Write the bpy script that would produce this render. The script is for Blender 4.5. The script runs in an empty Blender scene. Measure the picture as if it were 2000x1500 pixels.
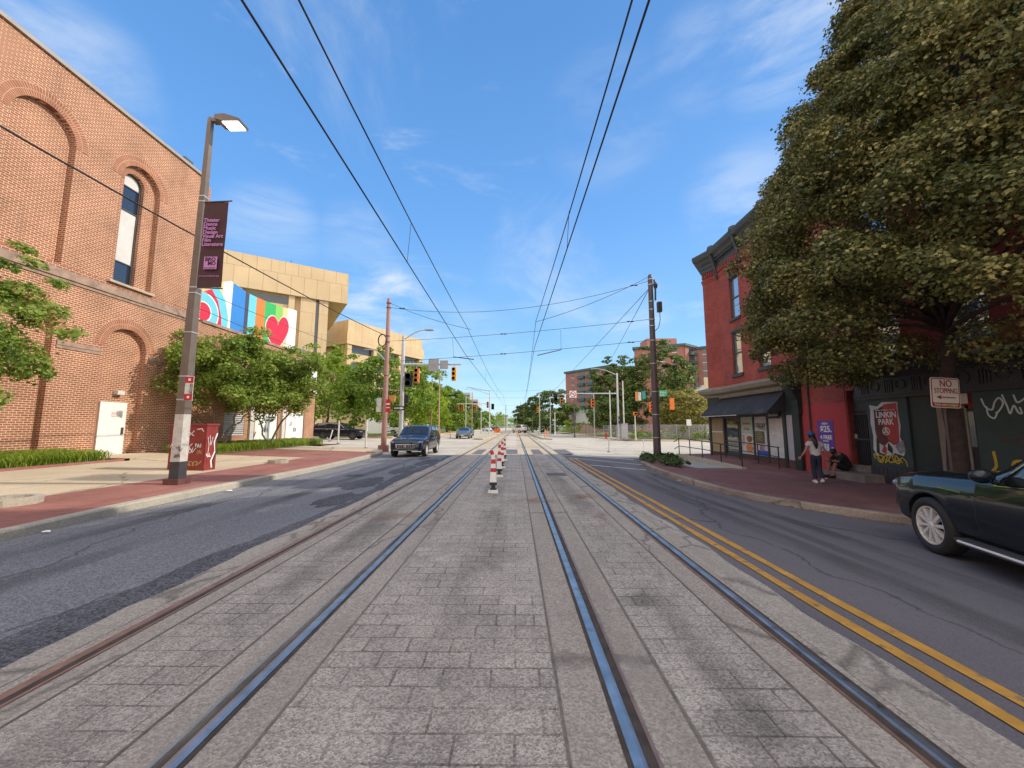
import bpy, bmesh, math, random
import numpy as np
from math import sin, cos, atan, pi, radians, sqrt, hypot, tan
from mathutils import Vector, Matrix
random.seed(7); RNG = np.random.default_rng(11)
scene = bpy.context.scene
COL = scene.collection
# ------------------------------------------------------------ camera
CAM_H = 1.59; FPX = 750.0
PITCH = atan(83/750.0); YAW = atan(7.5/750*cos(PITCH))
cd = bpy.data.cameras.new("camera"); cam = bpy.data.objects.new("camera", cd); COL.objects.link(cam)
cam.location = (0, 0, CAM_H); cam.rotation_euler = (radians(90)+PITCH, 0, YAW)
cd.sensor_width = 36; cd.lens = FPX/2000*36; cd.clip_start = .05; cd.clip_end = 6000
scene.camera = cam
# ------------------------------------------------------------ sky + sun
SUN_EL = radians(34); SUN_AZ = radians(80)      # azimuth clockwise from +Y (street axis)
w = bpy.data.worlds.new("World"); scene.world = w; w.use_nodes = True
nt = w.node_tree; nt.nodes.clear()
def N(t, typ, **kw):
    n = t.nodes.new(typ)
    for k, v in kw.items(): setattr(n, k, v)
    return n
out = N(nt, 'ShaderNodeOutputWorld'); bg = N(nt, 'ShaderNodeBackground'); bg.inputs[1].default_value = .15
sky = N(nt, 'ShaderNodeTexSky', sky_type='NISHITA'); sky.sun_disc = False
sky.sun_elevation = SUN_EL; sky.sun_rotation = SUN_AZ; sky.air_density = 1.0; sky.dust_density = .6; sky.ozone_density = 2.5
tc = N(nt, 'ShaderNodeTexCoord')
def cloud(scale, stretch, lo, hi, seed):
    mp = N(nt, 'ShaderNodeMapping'); mp.inputs['Scale'].default_value = stretch; mp.inputs['Location'].default_value = (seed, seed*.7, seed*.3)
    mp.inputs['Rotation'].default_value = (0, radians(14), radians(25))
    nz = N(nt, 'ShaderNodeTexNoise'); nz.inputs['Scale'].default_value = scale; nz.inputs['Detail'].default_value = 9; nz.inputs['Roughness'].default_value = .62; nz.inputs['Distortion'].default_value = .5
    rp = N(nt, 'ShaderNodeMapRange'); rp.inputs[1].default_value = lo; rp.inputs[2].default_value = hi; rp.interpolation_type = 'SMOOTHSTEP'
    nt.links.new(tc.outputs['Generated'], mp.inputs[0]); nt.links.new(mp.outputs[0], nz.inputs[0]); nt.links.new(nz.outputs[0], rp.inputs[0])
    return rp.outputs[0]
c1 = cloud(2.2, (1, 1, 3.6), .56, .84, 3.1); c2 = cloud(1.1, (1.6, .6, 2.4), .58, .92, 8.4)
add = N(nt, 'ShaderNodeMath', operation='MAXIMUM'); nt.links.new(c1, add.inputs[0]); nt.links.new(c2, add.inputs[1])
mul = N(nt, 'ShaderNodeMath', operation='MULTIPLY'); nt.links.new(add.outputs[0], mul.inputs[0]); mul.inputs[1].default_value = .62
sep = N(nt, 'ShaderNodeSeparateXYZ'); nt.links.new(tc.outputs['Generated'], sep.inputs[0])
rmp = N(nt, 'ShaderNodeValToRGB'); er = rmp.color_ramp; STOPS = [(0, (2.7, 3.5, 3.9)), (.10, (1.55, 2.75, 3.75)), (.22, (.95, 2.1, 3.6)), (.47, (.56, 1.52, 3.3)), (.75, (.36, 1.10, 2.6)), (1, (.28, .9, 2.2))]
while len(er.elements) < len(STOPS): er.elements.new(.5)
for e, (q, c) in zip(er.elements, STOPS): e.position = q; e.color = (c[0]/4, c[1]/4, c[2]/4, 1)
nt.links.new(sep.outputs[2], rmp.inputs[0])
m4 = N(nt, 'ShaderNodeVectorMath', operation='SCALE'); m4.inputs['Scale'].default_value = 4; nt.links.new(rmp.outputs[0], m4.inputs[0])
mz = N(nt, 'ShaderNodeMixRGB'); mz.inputs[0].default_value = .12; nt.links.new(m4.outputs[0], mz.inputs[1]); nt.links.new(sky.outputs[0], mz.inputs[2])
def skydir(px, py):
    x, y, z = (px-1000)/FPX, 1., -(py-750)/FPX; y, z = y*cos(PITCH)-z*sin(PITCH), y*sin(PITCH)+z*cos(PITCH); return Vector((x, y, z)).normalized()
wisp = cloud(3.2, (.8, 1, 3.4), .36, .70, 1.7); tot = mul.outputs[0]
for px, py, rad, k in ((735, 600, 5.0, .95), (800, 640, 4, .5), (1520, 70, 5, .5), (1360, 120, 4, .22), (1440, 390, 5, .32), (90, 110, 5, .45), (170, 190, 4, .35), (520, 450, 4.5, .35), (690, 470, 4, .22), (1230, 620, 4.5, .35), (1020, 540, 4.5, .22), (900, 700, 7, .3), (1100, 760, 6, .3), (1180, 240, 6, .15)):
    dt = N(nt, 'ShaderNodeVectorMath', operation='DOT_PRODUCT'); nt.links.new(tc.outputs['Generated'], dt.inputs[0]); dt.inputs[1].default_value = skydir(px, py)
    lr = N(nt, 'ShaderNodeMapRange'); lr.interpolation_type = 'SMOOTHSTEP'; lr.inputs[1].default_value = cos(radians(rad*1.5)); lr.inputs[2].default_value = cos(radians(rad*.25)); lr.inputs[4].default_value = k; nt.links.new(dt.outputs['Value'], lr.inputs[0])
    lm = N(nt, 'ShaderNodeMath', operation='MULTIPLY'); nt.links.new(lr.outputs[0], lm.inputs[0]); nt.links.new(wisp, lm.inputs[1]); la = N(nt, 'ShaderNodeMath', operation='MAXIMUM'); nt.links.new(lm.outputs[0], la.inputs[0]); nt.links.new(tot, la.inputs[1]); tot = la.outputs[0]
mx = N(nt, 'ShaderNodeMixRGB'); mx.inputs[2].default_value = (3.3, 3.5, 3.65, 1); nt.links.new(tot, mx.inputs[0]); nt.links.new(mz.outputs[0], mx.inputs[1])
# bright bank added to the unseen sky behind the camera, to lift the shade
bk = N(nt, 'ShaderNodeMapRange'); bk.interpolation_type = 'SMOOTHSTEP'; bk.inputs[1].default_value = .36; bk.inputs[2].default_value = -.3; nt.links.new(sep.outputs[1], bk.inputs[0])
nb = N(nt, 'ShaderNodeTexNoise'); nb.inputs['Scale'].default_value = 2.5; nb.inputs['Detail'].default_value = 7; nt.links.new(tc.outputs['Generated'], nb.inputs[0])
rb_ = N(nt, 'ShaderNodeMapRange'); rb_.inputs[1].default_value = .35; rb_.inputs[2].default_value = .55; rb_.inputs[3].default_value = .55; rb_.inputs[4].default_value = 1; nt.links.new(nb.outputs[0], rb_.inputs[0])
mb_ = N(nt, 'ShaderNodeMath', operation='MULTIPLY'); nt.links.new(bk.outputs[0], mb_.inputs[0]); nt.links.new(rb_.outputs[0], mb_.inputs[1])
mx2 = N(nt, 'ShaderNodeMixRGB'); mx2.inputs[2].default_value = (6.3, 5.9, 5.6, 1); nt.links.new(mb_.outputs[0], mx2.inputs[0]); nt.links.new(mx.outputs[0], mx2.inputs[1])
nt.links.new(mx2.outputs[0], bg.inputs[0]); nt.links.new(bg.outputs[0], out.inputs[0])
sd = bpy.data.lights.new("sun", 'SUN'); sun = bpy.data.objects.new("sun", sd); COL.objects.link(sun)
sd.energy = 2.05; sd.angle = radians(.5); sd.color = (1, .90, .76)
sdir = Vector((sin(SUN_AZ)*cos(SUN_EL), cos(SUN_AZ)*cos(SUN_EL), sin(SUN_EL)))
sun.rotation_euler = sdir.to_track_quat('Z', 'Y').to_euler()
vs = scene.view_settings; vs.view_transform = 'Standard'; vs.look = 'None'; vs.gamma = 1; vs.exposure = .92

# ------------------------------------------------------------ helpers
def ray(px, py):
    x = (px-1000)/FPX; y = 1.; z = -(py-750)/FPX
    y, z = y*cos(PITCH)-z*sin(PITCH), y*sin(PITCH)+z*cos(PITCH)
    return x*cos(YAW)-y*sin(YAW), x*sin(YAW)+y*cos(YAW), z
def P(px, py, Y):
    d = ray(px, py); k = Y/d[1]; return Vector((d[0]*k, Y, CAM_H+d[2]*k))
def T(x, y=0):                                   # terrain height
    if x > 2.6: return max(-.05*(x-2.6), -.22)
    if x < -7.3: return min(.03*(-7.3-x), .32)
    return 0.
def TS(x, y=0): return T(x, y)+.13               # pavement top

class MB:
    def __init__(s): s.v = []; s.f = []; s.m = []; s.uv = None
    def add(s, vs, fs, mi=0):
        o = len(s.v); s.v += [tuple(v) for v in vs]
        for f in fs: s.f.append(tuple(i+o for i in f)); s.m.append(mi)
        return s
    def quad(s, a, b, c, d, mi=0): return s.add([a, b, c, d], [(0, 1, 2, 3)], mi)
    def box(s, x0, x1, y0, y1, z0, z1, mi=0, M=None):
        vs = [Vector((x, y, z)) for z in (z0, z1) for y in (y0, y1) for x in (x0, x1)]
        if M is not None: vs = [M @ v for v in vs]
        return s.add(vs, [(0, 2, 3, 1), (4, 5, 7, 6), (0, 1, 5, 4), (2, 6, 7, 3), (0, 4, 6, 2), (1, 3, 7, 5)], mi)
    def prism(s, poly, o, a, b, n, d, mi=0):     # poly in (a,b) frame at o, extruded d along n
        o, a, b, n = map(Vector, (o, a, b, n)); k = len(poly)
        v0 = [o+a*p+b*q for p, q in poly]; v1 = [v+n*d for v in v0]
        fs = [tuple(range(k)), tuple(range(2*k-1, k-1, -1))]+[(i, k+i, k+(i+1) % k, (i+1) % k) for i in range(k)]
        fl = a.cross(b).dot(n)*d > 0
        return s.add(v0+v1, [f[::-1] for f in fs] if fl else fs, mi)
    def tube(s, pts, r, n=8, mi=0, cap=True):
        pts = [Vector(p) for p in pts]; k = len(pts)
        rs = r if isinstance(r, (list, tuple)) else [r]*k
        vs = []; u = None
        for i, p in enumerate(pts):
            t = (pts[min(i+1, k-1)]-pts[max(i-1, 0)]).normalized()
            if u is None: u = t.orthogonal().normalized()
            else:
                u = (u-t*u.dot(t)); u = u.normalized() if u.length > 1e-6 else t.orthogonal().normalized()
            w_ = t.cross(u)
            for j in range(n):
                a = 2*pi*j/n; vs.append(p+(u*cos(a)+w_*sin(a))*rs[i])
        fs = [(i*n+j, i*n+(j+1) % n, (i+1)*n+(j+1) % n, (i+1)*n+j) for i in range(k-1) for j in range(n)]
        if cap: fs += [tuple(range(n-1, -1, -1)), tuple((k-1)*n+j for j in range(n))]
        return s.add(vs, fs, mi)
    def lathe(s, prof, c, axis=(0, 0, 1), n=24, mi=0, cap=True):   # prof: (r, h)
        c = Vector(c); ax = Vector(axis).normalized(); u = ax.orthogonal().normalized(); w_ = ax.cross(u)
        vs = [c+ax*h+(u*cos(2*pi*j/n)+w_*sin(2*pi*j/n))*r for r, h in prof for j in range(n)]; k = len(prof)
        fs = [(i*n+j, i*n+(j+1) % n, (i+1)*n+(j+1) % n, (i+1)*n+j) for i in range(k-1) for j in range(n)]
        if cap and prof[0][0] > 1e-5: fs.append(tuple(range(n-1, -1, -1)))
        if cap and prof[-1][0] > 1e-5: fs.append(tuple((k-1)*n+j for j in range(n)))
        return s.add(vs, fs, mi)
    def ball(s, c, r, n=10, m=7, mi=0):
        r = r if isinstance(r, (tuple, list)) else (r, r, r); c = Vector(c)
        vs = []; 
        for i in range(m+1):
            a = -pi/2+pi*i/m
            for j in range(n):
                b = 2*pi*j/n; vs.append(c+Vector((r[0]*cos(a)*cos(b), r[1]*cos(a)*sin(b), r[2]*sin(a))))
        fs = [(i*n+j, i*n+(j+1) % n, (i+1)*n+(j+1) % n, (i+1)*n+j) for i in range(m) for j in range(n)]
        return s.add(vs, fs, mi)
    def stroke(s, pts, wd, o, a, b, n, mi=0, off=.004):   # painted line on a plane, segments minutely staggered
        o, a, b, n = map(Vector, (o, a, b, n))
        for i in range(len(pts)-1):
            p, q = Vector(pts[i]), Vector(pts[i+1]); d = q-p
            if d.length < 1e-6: continue
            d.normalize(); e = Vector((-d.y, d.x))*wd/2; p = p-d*wd*.35; q = q+d*wd*.35
            k = n*(off+i*.00012)
            s.add([o+a*c.x+b*c.y+k for c in (p-e, q-e, q+e, p+e)], [(0, 1, 2, 3)], mi)
        return s
    def mesh(s, name, mats, smooth=False):
        me = bpy.data.meshes.new(name); me.from_pydata(s.v, [], s.f)
        for m in (mats if isinstance(mats, (list, tuple)) else [mats]): me.materials.append(m)
        me.polygons.foreach_set('material_index', s.m)
        if smooth: me.polygons.foreach_set('use_smooth', [True]*len(s.f))
        if s.uv is not None:
            l = me.uv_layers.new(name='UVMap'); l.data.foreach_set('uv', np.array(s.uv, dtype=np.float32).ravel())
        me.update(); return me
    def part(s, name, mats, parent, smooth=False, label=None, world=True):
        me = s.mesh(name, mats, smooth); return attach(me, name, parent, label, world)
    def thing(s, name, mats, label, cat, group=None, smooth=False, kind=None):
        me = s.mesh(name, mats, smooth)
        v = np.array(s.v); c = Vector(((v[:, 0].min()+v[:, 0].max())/2, (v[:, 1].min()+v[:, 1].max())/2, v[:, 2].min()))
        me.transform(Matrix.Translation(-c)); o = bpy.data.objects.new(name, me); COL.objects.link(o); o.location = c
        WM[o.name] = Matrix.Translation(c)
        return tag(o, label, cat, group, kind)
WM = {}
def curve(pts, k=6):      # Catmull-Rom
    P4 = [pts[0]]+list(pts)+[pts[-1]]; o = []
    for i in range(1, len(P4)-2):
        a, b, c, d = (np.array(q, float) for q in P4[i-1:i+3])
        for j in range(k): t = j/k; o.append(tuple(.5*((2*b)+(c-a)*t+(2*a-5*b+4*c-d)*t*t+(3*b-a-3*c+d)*t**3)))
    return o+[pts[-1]]
def attach(me, name, parent, label=None, world=True):
    o = bpy.data.objects.new(name, me); COL.objects.link(o)
    M = WM[parent.name]
    if world: me.transform(M.inverted())
    o.parent = parent; WM[o.name] = M.copy()
    if label: o['label'] = label
    return o
def tag(o, label=None, cat=None, group=None, kind=None):
    if label: o['label'] = label
    if cat: o['category'] = cat
    if group: o['group'] = group
    if kind: o['kind'] = kind
    return o
def thing(name, label, cat, loc=(0, 0, 0), rz=0, group=None):
    o = bpy.data.objects.new(name, None); COL.objects.link(o); o.empty_display_size = .2
    o.location = loc; o.rotation_euler = (0, 0, rz); WM[o.name] = Matrix.Translation(Vector(loc)) @ Matrix.Rotation(rz, 4, 'Z')
    return tag(o, label, cat, group)
def copy_tree(o, parent=None, loc=None, rz=None, label=None):
    c = o.copy(); COL.objects.link(c)
    if parent: c.parent = parent
    for ch in list(o.children): copy_tree(ch, c)
    if loc is not None:
        c.location = loc
        if rz is not None: c.rotation_euler = (0, 0, rz)
        WM[c.name] = Matrix.Translation(Vector(loc)) @ Matrix.Rotation(c.rotation_euler.z, 4, 'Z')
    if label: c['label'] = label
    return c
def struct(name, mb, mat, smooth=False, stuff=False):
    me = mb.mesh(name, mat, smooth); o = bpy.data.objects.new(name, me); COL.objects.link(o); o['kind'] = 'stuff' if stuff else 'structure'
    WM[o.name] = Matrix(); return o
def evalmesh(o):
    dg = bpy.context.evaluated_depsgraph_get(); dg.update(); return bpy.data.meshes.new_from_object(o.evaluated_get(dg))
def boolean(me, cutter_mbs, mats=None):
    o = bpy.data.objects.new('tmp_base', me); COL.objects.link(o); ts = [o]
    for c in cutter_mbs:
        cm = c.mesh('tmp_cut', mats or [m for m in me.materials]); co = bpy.data.objects.new('tmp_cut', cm); COL.objects.link(co); ts.append(co)
        m = o.modifiers.new('b', 'BOOLEAN'); m.operation = 'DIFFERENCE'; m.object = co; m.solver = 'EXACT'
        try: m.material_mode = 'TRANSFER'
        except Exception: pass
    r = evalmesh(o)
    for t in ts: bpy.data.objects.remove(t)
    return r
def text(s, size, o, a, b, mat, parent, name='lettering', bold=0, ex=.002, align='LEFT', width=None, label=None, spacing=1, line=1):
    cu = bpy.data.curves.new('t', 'FONT'); cu.body = s; cu.size = size; cu.offset = bold*size; cu.extrude = ex; cu.align_x = align; cu.space_line = line; cu.space_character = spacing
    t = bpy.data.objects.new('t', cu); COL.objects.link(t); me = evalmesh(t); bpy.data.objects.remove(t)
    if width:
        xs = [v.co.x for v in me.vertices]; k = width/max(1e-6, max(xs)-min(xs)); me.transform(Matrix.Scale(k, 4, (1, 0, 0)))
    a, b = Vector(a).normalized(), Vector(b).normalized(); n = a.cross(b)
    M = Matrix((a, b, n)).transposed().to_4x4(); M.translation = Vector(o)+n*.004
    me.transform(M); me.materials.clear(); me.materials.append(mat)
    return attach(me, name, parent, label)

# ------------------------------------------------------------ materials
def newmat(name):
    m = bpy.data.materials.new(name); m.use_nodes = True; t = m.node_tree; b = t.nodes['Principled BSDF']; return m, t, b
def rgba(c): return (c[0], c[1], c[2], 1)
def mat(name, c, rough=.6, metal=0, var=.12, scale=3., bump=0, bscale=40, dirt=None, emit=0, coat=0, spec=.5, dirt_scale=1.2, dirt_lo=.52, dirt_hi=.75):
    m, t, b = newmat(name); g = N(t, 'ShaderNodeNewGeometry')
    nz = N(t, 'ShaderNodeTexNoise'); nz.inputs['Scale'].default_value = scale; nz.inputs['Detail'].default_value = 8; nz.inputs['Roughness'].default_value = .6
    t.links.new(g.outputs['Position'], nz.inputs[0])
    mr = N(t, 'ShaderNodeMapRange'); mr.inputs[1].default_value = .3; mr.inputs[2].default_value = .7; mr.inputs[3].default_value = 1-var; mr.inputs[4].default_value = 1+var
    t.links.new(nz.outputs[0], mr.inputs[0])
    mu = N(t, 'ShaderNodeMixRGB', blend_type='MULTIPLY'); mu.inputs[0].default_value = 1; mu.inputs[1].default_value = rgba(c); t.links.new(mr.outputs[0], mu.inputs[2])
    o = mu.outputs[0]
    if dirt:
        nd = N(t, 'ShaderNodeTexNoise'); nd.inputs['Scale'].default_value = dirt_scale; nd.inputs['Detail'].default_value = 9; nd.inputs['Roughness'].default_value = .65
        t.links.new(g.outputs['Position'], nd.inputs[0]); r = N(t, 'ShaderNodeMapRange'); r.inputs[1].default_value = dirt_lo; r.inputs[2].default_value = dirt_hi
        t.links.new(nd.outputs[0], r.inputs[0]); mm = N(t, 'ShaderNodeMixRGB'); mm.inputs[2].default_value = rgba(dirt); t.links.new(r.outputs[0], mm.inputs[0]); t.links.new(o, mm.inputs[1]); o = mm.outputs[0]
    t.links.new(o, b.inputs['Base Color']); b.inputs['Roughness'].default_value = rough; b.inputs['Metallic'].default_value = metal; b.inputs['Specular IOR Level'].default_value = spec
    if coat: b.inputs['Coat Weight'].default_value = coat; b.inputs['Coat Roughness'].default_value = .03
    if bump:
        n2 = N(t, 'ShaderNodeTexNoise'); n2.inputs['Scale'].default_value = bscale; n2.inputs['Detail'].default_value = 5; t.links.new(g.outputs['Position'], n2.inputs[0])
        bp = N(t, 'ShaderNodeBump'); bp.inputs['Strength'].default_value = bump; bp.inputs['Distance'].default_value = .02; t.links.new(n2.outputs[0], bp.inputs['Height']); t.links.new(bp.outputs[0], b.inputs['Normal'])
    if emit: b.inputs['Emission Color'].default_value = rgba(c); b.inputs['Emission Strength'].default_value = emit
    return m
def wallcoord(t):      # (horizontal along the wall, height) from position and normal
    g = N(t, 'ShaderNodeNewGeometry'); cr = N(t, 'ShaderNodeVectorMath', operation='CROSS_PRODUCT'); cr.inputs[0].default_value = (0, 0, 1)
    t.links.new(g.outputs['True Normal'], cr.inputs[1]); dt = N(t, 'ShaderNodeVectorMath', operation='DOT_PRODUCT'); t.links.new(cr.outputs[0], dt.inputs[0]); t.links.new(g.outputs['Position'], dt.inputs[1])
    sp = N(t, 'ShaderNodeSeparateXYZ'); t.links.new(g.outputs['Position'], sp.inputs[0]); cb = N(t, 'ShaderNodeCombineXYZ')
    t.links.new(dt.outputs['Value'], cb.inputs[0]); t.links.new(sp.outputs[2], cb.inputs[1]); return cb.outputs[0], g
def brickmat(name, c1, c2, mortar, bw, bh, ms, rough=.85, uv=False, flat=False, var=.25, vscale=.9, paint=None, streak=.0, dirt=None, bump=.5, speck=0, rot=0, worn=0):
    m, t, b = newmat(name)
    if uv: u = N(t, 'ShaderNodeTexCoord'); vec = u.outputs['UV']; g = N(t, 'ShaderNodeNewGeometry')
    elif flat: g = N(t, 'ShaderNodeNewGeometry'); mp = N(t, 'ShaderNodeMapping'); mp.inputs['Rotation'].default_value = (0, 0, rot); t.links.new(g.outputs['Position'], mp.inputs[0]); vec = mp.outputs[0]
    else: vec, g = wallcoord(t)
    nj = N(t, 'ShaderNodeTexNoise'); nj.inputs['Scale'].default_value = 6; t.links.new(vec, nj.inputs[0])
    jm = N(t, 'ShaderNodeVectorMath', operation='MULTIPLY_ADD'); t.links.new(nj.outputs['Color'], jm.inputs[0]); jm.inputs[1].default_value = (.012, .012, 0); t.links.new(vec, jm.inputs[2])
    br = N(t, 'ShaderNodeTexBrick'); br.offset = .5; t.links.new(jm.outputs[0], br.inputs['Vector'])
    br.inputs['Color1'].default_value = rgba(c1); br.inputs['Color2'].default_value = rgba(c2); br.inputs['Mortar'].default_value = rgba(mortar)
    br.inputs['Scale'].default_value = 1; br.inputs['Mortar Size'].default_value = ms; br.inputs['Mortar Smooth'].default_value = .2; br.inputs['Bias'].default_value = 0
    br.inputs['Brick Width'].default_value = bw; br.inputs['Row Height'].default_value = bh
    nz = N(t, 'ShaderNodeTexNoise'); nz.inputs['Scale'].default_value = vscale; nz.inputs['Detail'].default_value = 10; nz.inputs['Roughness'].default_value = .65
    t.links.new(g.outputs['Position'], nz.inputs[0])
    mr = N(t, 'ShaderNodeMapRange'); mr.inputs[1].default_value = .3; mr.inputs[2].default_value = .7; mr.inputs[3].default_value = 1-var; mr.inputs[4].default_value = 1+var; t.links.new(nz.outputs[0], mr.inputs[0])
    mu = N(t, 'ShaderNodeMixRGB', blend_type='MULTIPLY'); mu.inputs[0].default_value = 1; t.links.new(br.outputs[0], mu.inputs[1]); t.links.new(mr.outputs[0], mu.inputs[2]); o = mu.outputs[0]
    if worn:
        nw = N(t, 'ShaderNodeTexNoise'); nw.inputs['Scale'].default_value = 1.6; nw.inputs['Detail'].default_value = 6; t.links.new(g.outputs['Position'], nw.inputs[0])
        rw = N(t, 'ShaderNodeMapRange'); rw.inputs[1].default_value = .42; rw.inputs[2].default_value = .6; rw.inputs[4].default_value = worn; t.links.new(nw.outputs[0], rw.inputs[0])
        mw = N(t, 'ShaderNodeMixRGB'); mw.inputs[2].default_value = rgba([(a+b_)/2 for a, b_ in zip(c1, c2)]); t.links.new(rw.outputs[0], mw.inputs[0]); t.links.new(br.outputs[0], mw.inputs[1]); t.links.new(mw.outputs[0], mu.inputs[1])
    if speck:
        if speck > .3:
            n3 = N(t, 'ShaderNodeTexVoronoi'); n3.inputs['Scale'].default_value = 95; t.links.new(g.outputs['Position'], n3.inputs['Vector']); s3 = N(t, 'ShaderNodeSeparateColor'); t.links.new(n3.outputs['Color'], s3.inputs[0]); o3 = s3.outputs[0]
        else:
            n3 = N(t, 'ShaderNodeTexNoise'); n3.inputs['Scale'].default_value = 70; n3.inputs['Detail'].default_value = 3; t.links.new(g.outputs['Position'], n3.inputs[0]); o3 = n3.outputs[0]
        r3 = N(t, 'ShaderNodeMapRange'); r3.inputs[1].default_value = .0 if speck > .3 else .3; r3.inputs[2].default_value = 1. if speck > .3 else .7; r3.inputs[3].default_value = 1-speck; r3.inputs[4].default_value = 1+speck; t.links.new(o3, r3.inputs[0])
        m3 = N(t, 'ShaderNodeMixRGB', blend_type='MULTIPLY'); m3.inputs[0].default_value = 1; t.links.new(o, m3.inputs[1]); t.links.new(r3.outputs[0], m3.inputs[2]); o = m3.outputs[0]
    if streak or dirt:
        n4 = N(t, 'ShaderNodeTexNoise'); n4.inputs['Scale'].default_value = 1; n4.inputs['Detail'].default_value = 7
        mp4 = N(t, 'ShaderNodeMapping'); mp4.inputs['Scale'].default_value = (.9, .9, .13) if streak else (.6, .35, 1); t.links.new(g.outputs['Position'], mp4.inputs[0]); t.links.new(mp4.outputs[0], n4.inputs[0])
        r4 = N(t, 'ShaderNodeMapRange'); r4.inputs[1].default_value = .56; r4.inputs[2].default_value = .78; r4.inputs[4].default_value = streak or .7; t.links.new(n4.outputs[0], r4.inputs[0])
        m4 = N(t, 'ShaderNodeMixRGB'); m4.inputs[2].default_value = rgba(dirt or (.12, .09, .07)); t.links.new(r4.outputs[0], m4.inputs[0]); t.links.new(o, m4.inputs[1]); o = m4.outputs[0]
    if paint:      # painted below a height: (z, colour)
        sp = N(t, 'ShaderNodeSeparateXYZ'); t.links.new(g.outputs['Position'], sp.inputs[0]); lt = N(t, 'ShaderNodeMath', operation='LESS_THAN'); t.links.new(sp.outputs[2], lt.inputs[0]); lt.inputs[1].default_value = paint[0]
        mf = N(t, 'ShaderNodeMath', operation='MULTIPLY'); t.links.new(lt.outputs[0], mf.inputs[0]); mf.inputs[1].default_value = .9
        m5 = N(t, 'ShaderNodeMixRGB'); m5.inputs[2].default_value = rgba(paint[1]); t.links.new(mf.outputs[0], m5.inputs[0]); t.links.new(o, m5.inputs[1]); o = m5.outputs[0]
    t.links.new(o, b.inputs['Base Color']); b.inputs['Roughness'].default_value = rough
    bp = N(t, 'ShaderNodeBump'); bp.inputs['Strength'].default_value = bump; bp.inputs['Distance'].default_value = .01; bp.invert = True
    t.links.new(br.outputs['Fac'], bp.inputs['Height']); nrm = bp.outputs[0]
    if speck:
        b2 = N(t, 'ShaderNodeBump'); b2.inputs['Strength'].default_value = .6; b2.inputs['Distance'].default_value = .01; t.links.new(n3.outputs[0], b2.inputs['Height']); t.links.new(nrm, b2.inputs['Normal']); nrm = b2.outputs[0]
    t.links.new(nrm, b.inputs['Normal']); return m
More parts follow.
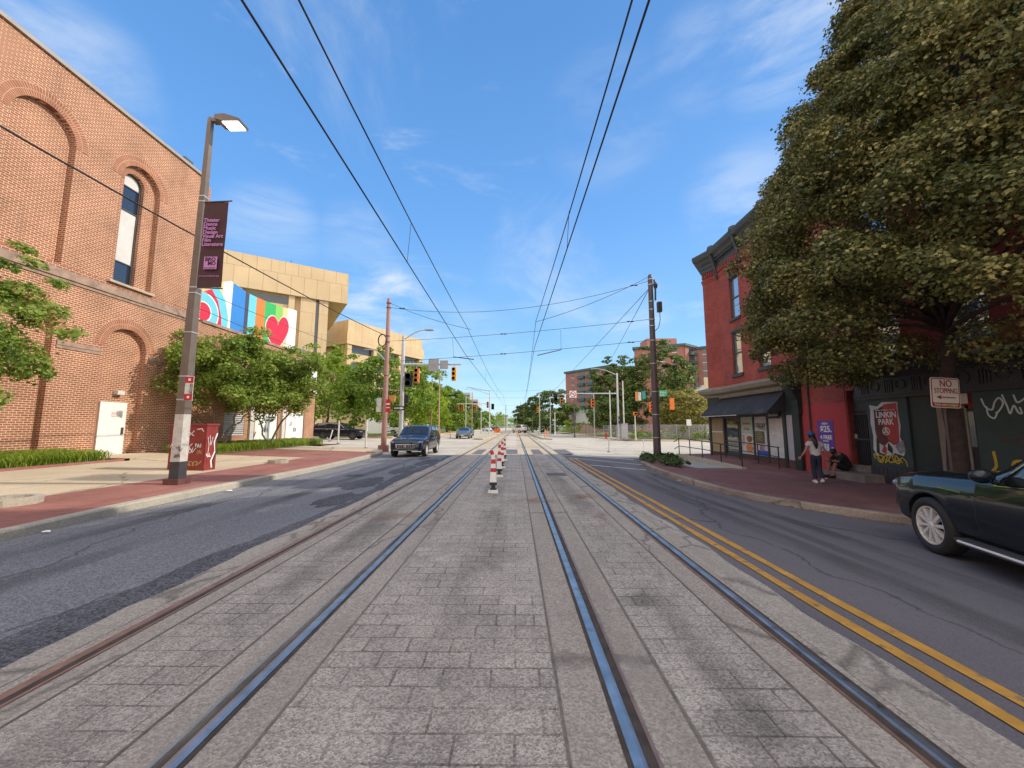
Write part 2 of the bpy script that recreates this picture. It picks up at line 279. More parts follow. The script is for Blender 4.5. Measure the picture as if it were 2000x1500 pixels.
def groundmat(name, c, c2, speck=.3, sscale=90, big=.25, bscale=.5, stretch=(1, .25, 1), crack=0, rough=.9, bump=.5, stain=None, rust=0):
    m, t, b = newmat(name); g = N(t, 'ShaderNodeNewGeometry'); pos = g.outputs['Position']
    mp = N(t, 'ShaderNodeMapping'); mp.inputs['Scale'].default_value = stretch; t.links.new(pos, mp.inputs[0])
    n1 = N(t, 'ShaderNodeTexNoise'); n1.inputs['Scale'].default_value = bscale; n1.inputs['Detail'].default_value = 9; n1.inputs['Roughness'].default_value = .6; t.links.new(mp.outputs[0], n1.inputs[0])
    r1 = N(t, 'ShaderNodeMapRange'); r1.inputs[1].default_value = .35; r1.inputs[2].default_value = .68; t.links.new(n1.outputs[0], r1.inputs[0])
    mx = N(t, 'ShaderNodeMixRGB'); mx.inputs[1].default_value = rgba(c); mx.inputs[2].default_value = rgba(c2); t.links.new(r1.outputs[0], mx.inputs[0]); o = mx.outputs[0]
    n2 = N(t, 'ShaderNodeTexVoronoi'); n2.inputs['Scale'].default_value = sscale; t.links.new(pos, n2.inputs['Vector'])
    sv = N(t, 'ShaderNodeSeparateColor'); t.links.new(n2.outputs['Color'], sv.inputs[0])
    r2 = N(t, 'ShaderNodeMapRange'); r2.inputs[3].default_value = 1-speck; r2.inputs[4].default_value = 1+speck; t.links.new(sv.outputs[0], r2.inputs[0])
    m2 = N(t, 'ShaderNodeMixRGB', blend_type='MULTIPLY'); m2.inputs[0].default_value = 1; t.links.new(o, m2.inputs[1]); t.links.new(r2.outputs[0], m2.inputs[2]); o = m2.outputs[0]
    if crack:
        nd = N(t, 'ShaderNodeTexNoise'); nd.inputs['Scale'].default_value = 1.2; nd.inputs['Detail'].default_value = 5; t.links.new(pos, nd.inputs[0])
        ad = N(t, 'ShaderNodeVectorMath', operation='MULTIPLY_ADD'); t.links.new(nd.outputs['Color'], ad.inputs[0]); ad.inputs[1].default_value = (.8, .8, 0); t.links.new(pos, ad.inputs[2])
        mpc = N(t, 'ShaderNodeMapping'); mpc.inputs['Scale'].default_value = (1, .45, 1); t.links.new(ad.outputs[0], mpc.inputs[0])
        vo = N(t, 'ShaderNodeTexVoronoi', feature='DISTANCE_TO_EDGE'); vo.inputs['Scale'].default_value = crack; t.links.new(mpc.outputs[0], vo.inputs['Vector'])
        rc = N(t, 'ShaderNodeMapRange'); rc.inputs[1].default_value = .005*crack; rc.inputs[2].default_value = .028*crack; rc.inputs[3].default_value = .55; rc.inputs[4].default_value = 1; t.links.new(vo.outputs['Distance'], rc.inputs[0])
        mc = N(t, 'ShaderNodeMixRGB', blend_type='MULTIPLY'); mc.inputs[0].default_value = 1; t.links.new(o, mc.inputs[1]); t.links.new(rc.outputs[0], mc.inputs[2]); o = mc.outputs[0]
    if stain:
        n4 = N(t, 'ShaderNodeTexNoise'); n4.inputs['Scale'].default_value = .35; n4.inputs['Detail'].default_value = 8; n4.inputs['Roughness'].default_value = .7
        mp4 = N(t, 'ShaderNodeMapping'); mp4.inputs['Scale'].default_value = (.35, 1.6, 1) ; t.links.new(pos, mp4.inputs[0]); t.links.new(mp4.outputs[0], n4.inputs[0])
        r4 = N(t, 'ShaderNodeMapRange'); r4.inputs[1].default_value = .52; r4.inputs[2].default_value = .72; r4.inputs[4].default_value = .8; t.links.new(n4.outputs[0], r4.inputs[0])
        m4 = N(t, 'ShaderNodeMixRGB'); m4.inputs[2].default_value = rgba(stain); t.links.new(r4.outputs[0], m4.inputs[0]); t.links.new(o, m4.inputs[1]); o = m4.outputs[0]
    if rust:
        n5 = N(t, 'ShaderNodeTexNoise'); n5.inputs['Scale'].default_value = .55; n5.inputs['Detail'].default_value = 8; n5.inputs['Roughness'].default_value = .7; mp5 = N(t, 'ShaderNodeMapping'); mp5.inputs['Location'].default_value = (4, 9, 0); t.links.new(pos, mp5.inputs[0]); t.links.new(mp5.outputs[0], n5.inputs[0])
        r5 = N(t, 'ShaderNodeMapRange'); r5.inputs[1].default_value = .66; r5.inputs[2].default_value = .78; r5.inputs[4].default_value = rust; t.links.new(n5.outputs[0], r5.inputs[0])
        m5 = N(t, 'ShaderNodeMixRGB'); m5.inputs[2].default_value = (.34, .2, .11, 1); t.links.new(r5.outputs[0], m5.inputs[0]); t.links.new(o, m5.inputs[1]); o = m5.outputs[0]
    t.links.new(o, b.inputs['Base Color']); b.inputs['Roughness'].default_value = rough; b.inputs['Specular IOR Level'].default_value = .3
    bp = N(t, 'ShaderNodeBump'); bp.inputs['Strength'].default_value = bump; bp.inputs['Distance'].default_value = .012; t.links.new(n2.outputs['Distance'], bp.inputs['Height']); t.links.new(bp.outputs[0], b.inputs['Normal'])
    return m
def stainmat(name, c, alpha, scale=1.2, stretch=(1, 1, 1), lo=.45, hi=.75):
    m, t, b = newmat(name); g = N(t, 'ShaderNodeTexCoord'); mp = N(t, 'ShaderNodeMapping'); mp.inputs['Scale'].default_value = stretch; t.links.new(g.outputs['Object'], mp.inputs[0])
    nz = N(t, 'ShaderNodeTexNoise'); nz.inputs['Scale'].default_value = scale; nz.inputs['Detail'].default_value = 10; nz.inputs['Roughness'].default_value = .7; t.links.new(mp.outputs[0], nz.inputs[0])
    r = N(t, 'ShaderNodeMapRange'); r.inputs[1].default_value = lo; r.inputs[2].default_value = hi; t.links.new(nz.outputs[0], r.inputs[0])
    uv = N(t, 'ShaderNodeVertexColor'); uv.layer_name = 'fade'; mu = N(t, 'ShaderNodeMath', operation='MULTIPLY'); t.links.new(r.outputs[0], mu.inputs[0]); t.links.new(uv.outputs[0], mu.inputs[1])
    m2 = N(t, 'ShaderNodeMath', operation='MULTIPLY'); m2.inputs[1].default_value = alpha; t.links.new(mu.outputs[0], m2.inputs[0])
    b.inputs['Base Color'].default_value = rgba(c); b.inputs['Roughness'].default_value = .9; tr = N(t, 'ShaderNodeBsdfTransparent'); ms = N(t, 'ShaderNodeMixShader'); t.links.new(m2.outputs[0], ms.inputs[0]); t.links.new(tr.outputs[0], ms.inputs[1]); t.links.new(b.outputs[0], ms.inputs[2]); t.links.new(ms.outputs[0], t.nodes['Material Output'].inputs[0]); return m
def leafmat(name, a, b_, c=None, trans=.35, scale=1.3, rough=.5):
    m, t, b = newmat(name); g = N(t, 'ShaderNodeNewGeometry'); nz = N(t, 'ShaderNodeTexNoise'); nz.inputs['Scale'].default_value = scale; nz.inputs['Detail'].default_value = 3; t.links.new(g.outputs['Position'], nz.inputs[0])
    wn = N(t, 'ShaderNodeMath', operation='MULTIPLY_ADD'); t.links.new(g.outputs['Random Per Island'], wn.inputs[0]); wn.inputs[1].default_value = .7; 
    sb = N(t, 'ShaderNodeMath', operation='SUBTRACT'); t.links.new(nz.outputs[0], sb.inputs[0]); sb.inputs[1].default_value = .35; t.links.new(sb.outputs[0], wn.inputs[2])
    cr = N(t, 'ShaderNodeValToRGB'); cr.color_ramp.elements[0].color = rgba(a); cr.color_ramp.elements[1].color = rgba(c or b_); cr.color_ramp.elements[0].position = .1; cr.color_ramp.elements[1].position = .95
    if c: e = cr.color_ramp.elements.new(.6); e.color = rgba(b_)
    t.links.new(wn.outputs[0], cr.inputs[0]); t.links.new(cr.outputs[0], b.inputs['Base Color']); b.inputs['Roughness'].default_value = rough; b.inputs['Specular IOR Level'].default_value = .35
    tr = N(t, 'ShaderNodeBsdfTranslucent'); hs = N(t, 'ShaderNodeHueSaturation'); hs.inputs['Value'].default_value = 1.5; hs.inputs['Hue'].default_value = .485; t.links.new(cr.outputs[0], hs.inputs['Color']); t.links.new(hs.outputs[0], tr.inputs[0])
    ms = N(t, 'ShaderNodeMixShader'); ms.inputs[0].default_value = trans; t.links.new(b.outputs[0], ms.inputs[1]); t.links.new(tr.outputs[0], ms.inputs[2]); t.links.new(ms.outputs[0], t.nodes['Material Output'].inputs[0]); return m
def glassmat(name, c=(.03, .035, .04), rough=.04):
    m, t, b = newmat(name); b.inputs['Base Color'].default_value = rgba(c); b.inputs['Roughness'].default_value = rough; b.inputs['Specular IOR Level'].default_value = .8; b.inputs['Coat Weight'].default_value = .6; b.inputs['Coat Roughness'].default_value = .02; return m
BRICK_L = brickmat('orange_brick', (.335, .12, .07), (.265, .085, .052), (.64, .47, .29), .215, .081, .0115, var=.2, streak=.55, dirt=(.20, .105, .065))
BRICK_RING = brickmat('arch_brick', (.33, .125, .068), (.29, .105, .058), (.50, .32, .20), .081, .215, .011, uv=True)
BRICK_R = brickmat('red_painted_brick', (.37, .075, .056), (.29, .055, .042), (.20, .06, .048), .215, .073, .008, var=.3, vscale=.8, streak=.3, dirt=(.33, .13, .11), paint=(2.40, (.46, .058, .062)))
BRICK_R2 = brickmat('red_brick', (.37, .075, .056), (.29, .055, .042), (.20, .06, .048), .215, .073, .008, var=.28, streak=.35, dirt=(.2, .09, .08))
BRICK_FAR = brickmat('tower_brick', (.36, .15, .12), (.31, .12, .10), (.38, .22, .18), .8, .3, .02, var=.12, vscale=.2)
BRICK_D = brickmat('dark_brick', (.12, .04, .035), (.09, .03, .03), (.17, .12, .10), .215, .075, .01)
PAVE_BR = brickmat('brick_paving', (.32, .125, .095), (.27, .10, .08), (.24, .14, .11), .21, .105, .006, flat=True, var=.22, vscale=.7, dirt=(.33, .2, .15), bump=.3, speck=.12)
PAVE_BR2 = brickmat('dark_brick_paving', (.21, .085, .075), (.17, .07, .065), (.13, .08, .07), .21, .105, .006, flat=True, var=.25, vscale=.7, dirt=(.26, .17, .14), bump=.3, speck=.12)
PAVER = brickmat('concrete_paver', (.415, .37, .315), (.365, .325, .275), (.19, .16, .13), .31, .182, .007, flat=True, var=.2, vscale=1.3, dirt=(.45, .40, .34), bump=.5, speck=.42, worn=.75)
PAVER2 = brickmat('worn_aggregate_paver', (.42, .372, .315), (.375, .33, .28), (.20, .17, .14), .31, .182, .008, flat=True, var=.24, vscale=1.7, dirt=(.47, .42, .36), bump=.6, speck=.42, worn=.9)
TRACKC = groundmat('track_concrete', (.33, .288, .24), (.40, .355, .30), speck=.28, sscale=75, bscale=1.6, rust=.55, bump=.4, stain=(.27, .235, .2), crack=.5)
TRACKE = groundmat('cracked_track_edge', (.35, .31, .26), (.42, .375, .32), speck=.25, sscale=70, bscale=.9, crack=1.7, rust=.5, bump=.4)
ASPH = groundmat('worn_asphalt', (.16, .167, .185), (.225, .232, .245), speck=.42, sscale=75, bscale=.45, crack=.35, bump=.7)
ASPH_D = groundmat('asphalt_patch', (.075, .078, .09), (.14, .14, .15), speck=.6, sscale=55, bscale=.9, bump=.9)
ASPH_R = groundmat('smooth_asphalt', (.125, .115, .125), (.175, .162, .17), speck=.16, sscale=110, bscale=.4, bump=.2, crack=.22)
ROADC = groundmat('concrete_road', (.46, .42, .35), (.56, .51, .43), speck=.10, sscale=40, bscale=.3, crack=.22, stain=(.25, .235, .21), stretch=(.4, 1, 1), bump=.2)
TRACKSUN = groundmat('buff_track_concrete', (.44, .37, .26), (.52, .45, .33), speck=.12, sscale=50, bscale=.5, stain=(.30, .25, .19), bump=.2)
WALKC = groundmat('sidewalk_concrete', (.50, .405, .27), (.58, .48, .34), speck=.10, sscale=60, bscale=.6, stretch=(1, 1, 1), crack=.35, bump=.2)
KERB = groundmat('kerb_concrete', (.36, .33, .27), (.45, .41, .33), speck=.16, sscale=60, bscale=1.5, stain=(.24, .21, .17), bump=.4)
GRASS = groundmat('grass_ground', (.10, .15, .035), (.20, .22, .06), speck=.4, sscale=14, bscale=.6, stretch=(1, 1, 1), bump=.8)
EARTH = groundmat('earth', (.17, .15, .11), (.24, .21, .16), speck=.3, sscale=20, bscale=.2, stretch=(1, 1, 1))
STEEL = mat('rail_steel', (.42, .425, .43), .40, .9, var=.28, scale=5, dirt=(.2, .15, .12), dirt_scale=7, dirt_lo=.58, dirt_hi=.7)
RUSTS = mat('rusty_steel', (.36, .22, .16), .5, .6, var=.25, scale=8)
GROOVE = mat('rail_groove', (.06, .045, .036), .9, var=.4, scale=9)
YELLOW = mat('yellow_paint', (.52, .27, .045), .8, var=.2, scale=5, dirt=(.17, .13, .09), dirt_scale=9, dirt_lo=.56, dirt_hi=.66)
WHITEP = mat('white_road_paint', (.66, .65, .62), .8, var=.15, scale=5, dirt=(.33, .32, .3), dirt_scale=5, dirt_lo=.5, dirt_hi=.66)
GREENP = mat('green_lane_paint', (.25, .42, .13), .85, var=.2, scale=2)
WHITE = mat('white_paint', (.78, .77, .73), .55, var=.06)
OFFW = mat('aged_white', (.62, .60, .55), .6, var=.15, dirt=(.35, .3, .25), dirt_scale=4)
BLACK = mat('black_plastic', (.018, .018, .02), .5, var=.2)
RUBBER = mat('rubber', (.022, .022, .023), .8, var=.2)
DARKGREY = mat('dark_grey_metal', (.07, .07, .075), .55, .2, var=.2)
GREY = mat('grey_metal', (.34, .34, .35), .5, .4, var=.12)
GALV = mat('galvanised', (.52, .53, .54), .45, .6, var=.12)
CHROME = mat('chrome', (.72, .72, .73), .12, 1, var=.03)
RED = mat('red_paint', (.50, .02, .025), .5, var=.1)
ORANGE = mat('orange_plastic', (.80, .20, .03), .5, var=.08)
SIGY = mat('signal_yellow', (.80, .42, .02), .45, var=.08)
SIGO = mat('signal_orange', (.62, .25, .08), .5, var=.15)
BROWNP = mat('brown_pole_paint', (.16, .125, .10), .5, .1, var=.15, dirt=(.35, .33, .3), dirt_scale=2.5, dirt_lo=.6)
PINKP = mat('faded_pink_pole', (.36, .19, .17), .6, var=.15, dirt=(.22, .12, .11), dirt_scale=3)
DPOLE = mat('dark_brown_pole', (.085, .06, .06), .5, var=.15)
STONE = mat('weathered_stone', (.34, .23, .17), .85, var=.25, scale=4, dirt=(.15, .13, .09), dirt_scale=2.5)
BEIGE = mat('beige_panel_concrete', (.58, .44, .26), .85, var=.10, scale=.4)
GLASS = glassmat('window_glass'); GLASSB = glassmat('blue_glass', (.02, .03, .05)); CARGLASS = glassmat('car_glass', (.012, .014, .016), .02)
CABLE = mat('cable_black', (.018, .018, .02), .6)
BARK = mat('bark', (.10, .075, .055), .95, var=.35, scale=9, bump=.8, bscale=25)
BARKP = mat('pale_bark', (.24, .19, .15), .9, var=.3, scale=7, bump=.5, bscale=25)
# ============================================================ ground
def sheet(mb, xl, xr, y0, y1, ny, nx, zf, off=0.):
    fl = xl if callable(xl) else (lambda y: xl); fr = xr if callable(xr) else (lambda y: xr)
    vs = []
    for i in range(ny+1):
        y = y0+(y1-y0)*i/ny; a, b = fl(y), fr(y)
        for j in range(nx+1): x = a+(b-a)*j/nx; vs.append((x, y, zf(x, y)+off))
    fs = [(i*(nx+1)+j, i*(nx+1)+j+1, (i+1)*(nx+1)+j+1, (i+1)*(nx+1)+j) for i in range(ny) for j in range(nx)]
    return mb.add(vs, fs)
def interp(pts):      # x as function of y
    ys = [p[1] for p in pts]; xs = [p[0] for p in pts]
    if ys[0] > ys[-1]: ys, xs = ys[::-1], xs[::-1]
    return lambda y: float(np.interp(y, ys, xs))
xs = sorted(set([-1500, -600, -250, -120, -80, -50, -35, -26, -22, -17.97, -16, -14, -12, -10, -8.5, -7.3, -5, -3.4, -1, 1, 2.6, 4, 5.5, 7, 9, 12, 16, 22, 35, 60, 120, 250, 600, 1500])); ys = [-40, -10, 0, 5, 10, 15, 20, 25, 30, 40, 60, 90, 140, 220, 400, 800, 1600, 3000]
mb = MB(); vs = [(x, y, T(x)-.03) for y in ys for x in xs]; k = len(xs)
mb.add(vs, [(i*k+j, i*k+j+1, (i+1)*k+j+1, (i+1)*k+j) for i in range(len(ys)-1) for j in range(k-1)])
struct('ground', mb, EARTH)
KL = interp([(-7.3, -15), (-7.15, 5.4), (-7.35, 7.3), (-7.36, 9.3), (-7.2, 14.8), (-7.42, 19.6), (-7.6, 22.), (-8.3, 24.2), (-9.6, 25.6)])
KRP = [(8.6, -15), (8.4, 3), (8.1, 6.6), (7.21, 7.65), (6.43, 8.45), (5.84, 9.21), (5.42, 10.28), (5.3, 11.6), (5.3, 13.05), (5.33, 14.86), (5.6, 16.9), (5.86, 18.41), (6.4, 20.3), (7.8, 22.3), (10, 24.0), (13, 24.8), (45, 24.95)]
KR = interp(KRP[:14])
EDG = lambda y: -3.42+.035*sin(y*.9)+.022*sin(y*3.1+1)+.014*sin(y*8.3)+.008*sin(y*19)
mb = MB(); sheet(mb, KL, lambda y: -3.2, -15, 22.1, 74, 3, T, -.012); struct('road', mb, ASPH)
mb = MB(); sheet(mb, lambda y: EDG(y)-.34-.12*sin(y*.6)-.03*sin(y*4.2)-.015*sin(y*11), lambda y: -3.2, -15, 21, 140, 1, T, -.008); struct('road_patch', mb, ASPH_D)
rr = random.Random(4)
def blob(mb, cx, cy, rx, ry, zf, off, n=26, j=.25):
    vs = [(cx, cy, zf(cx)+off)]
    for i in range(n):
        a = 2*pi*i/n; q = 1+j*(rr.random()-.5)*2; x, y = cx+rx*q*cos(a), cy+ry*q*sin(a); vs.append((x, y, zf(x)+off))
    mb.add(vs, [(0, i+1, (i+1) % n+1) for i in range(n)])
mb = MB()
for c in [(-4.35, 11.2, .5, 1.1), (-4.2, 14.5, .35, 1.3), (-3.95, 8.7, .35, .8), (-5.3, 12.8, .3, .35), (-4.0, 17.6, .4, 1.5), (-4.6, 19.6, .25, .8)]: blob(mb, *c, T, -.005, 30, .16)
struct('road_patch', mb, ASPH_D)
mb = MB(); sheet(mb, 2.5, KR, -15, 22.1, 60, 5, T, -.012); struct('road', mb, ASPH_R)
mb = MB(); sheet(mb, -60, 60, 22.1, 48, 12, 60, T, -.010); struct('intersection', mb, ROADC)
mb = MB(); sheet(mb, -13.5, 13.5, 48, 500, 30, 14, T, -.010); struct('far_road', mb, ROADC)
# track slab, edged by concrete strips, with paver fields between
mb = MB(); sheet(mb, lambda y: EDG(y), lambda y: 2.52+.03*sin(y*1.3)+.02*sin(y*5), -15, 22.1, 150, 10, lambda x, y: 0.); struct('track_slab', mb, TRACKC)
mb = MB(); sheet(mb, 2.16, lambda y: 2.50+.03*sin(y*1.3)+.02*sin(y*5), -15, 22.1, 150, 1, lambda x, y: .003); sheet(mb, lambda y: EDG(y)+.01, -3.16, -15, 22.1, 150, 1, lambda x, y: .003); struct('track_edge', mb, TRACKE)
mb = MB(); sheet(mb, -2.72, -1.95, -15, 22.1, 10, 1, lambda x, y: .004); sheet(mb, .95, 1.68, -15, 22.1, 10, 1, lambda x, y: .004); struct('track_paving', mb, PAVER); mb = MB(); sheet(mb, -1.3, .24, -15, 22.1, 10, 1, lambda x, y: .004); struct('track_paving', mb, PAVER2)
mb = MB()
for x in (-2.735, -1.94, -1.315, .255, .935, 1.695): sheet(mb, x-.008, x+.008, -15, 22.1, 4, 1, lambda x, y: .005)
struct('paving_joint', mb, mat('joint_grit', (.17, .145, .12), .95, var=.4, scale=12))
mb = MB(); sheet(mb, -3.5, -1.1, 22.1, 500, 20, 2, lambda x, y: .0); sheet(mb, .1, 2.5, 22.1, 500, 20, 2, lambda x, y: .0); struct('buff_track_bed', mb, TRACKSUN)
mb = MB()
for x0, x1 in ((-2.6, -2.0), (-1.05, .1), (1.0, 1.6), (2.55, 3.4)): sheet(mb, x0, x1, 22.5, 27.0, 4, 1, lambda x, y: .004)
struct('crosswalk_panel', mb, ASPH_R)
RAILS = [(-3.03, 1, 'leftmost tram rail, browned with rust, beside the left traffic lane', RUSTS), (-1.62, -1, 'shiny steel tram rail left of the row of red banded posts', STEEL), (.585, 1, 'bright blue steel tram rail right of the row of red banded posts', STEEL), (2.045, -1, 'rightmost tram rail, running beside the double yellow line', STEEL)]
for x, sg, lab, mt in RAILS:
    t = thing('tram_rail', lab, 'rail', (x, 0, 0), group='rails of the double tram track')
    mb = MB(); prof = [(-.036, .002), (-.033, .010), (-.015, .0135), (.015, .0135), (.033, .010), (.036, .002)]
    mb.prism(prof, (x, -15, 0), (1, 0, 0), (0, 0, 1), (0, 1, 0), 500); mb.part('rail_head', mt, t)
    mb = MB(); a, b = (x+.036*sg, x+.085*sg); mb.box(min(a, b), max(a, b), -15, 485, .0015, .0055); mb.part('flange_groove', GROOVE, t)
    mb = MB(); c = x+.085*sg; d = x+.105*sg; mb.box(min(c, d), max(c, d), -15, 485, .0015, .009); mb.part('flange_lip', RUSTS if x in (2.045, .585) else mt, t)
    mb = MB(); c = x-.036*sg; d = x-.06*sg; mb.box(min(c, d), max(c, d), -15, 485, .0012, .0058); mb.part('rail_seal', TRACKE if mt is RUSTS else GROOVE, t)
mb = MB()
for x in (2.66, 2.93): sheet(mb, lambda y: x+.008*sin(y*3), lambda y: x+.115+.008*sin(y*2.3+1), -15, 19.9, 80, 1, T, -.007)
struct('yellow_line', mb, YELLOW)
mb = MB()
def line(mb, a, b, wd, off=-.006, n=12):
    a, b = Vector(a), Vector(b); d = (b-a).normalized(); e = Vector((-d.y, d.x))*wd/2
    vs = []
    for i in range(n+1):
        p = a+(b-a)*i/n
        for q in (p-e, p+e): vs.append((q.x, q.y, T(q.x)+off))
    mb.add(vs, [(2*i, 2*i+1, 2*i+3, 2*i+2) for i in range(n)])
line(mb, (2.75, 20.1), (6.0, 18.0), .16); line(mb, (3.1, 16.6), (5.2, 15.7), .18)
line(mb, (-7.4, 22.35), (-3.5, 22.35), .3); line(mb, (-1.1, 22.35), (.1, 22.35), .3, .006); line(mb, (2.5, 22.2), (6.4, 21.2), .3)
line(mb, (-9.2, 27.4), (-3.5, 27.2), .3); line(mb, (-3.5, 27.2), (2.5, 27.2), .3, .007); line(mb, (2.5, 27.2), (8, 26.6), .3)
line(mb, (-40, 33.0), (-10, 33.2), .15); line(mb, (12, 31), (40, 32), .15); line(mb, (-40, 36.5), (-16, 36.5), .12)
struct('white_marking', mb, WHITEP)
mb = MB(); sheet(mb, 6.4, 15.5, 25.2, 26.3, 2, 8, T, -.005); struct('green_cycle_lane', mb, GREENP)
mb = MB(); mb.box(1.02, 1.66, 12.7, 13.4, .004, .009); o = mb.thing('drain_grate', mat('iron_grate', (.13, .11, .10), .7, .3, var=.5, scale=30), 'dark iron drain cover set between the two right hand rails', 'drain cover')
# pavements
mb = MB(); sheet(mb, lambda y: -9.5, lambda y: KL(y)-.2, -15, 22, 60, 4, TS); sheet(mb, -17, lambda y: -9.5, 17.5, 22, 8, 8, TS); struct('brick_pavement', mb, PAVE_BR)
mb = MB(); sheet(mb, -17, -9.5, -15, 17.5, 8, 10, TS); struct('concrete_pavement', mb, WALKC)
mb = MB(); sheet(mb, -26, lambda y: KL(y)-.2, 22, 25.4, 8, 14, TS); sheet(mb, -26, -9.6, 25.4, 26.6, 3, 10, lambda x, y: TS(x)-.12*max(0, (y-25.4)/1.2)); sheet(mb, -26, -17.1, 26.6, 33.2, 4, 4, TS); sheet(mb, -17.1, -14, 26.6, 31, 3, 4, lambda x, y: TS(x)-.1*max(0, (y-26.6)/4.4)); struct('concrete_pavement', mb, WALKC)
def kerb(pts, wd, side, h=.13, m=None):
    mb = MB(); pts = [Vector(p) for p in pts]; vs = []
    for i, p in enumerate(pts):
        d = (pts[min(i+1, len(pts)-1)]-pts[max(i-1, 0)]).normalized(); e = Vector((-d.y, d.x))*side
        q = p+e*wd; z0 = T(p.x)-.03; z1 = T(p.x)+h; z2 = T(q.x)+.13+.003
        vs += [(p.x, p.y, z0), (p.x+e.x*.012, p.y+e.y*.012, z1-.02), (p.x+e.x*.035, p.y+e.y*.035, z1+.003), (q.x, q.y, z2), (q.x, q.y, z0)]
    fs = [(i*5+j, i*5+j+1, (i+1)*5+j+1, (i+1)*5+j) for i in range(len(pts)-1) for j in range(4)]
    if side > 0: fs = [f[::-1] for f in fs]
    mb.add(vs, fs); return struct('kerb', mb, m or KERB)
kerb([(KL(y), y) for y in np.linspace(-15, 24.2, 60)]+[(-9.6, 25.6)], .2, 1)
KERB_D = groundmat('dark_kerb', (.25, .205, .17), (.34, .28, .23), speck=.2, sscale=60, bscale=2.2, stain=(.13, .10, .085), bump=.5, crack=.8)
kerb(KRP, .2, -1, m=KERB_D)
KRi = lambda y: KR(y)+.2
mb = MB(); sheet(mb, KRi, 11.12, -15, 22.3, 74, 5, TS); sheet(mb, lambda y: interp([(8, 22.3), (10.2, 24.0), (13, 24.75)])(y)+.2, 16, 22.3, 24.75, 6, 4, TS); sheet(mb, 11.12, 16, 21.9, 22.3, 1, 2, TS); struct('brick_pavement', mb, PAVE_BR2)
mb = MB(); sheet(mb, 7.3, 9.4, 15.9, 22, 8, 3, TS, .006); struct('concrete_ramp_pad', mb, mat('grey_walk', (.34, .33, .32), .9, var=.15))
def stain(name, pts, wd, off, m, n=40):      # soft-edged band along a path
    pts = curve(pts, 8); mb = MB(); vs = []; cl = []; k = len(pts)
    for i, q in enumerate(pts):
        d = Vector(pts[min(i+1, k-1)])-Vector(pts[max(i-1, 0)]); d.normalize(); e = Vector((-d.y, d.x)); en = min(1, 4*i/k, 4*(k-1-i)/k)
        for u, a in ((-1, 0), (-.5, 1), (.5, 1), (1, 0)): x, y = q[0]+e.x*wd*u/2, q[1]+e.y*wd*u/2; vs.append((x, y, T(x)+off)); cl.append(a*en)
    mb.add(vs, [(4*i+j, 4*i+j+1, 4*i+j+5, 4*i+j+4) for i in range(k-1) for j in range(3)]); me = mb.mesh(name, m)
    a = me.color_attributes.new('fade', 'FLOAT_COLOR', 'POINT'); a.data.foreach_set('color', np.array([(c, c, c, 1) for c in cl], np.float32).ravel())
    o = bpy.data.objects.new(name, me); COL.objects.link(o); o['kind'] = 'structure'; WM[o.name] = Matrix(); return o
RS = stainmat('rust_stain', (.36, .19, .09), .75, 1.6); OS = stainmat('oil_stain', (.06, .057, .058), .36, .8, (1, .3, 1), .38, .62); LS = stainmat('pale_grit', (.48, .44, .37), .6, 2.5, (1, .4, 1), .42, .7)
stain('rust_stain', [(-.3, 8.2), (.5, 8.5), (1.3, 8.85), (2.3, 9.3)], .7, .017, RS); stain('rust_stain', [(-3.35, 6.3), (-2.6, 6.7), (-1.7, 7.2)], .5, .017, RS); stain('rust_stain', [(1.0, 6.2), (1.4, 6.6), (1.7, 7.4)], .4, .017, RS)
for x, y0, y1, wd in ((3.95, -2, 18.5, .55), (5.0, 2, 17, .45), (4.4, 4, 14, .35)): stain('oil_stain', [(x, y0), (x+.08, y0+(y1-y0)*.3), (x-.1, y0+(y1-y0)*.7), (x+.1, y1)], wd, -.003, OS)
for x, y0, y1, wd in ((-5.1, -2, 21, .5), (-6.3, 1, 21, .45)): stain('oil_stain', [(x, y0), (x-.08, y0+(y1-y0)*.3), (x+.1, y0+(y1-y0)*.7), (x, y1)], wd, .002, OS)
OS2 = stainmat('grime', (.12, .105, .095), .38, .9, (1, .3, 1), .42, .66)
for x in (-2.33, -.5, 1.32): stain('oil_stain', [(x, -1), (x+.1, 5), (x-.1, 12), (x, 21)], .6, .0075, OS2)
for x in (-2.85, -1.4, .78, 2.3, -1.78): stain('pale_grit', [(x, -1), (x+.03, 5), (x-.02, 12), (x, 21)], .22, .0095 if x != 2.3 else .0068, LS)
stain('pale_grit', [(-6.95, -2), (-7.0, 8), (-6.9, 14), (-7.1, 21)], .55, -.002, LS)
stain('oil_stain', [(1.0, 3.6), (1.15, 3.75), (1.3, 3.8)], .35, .011, OS); stain('oil_stain', [(1.05, 2.1), (1.2, 2.25), (1.5, 2.3)], .4, .011, OS)
for y, x0, x1 in ((29.5, -9, 3), (31.5, -3, 11), (35, -12, 6), (38.5, 0, 14), (41, -10, 2), (44, -4, 12), (28.3, 2, 12)): stain('tyre_mark', [(x0, y), ((x0+x1)/2, y+.5), (x1, y-.2)], .9, .012, OS)
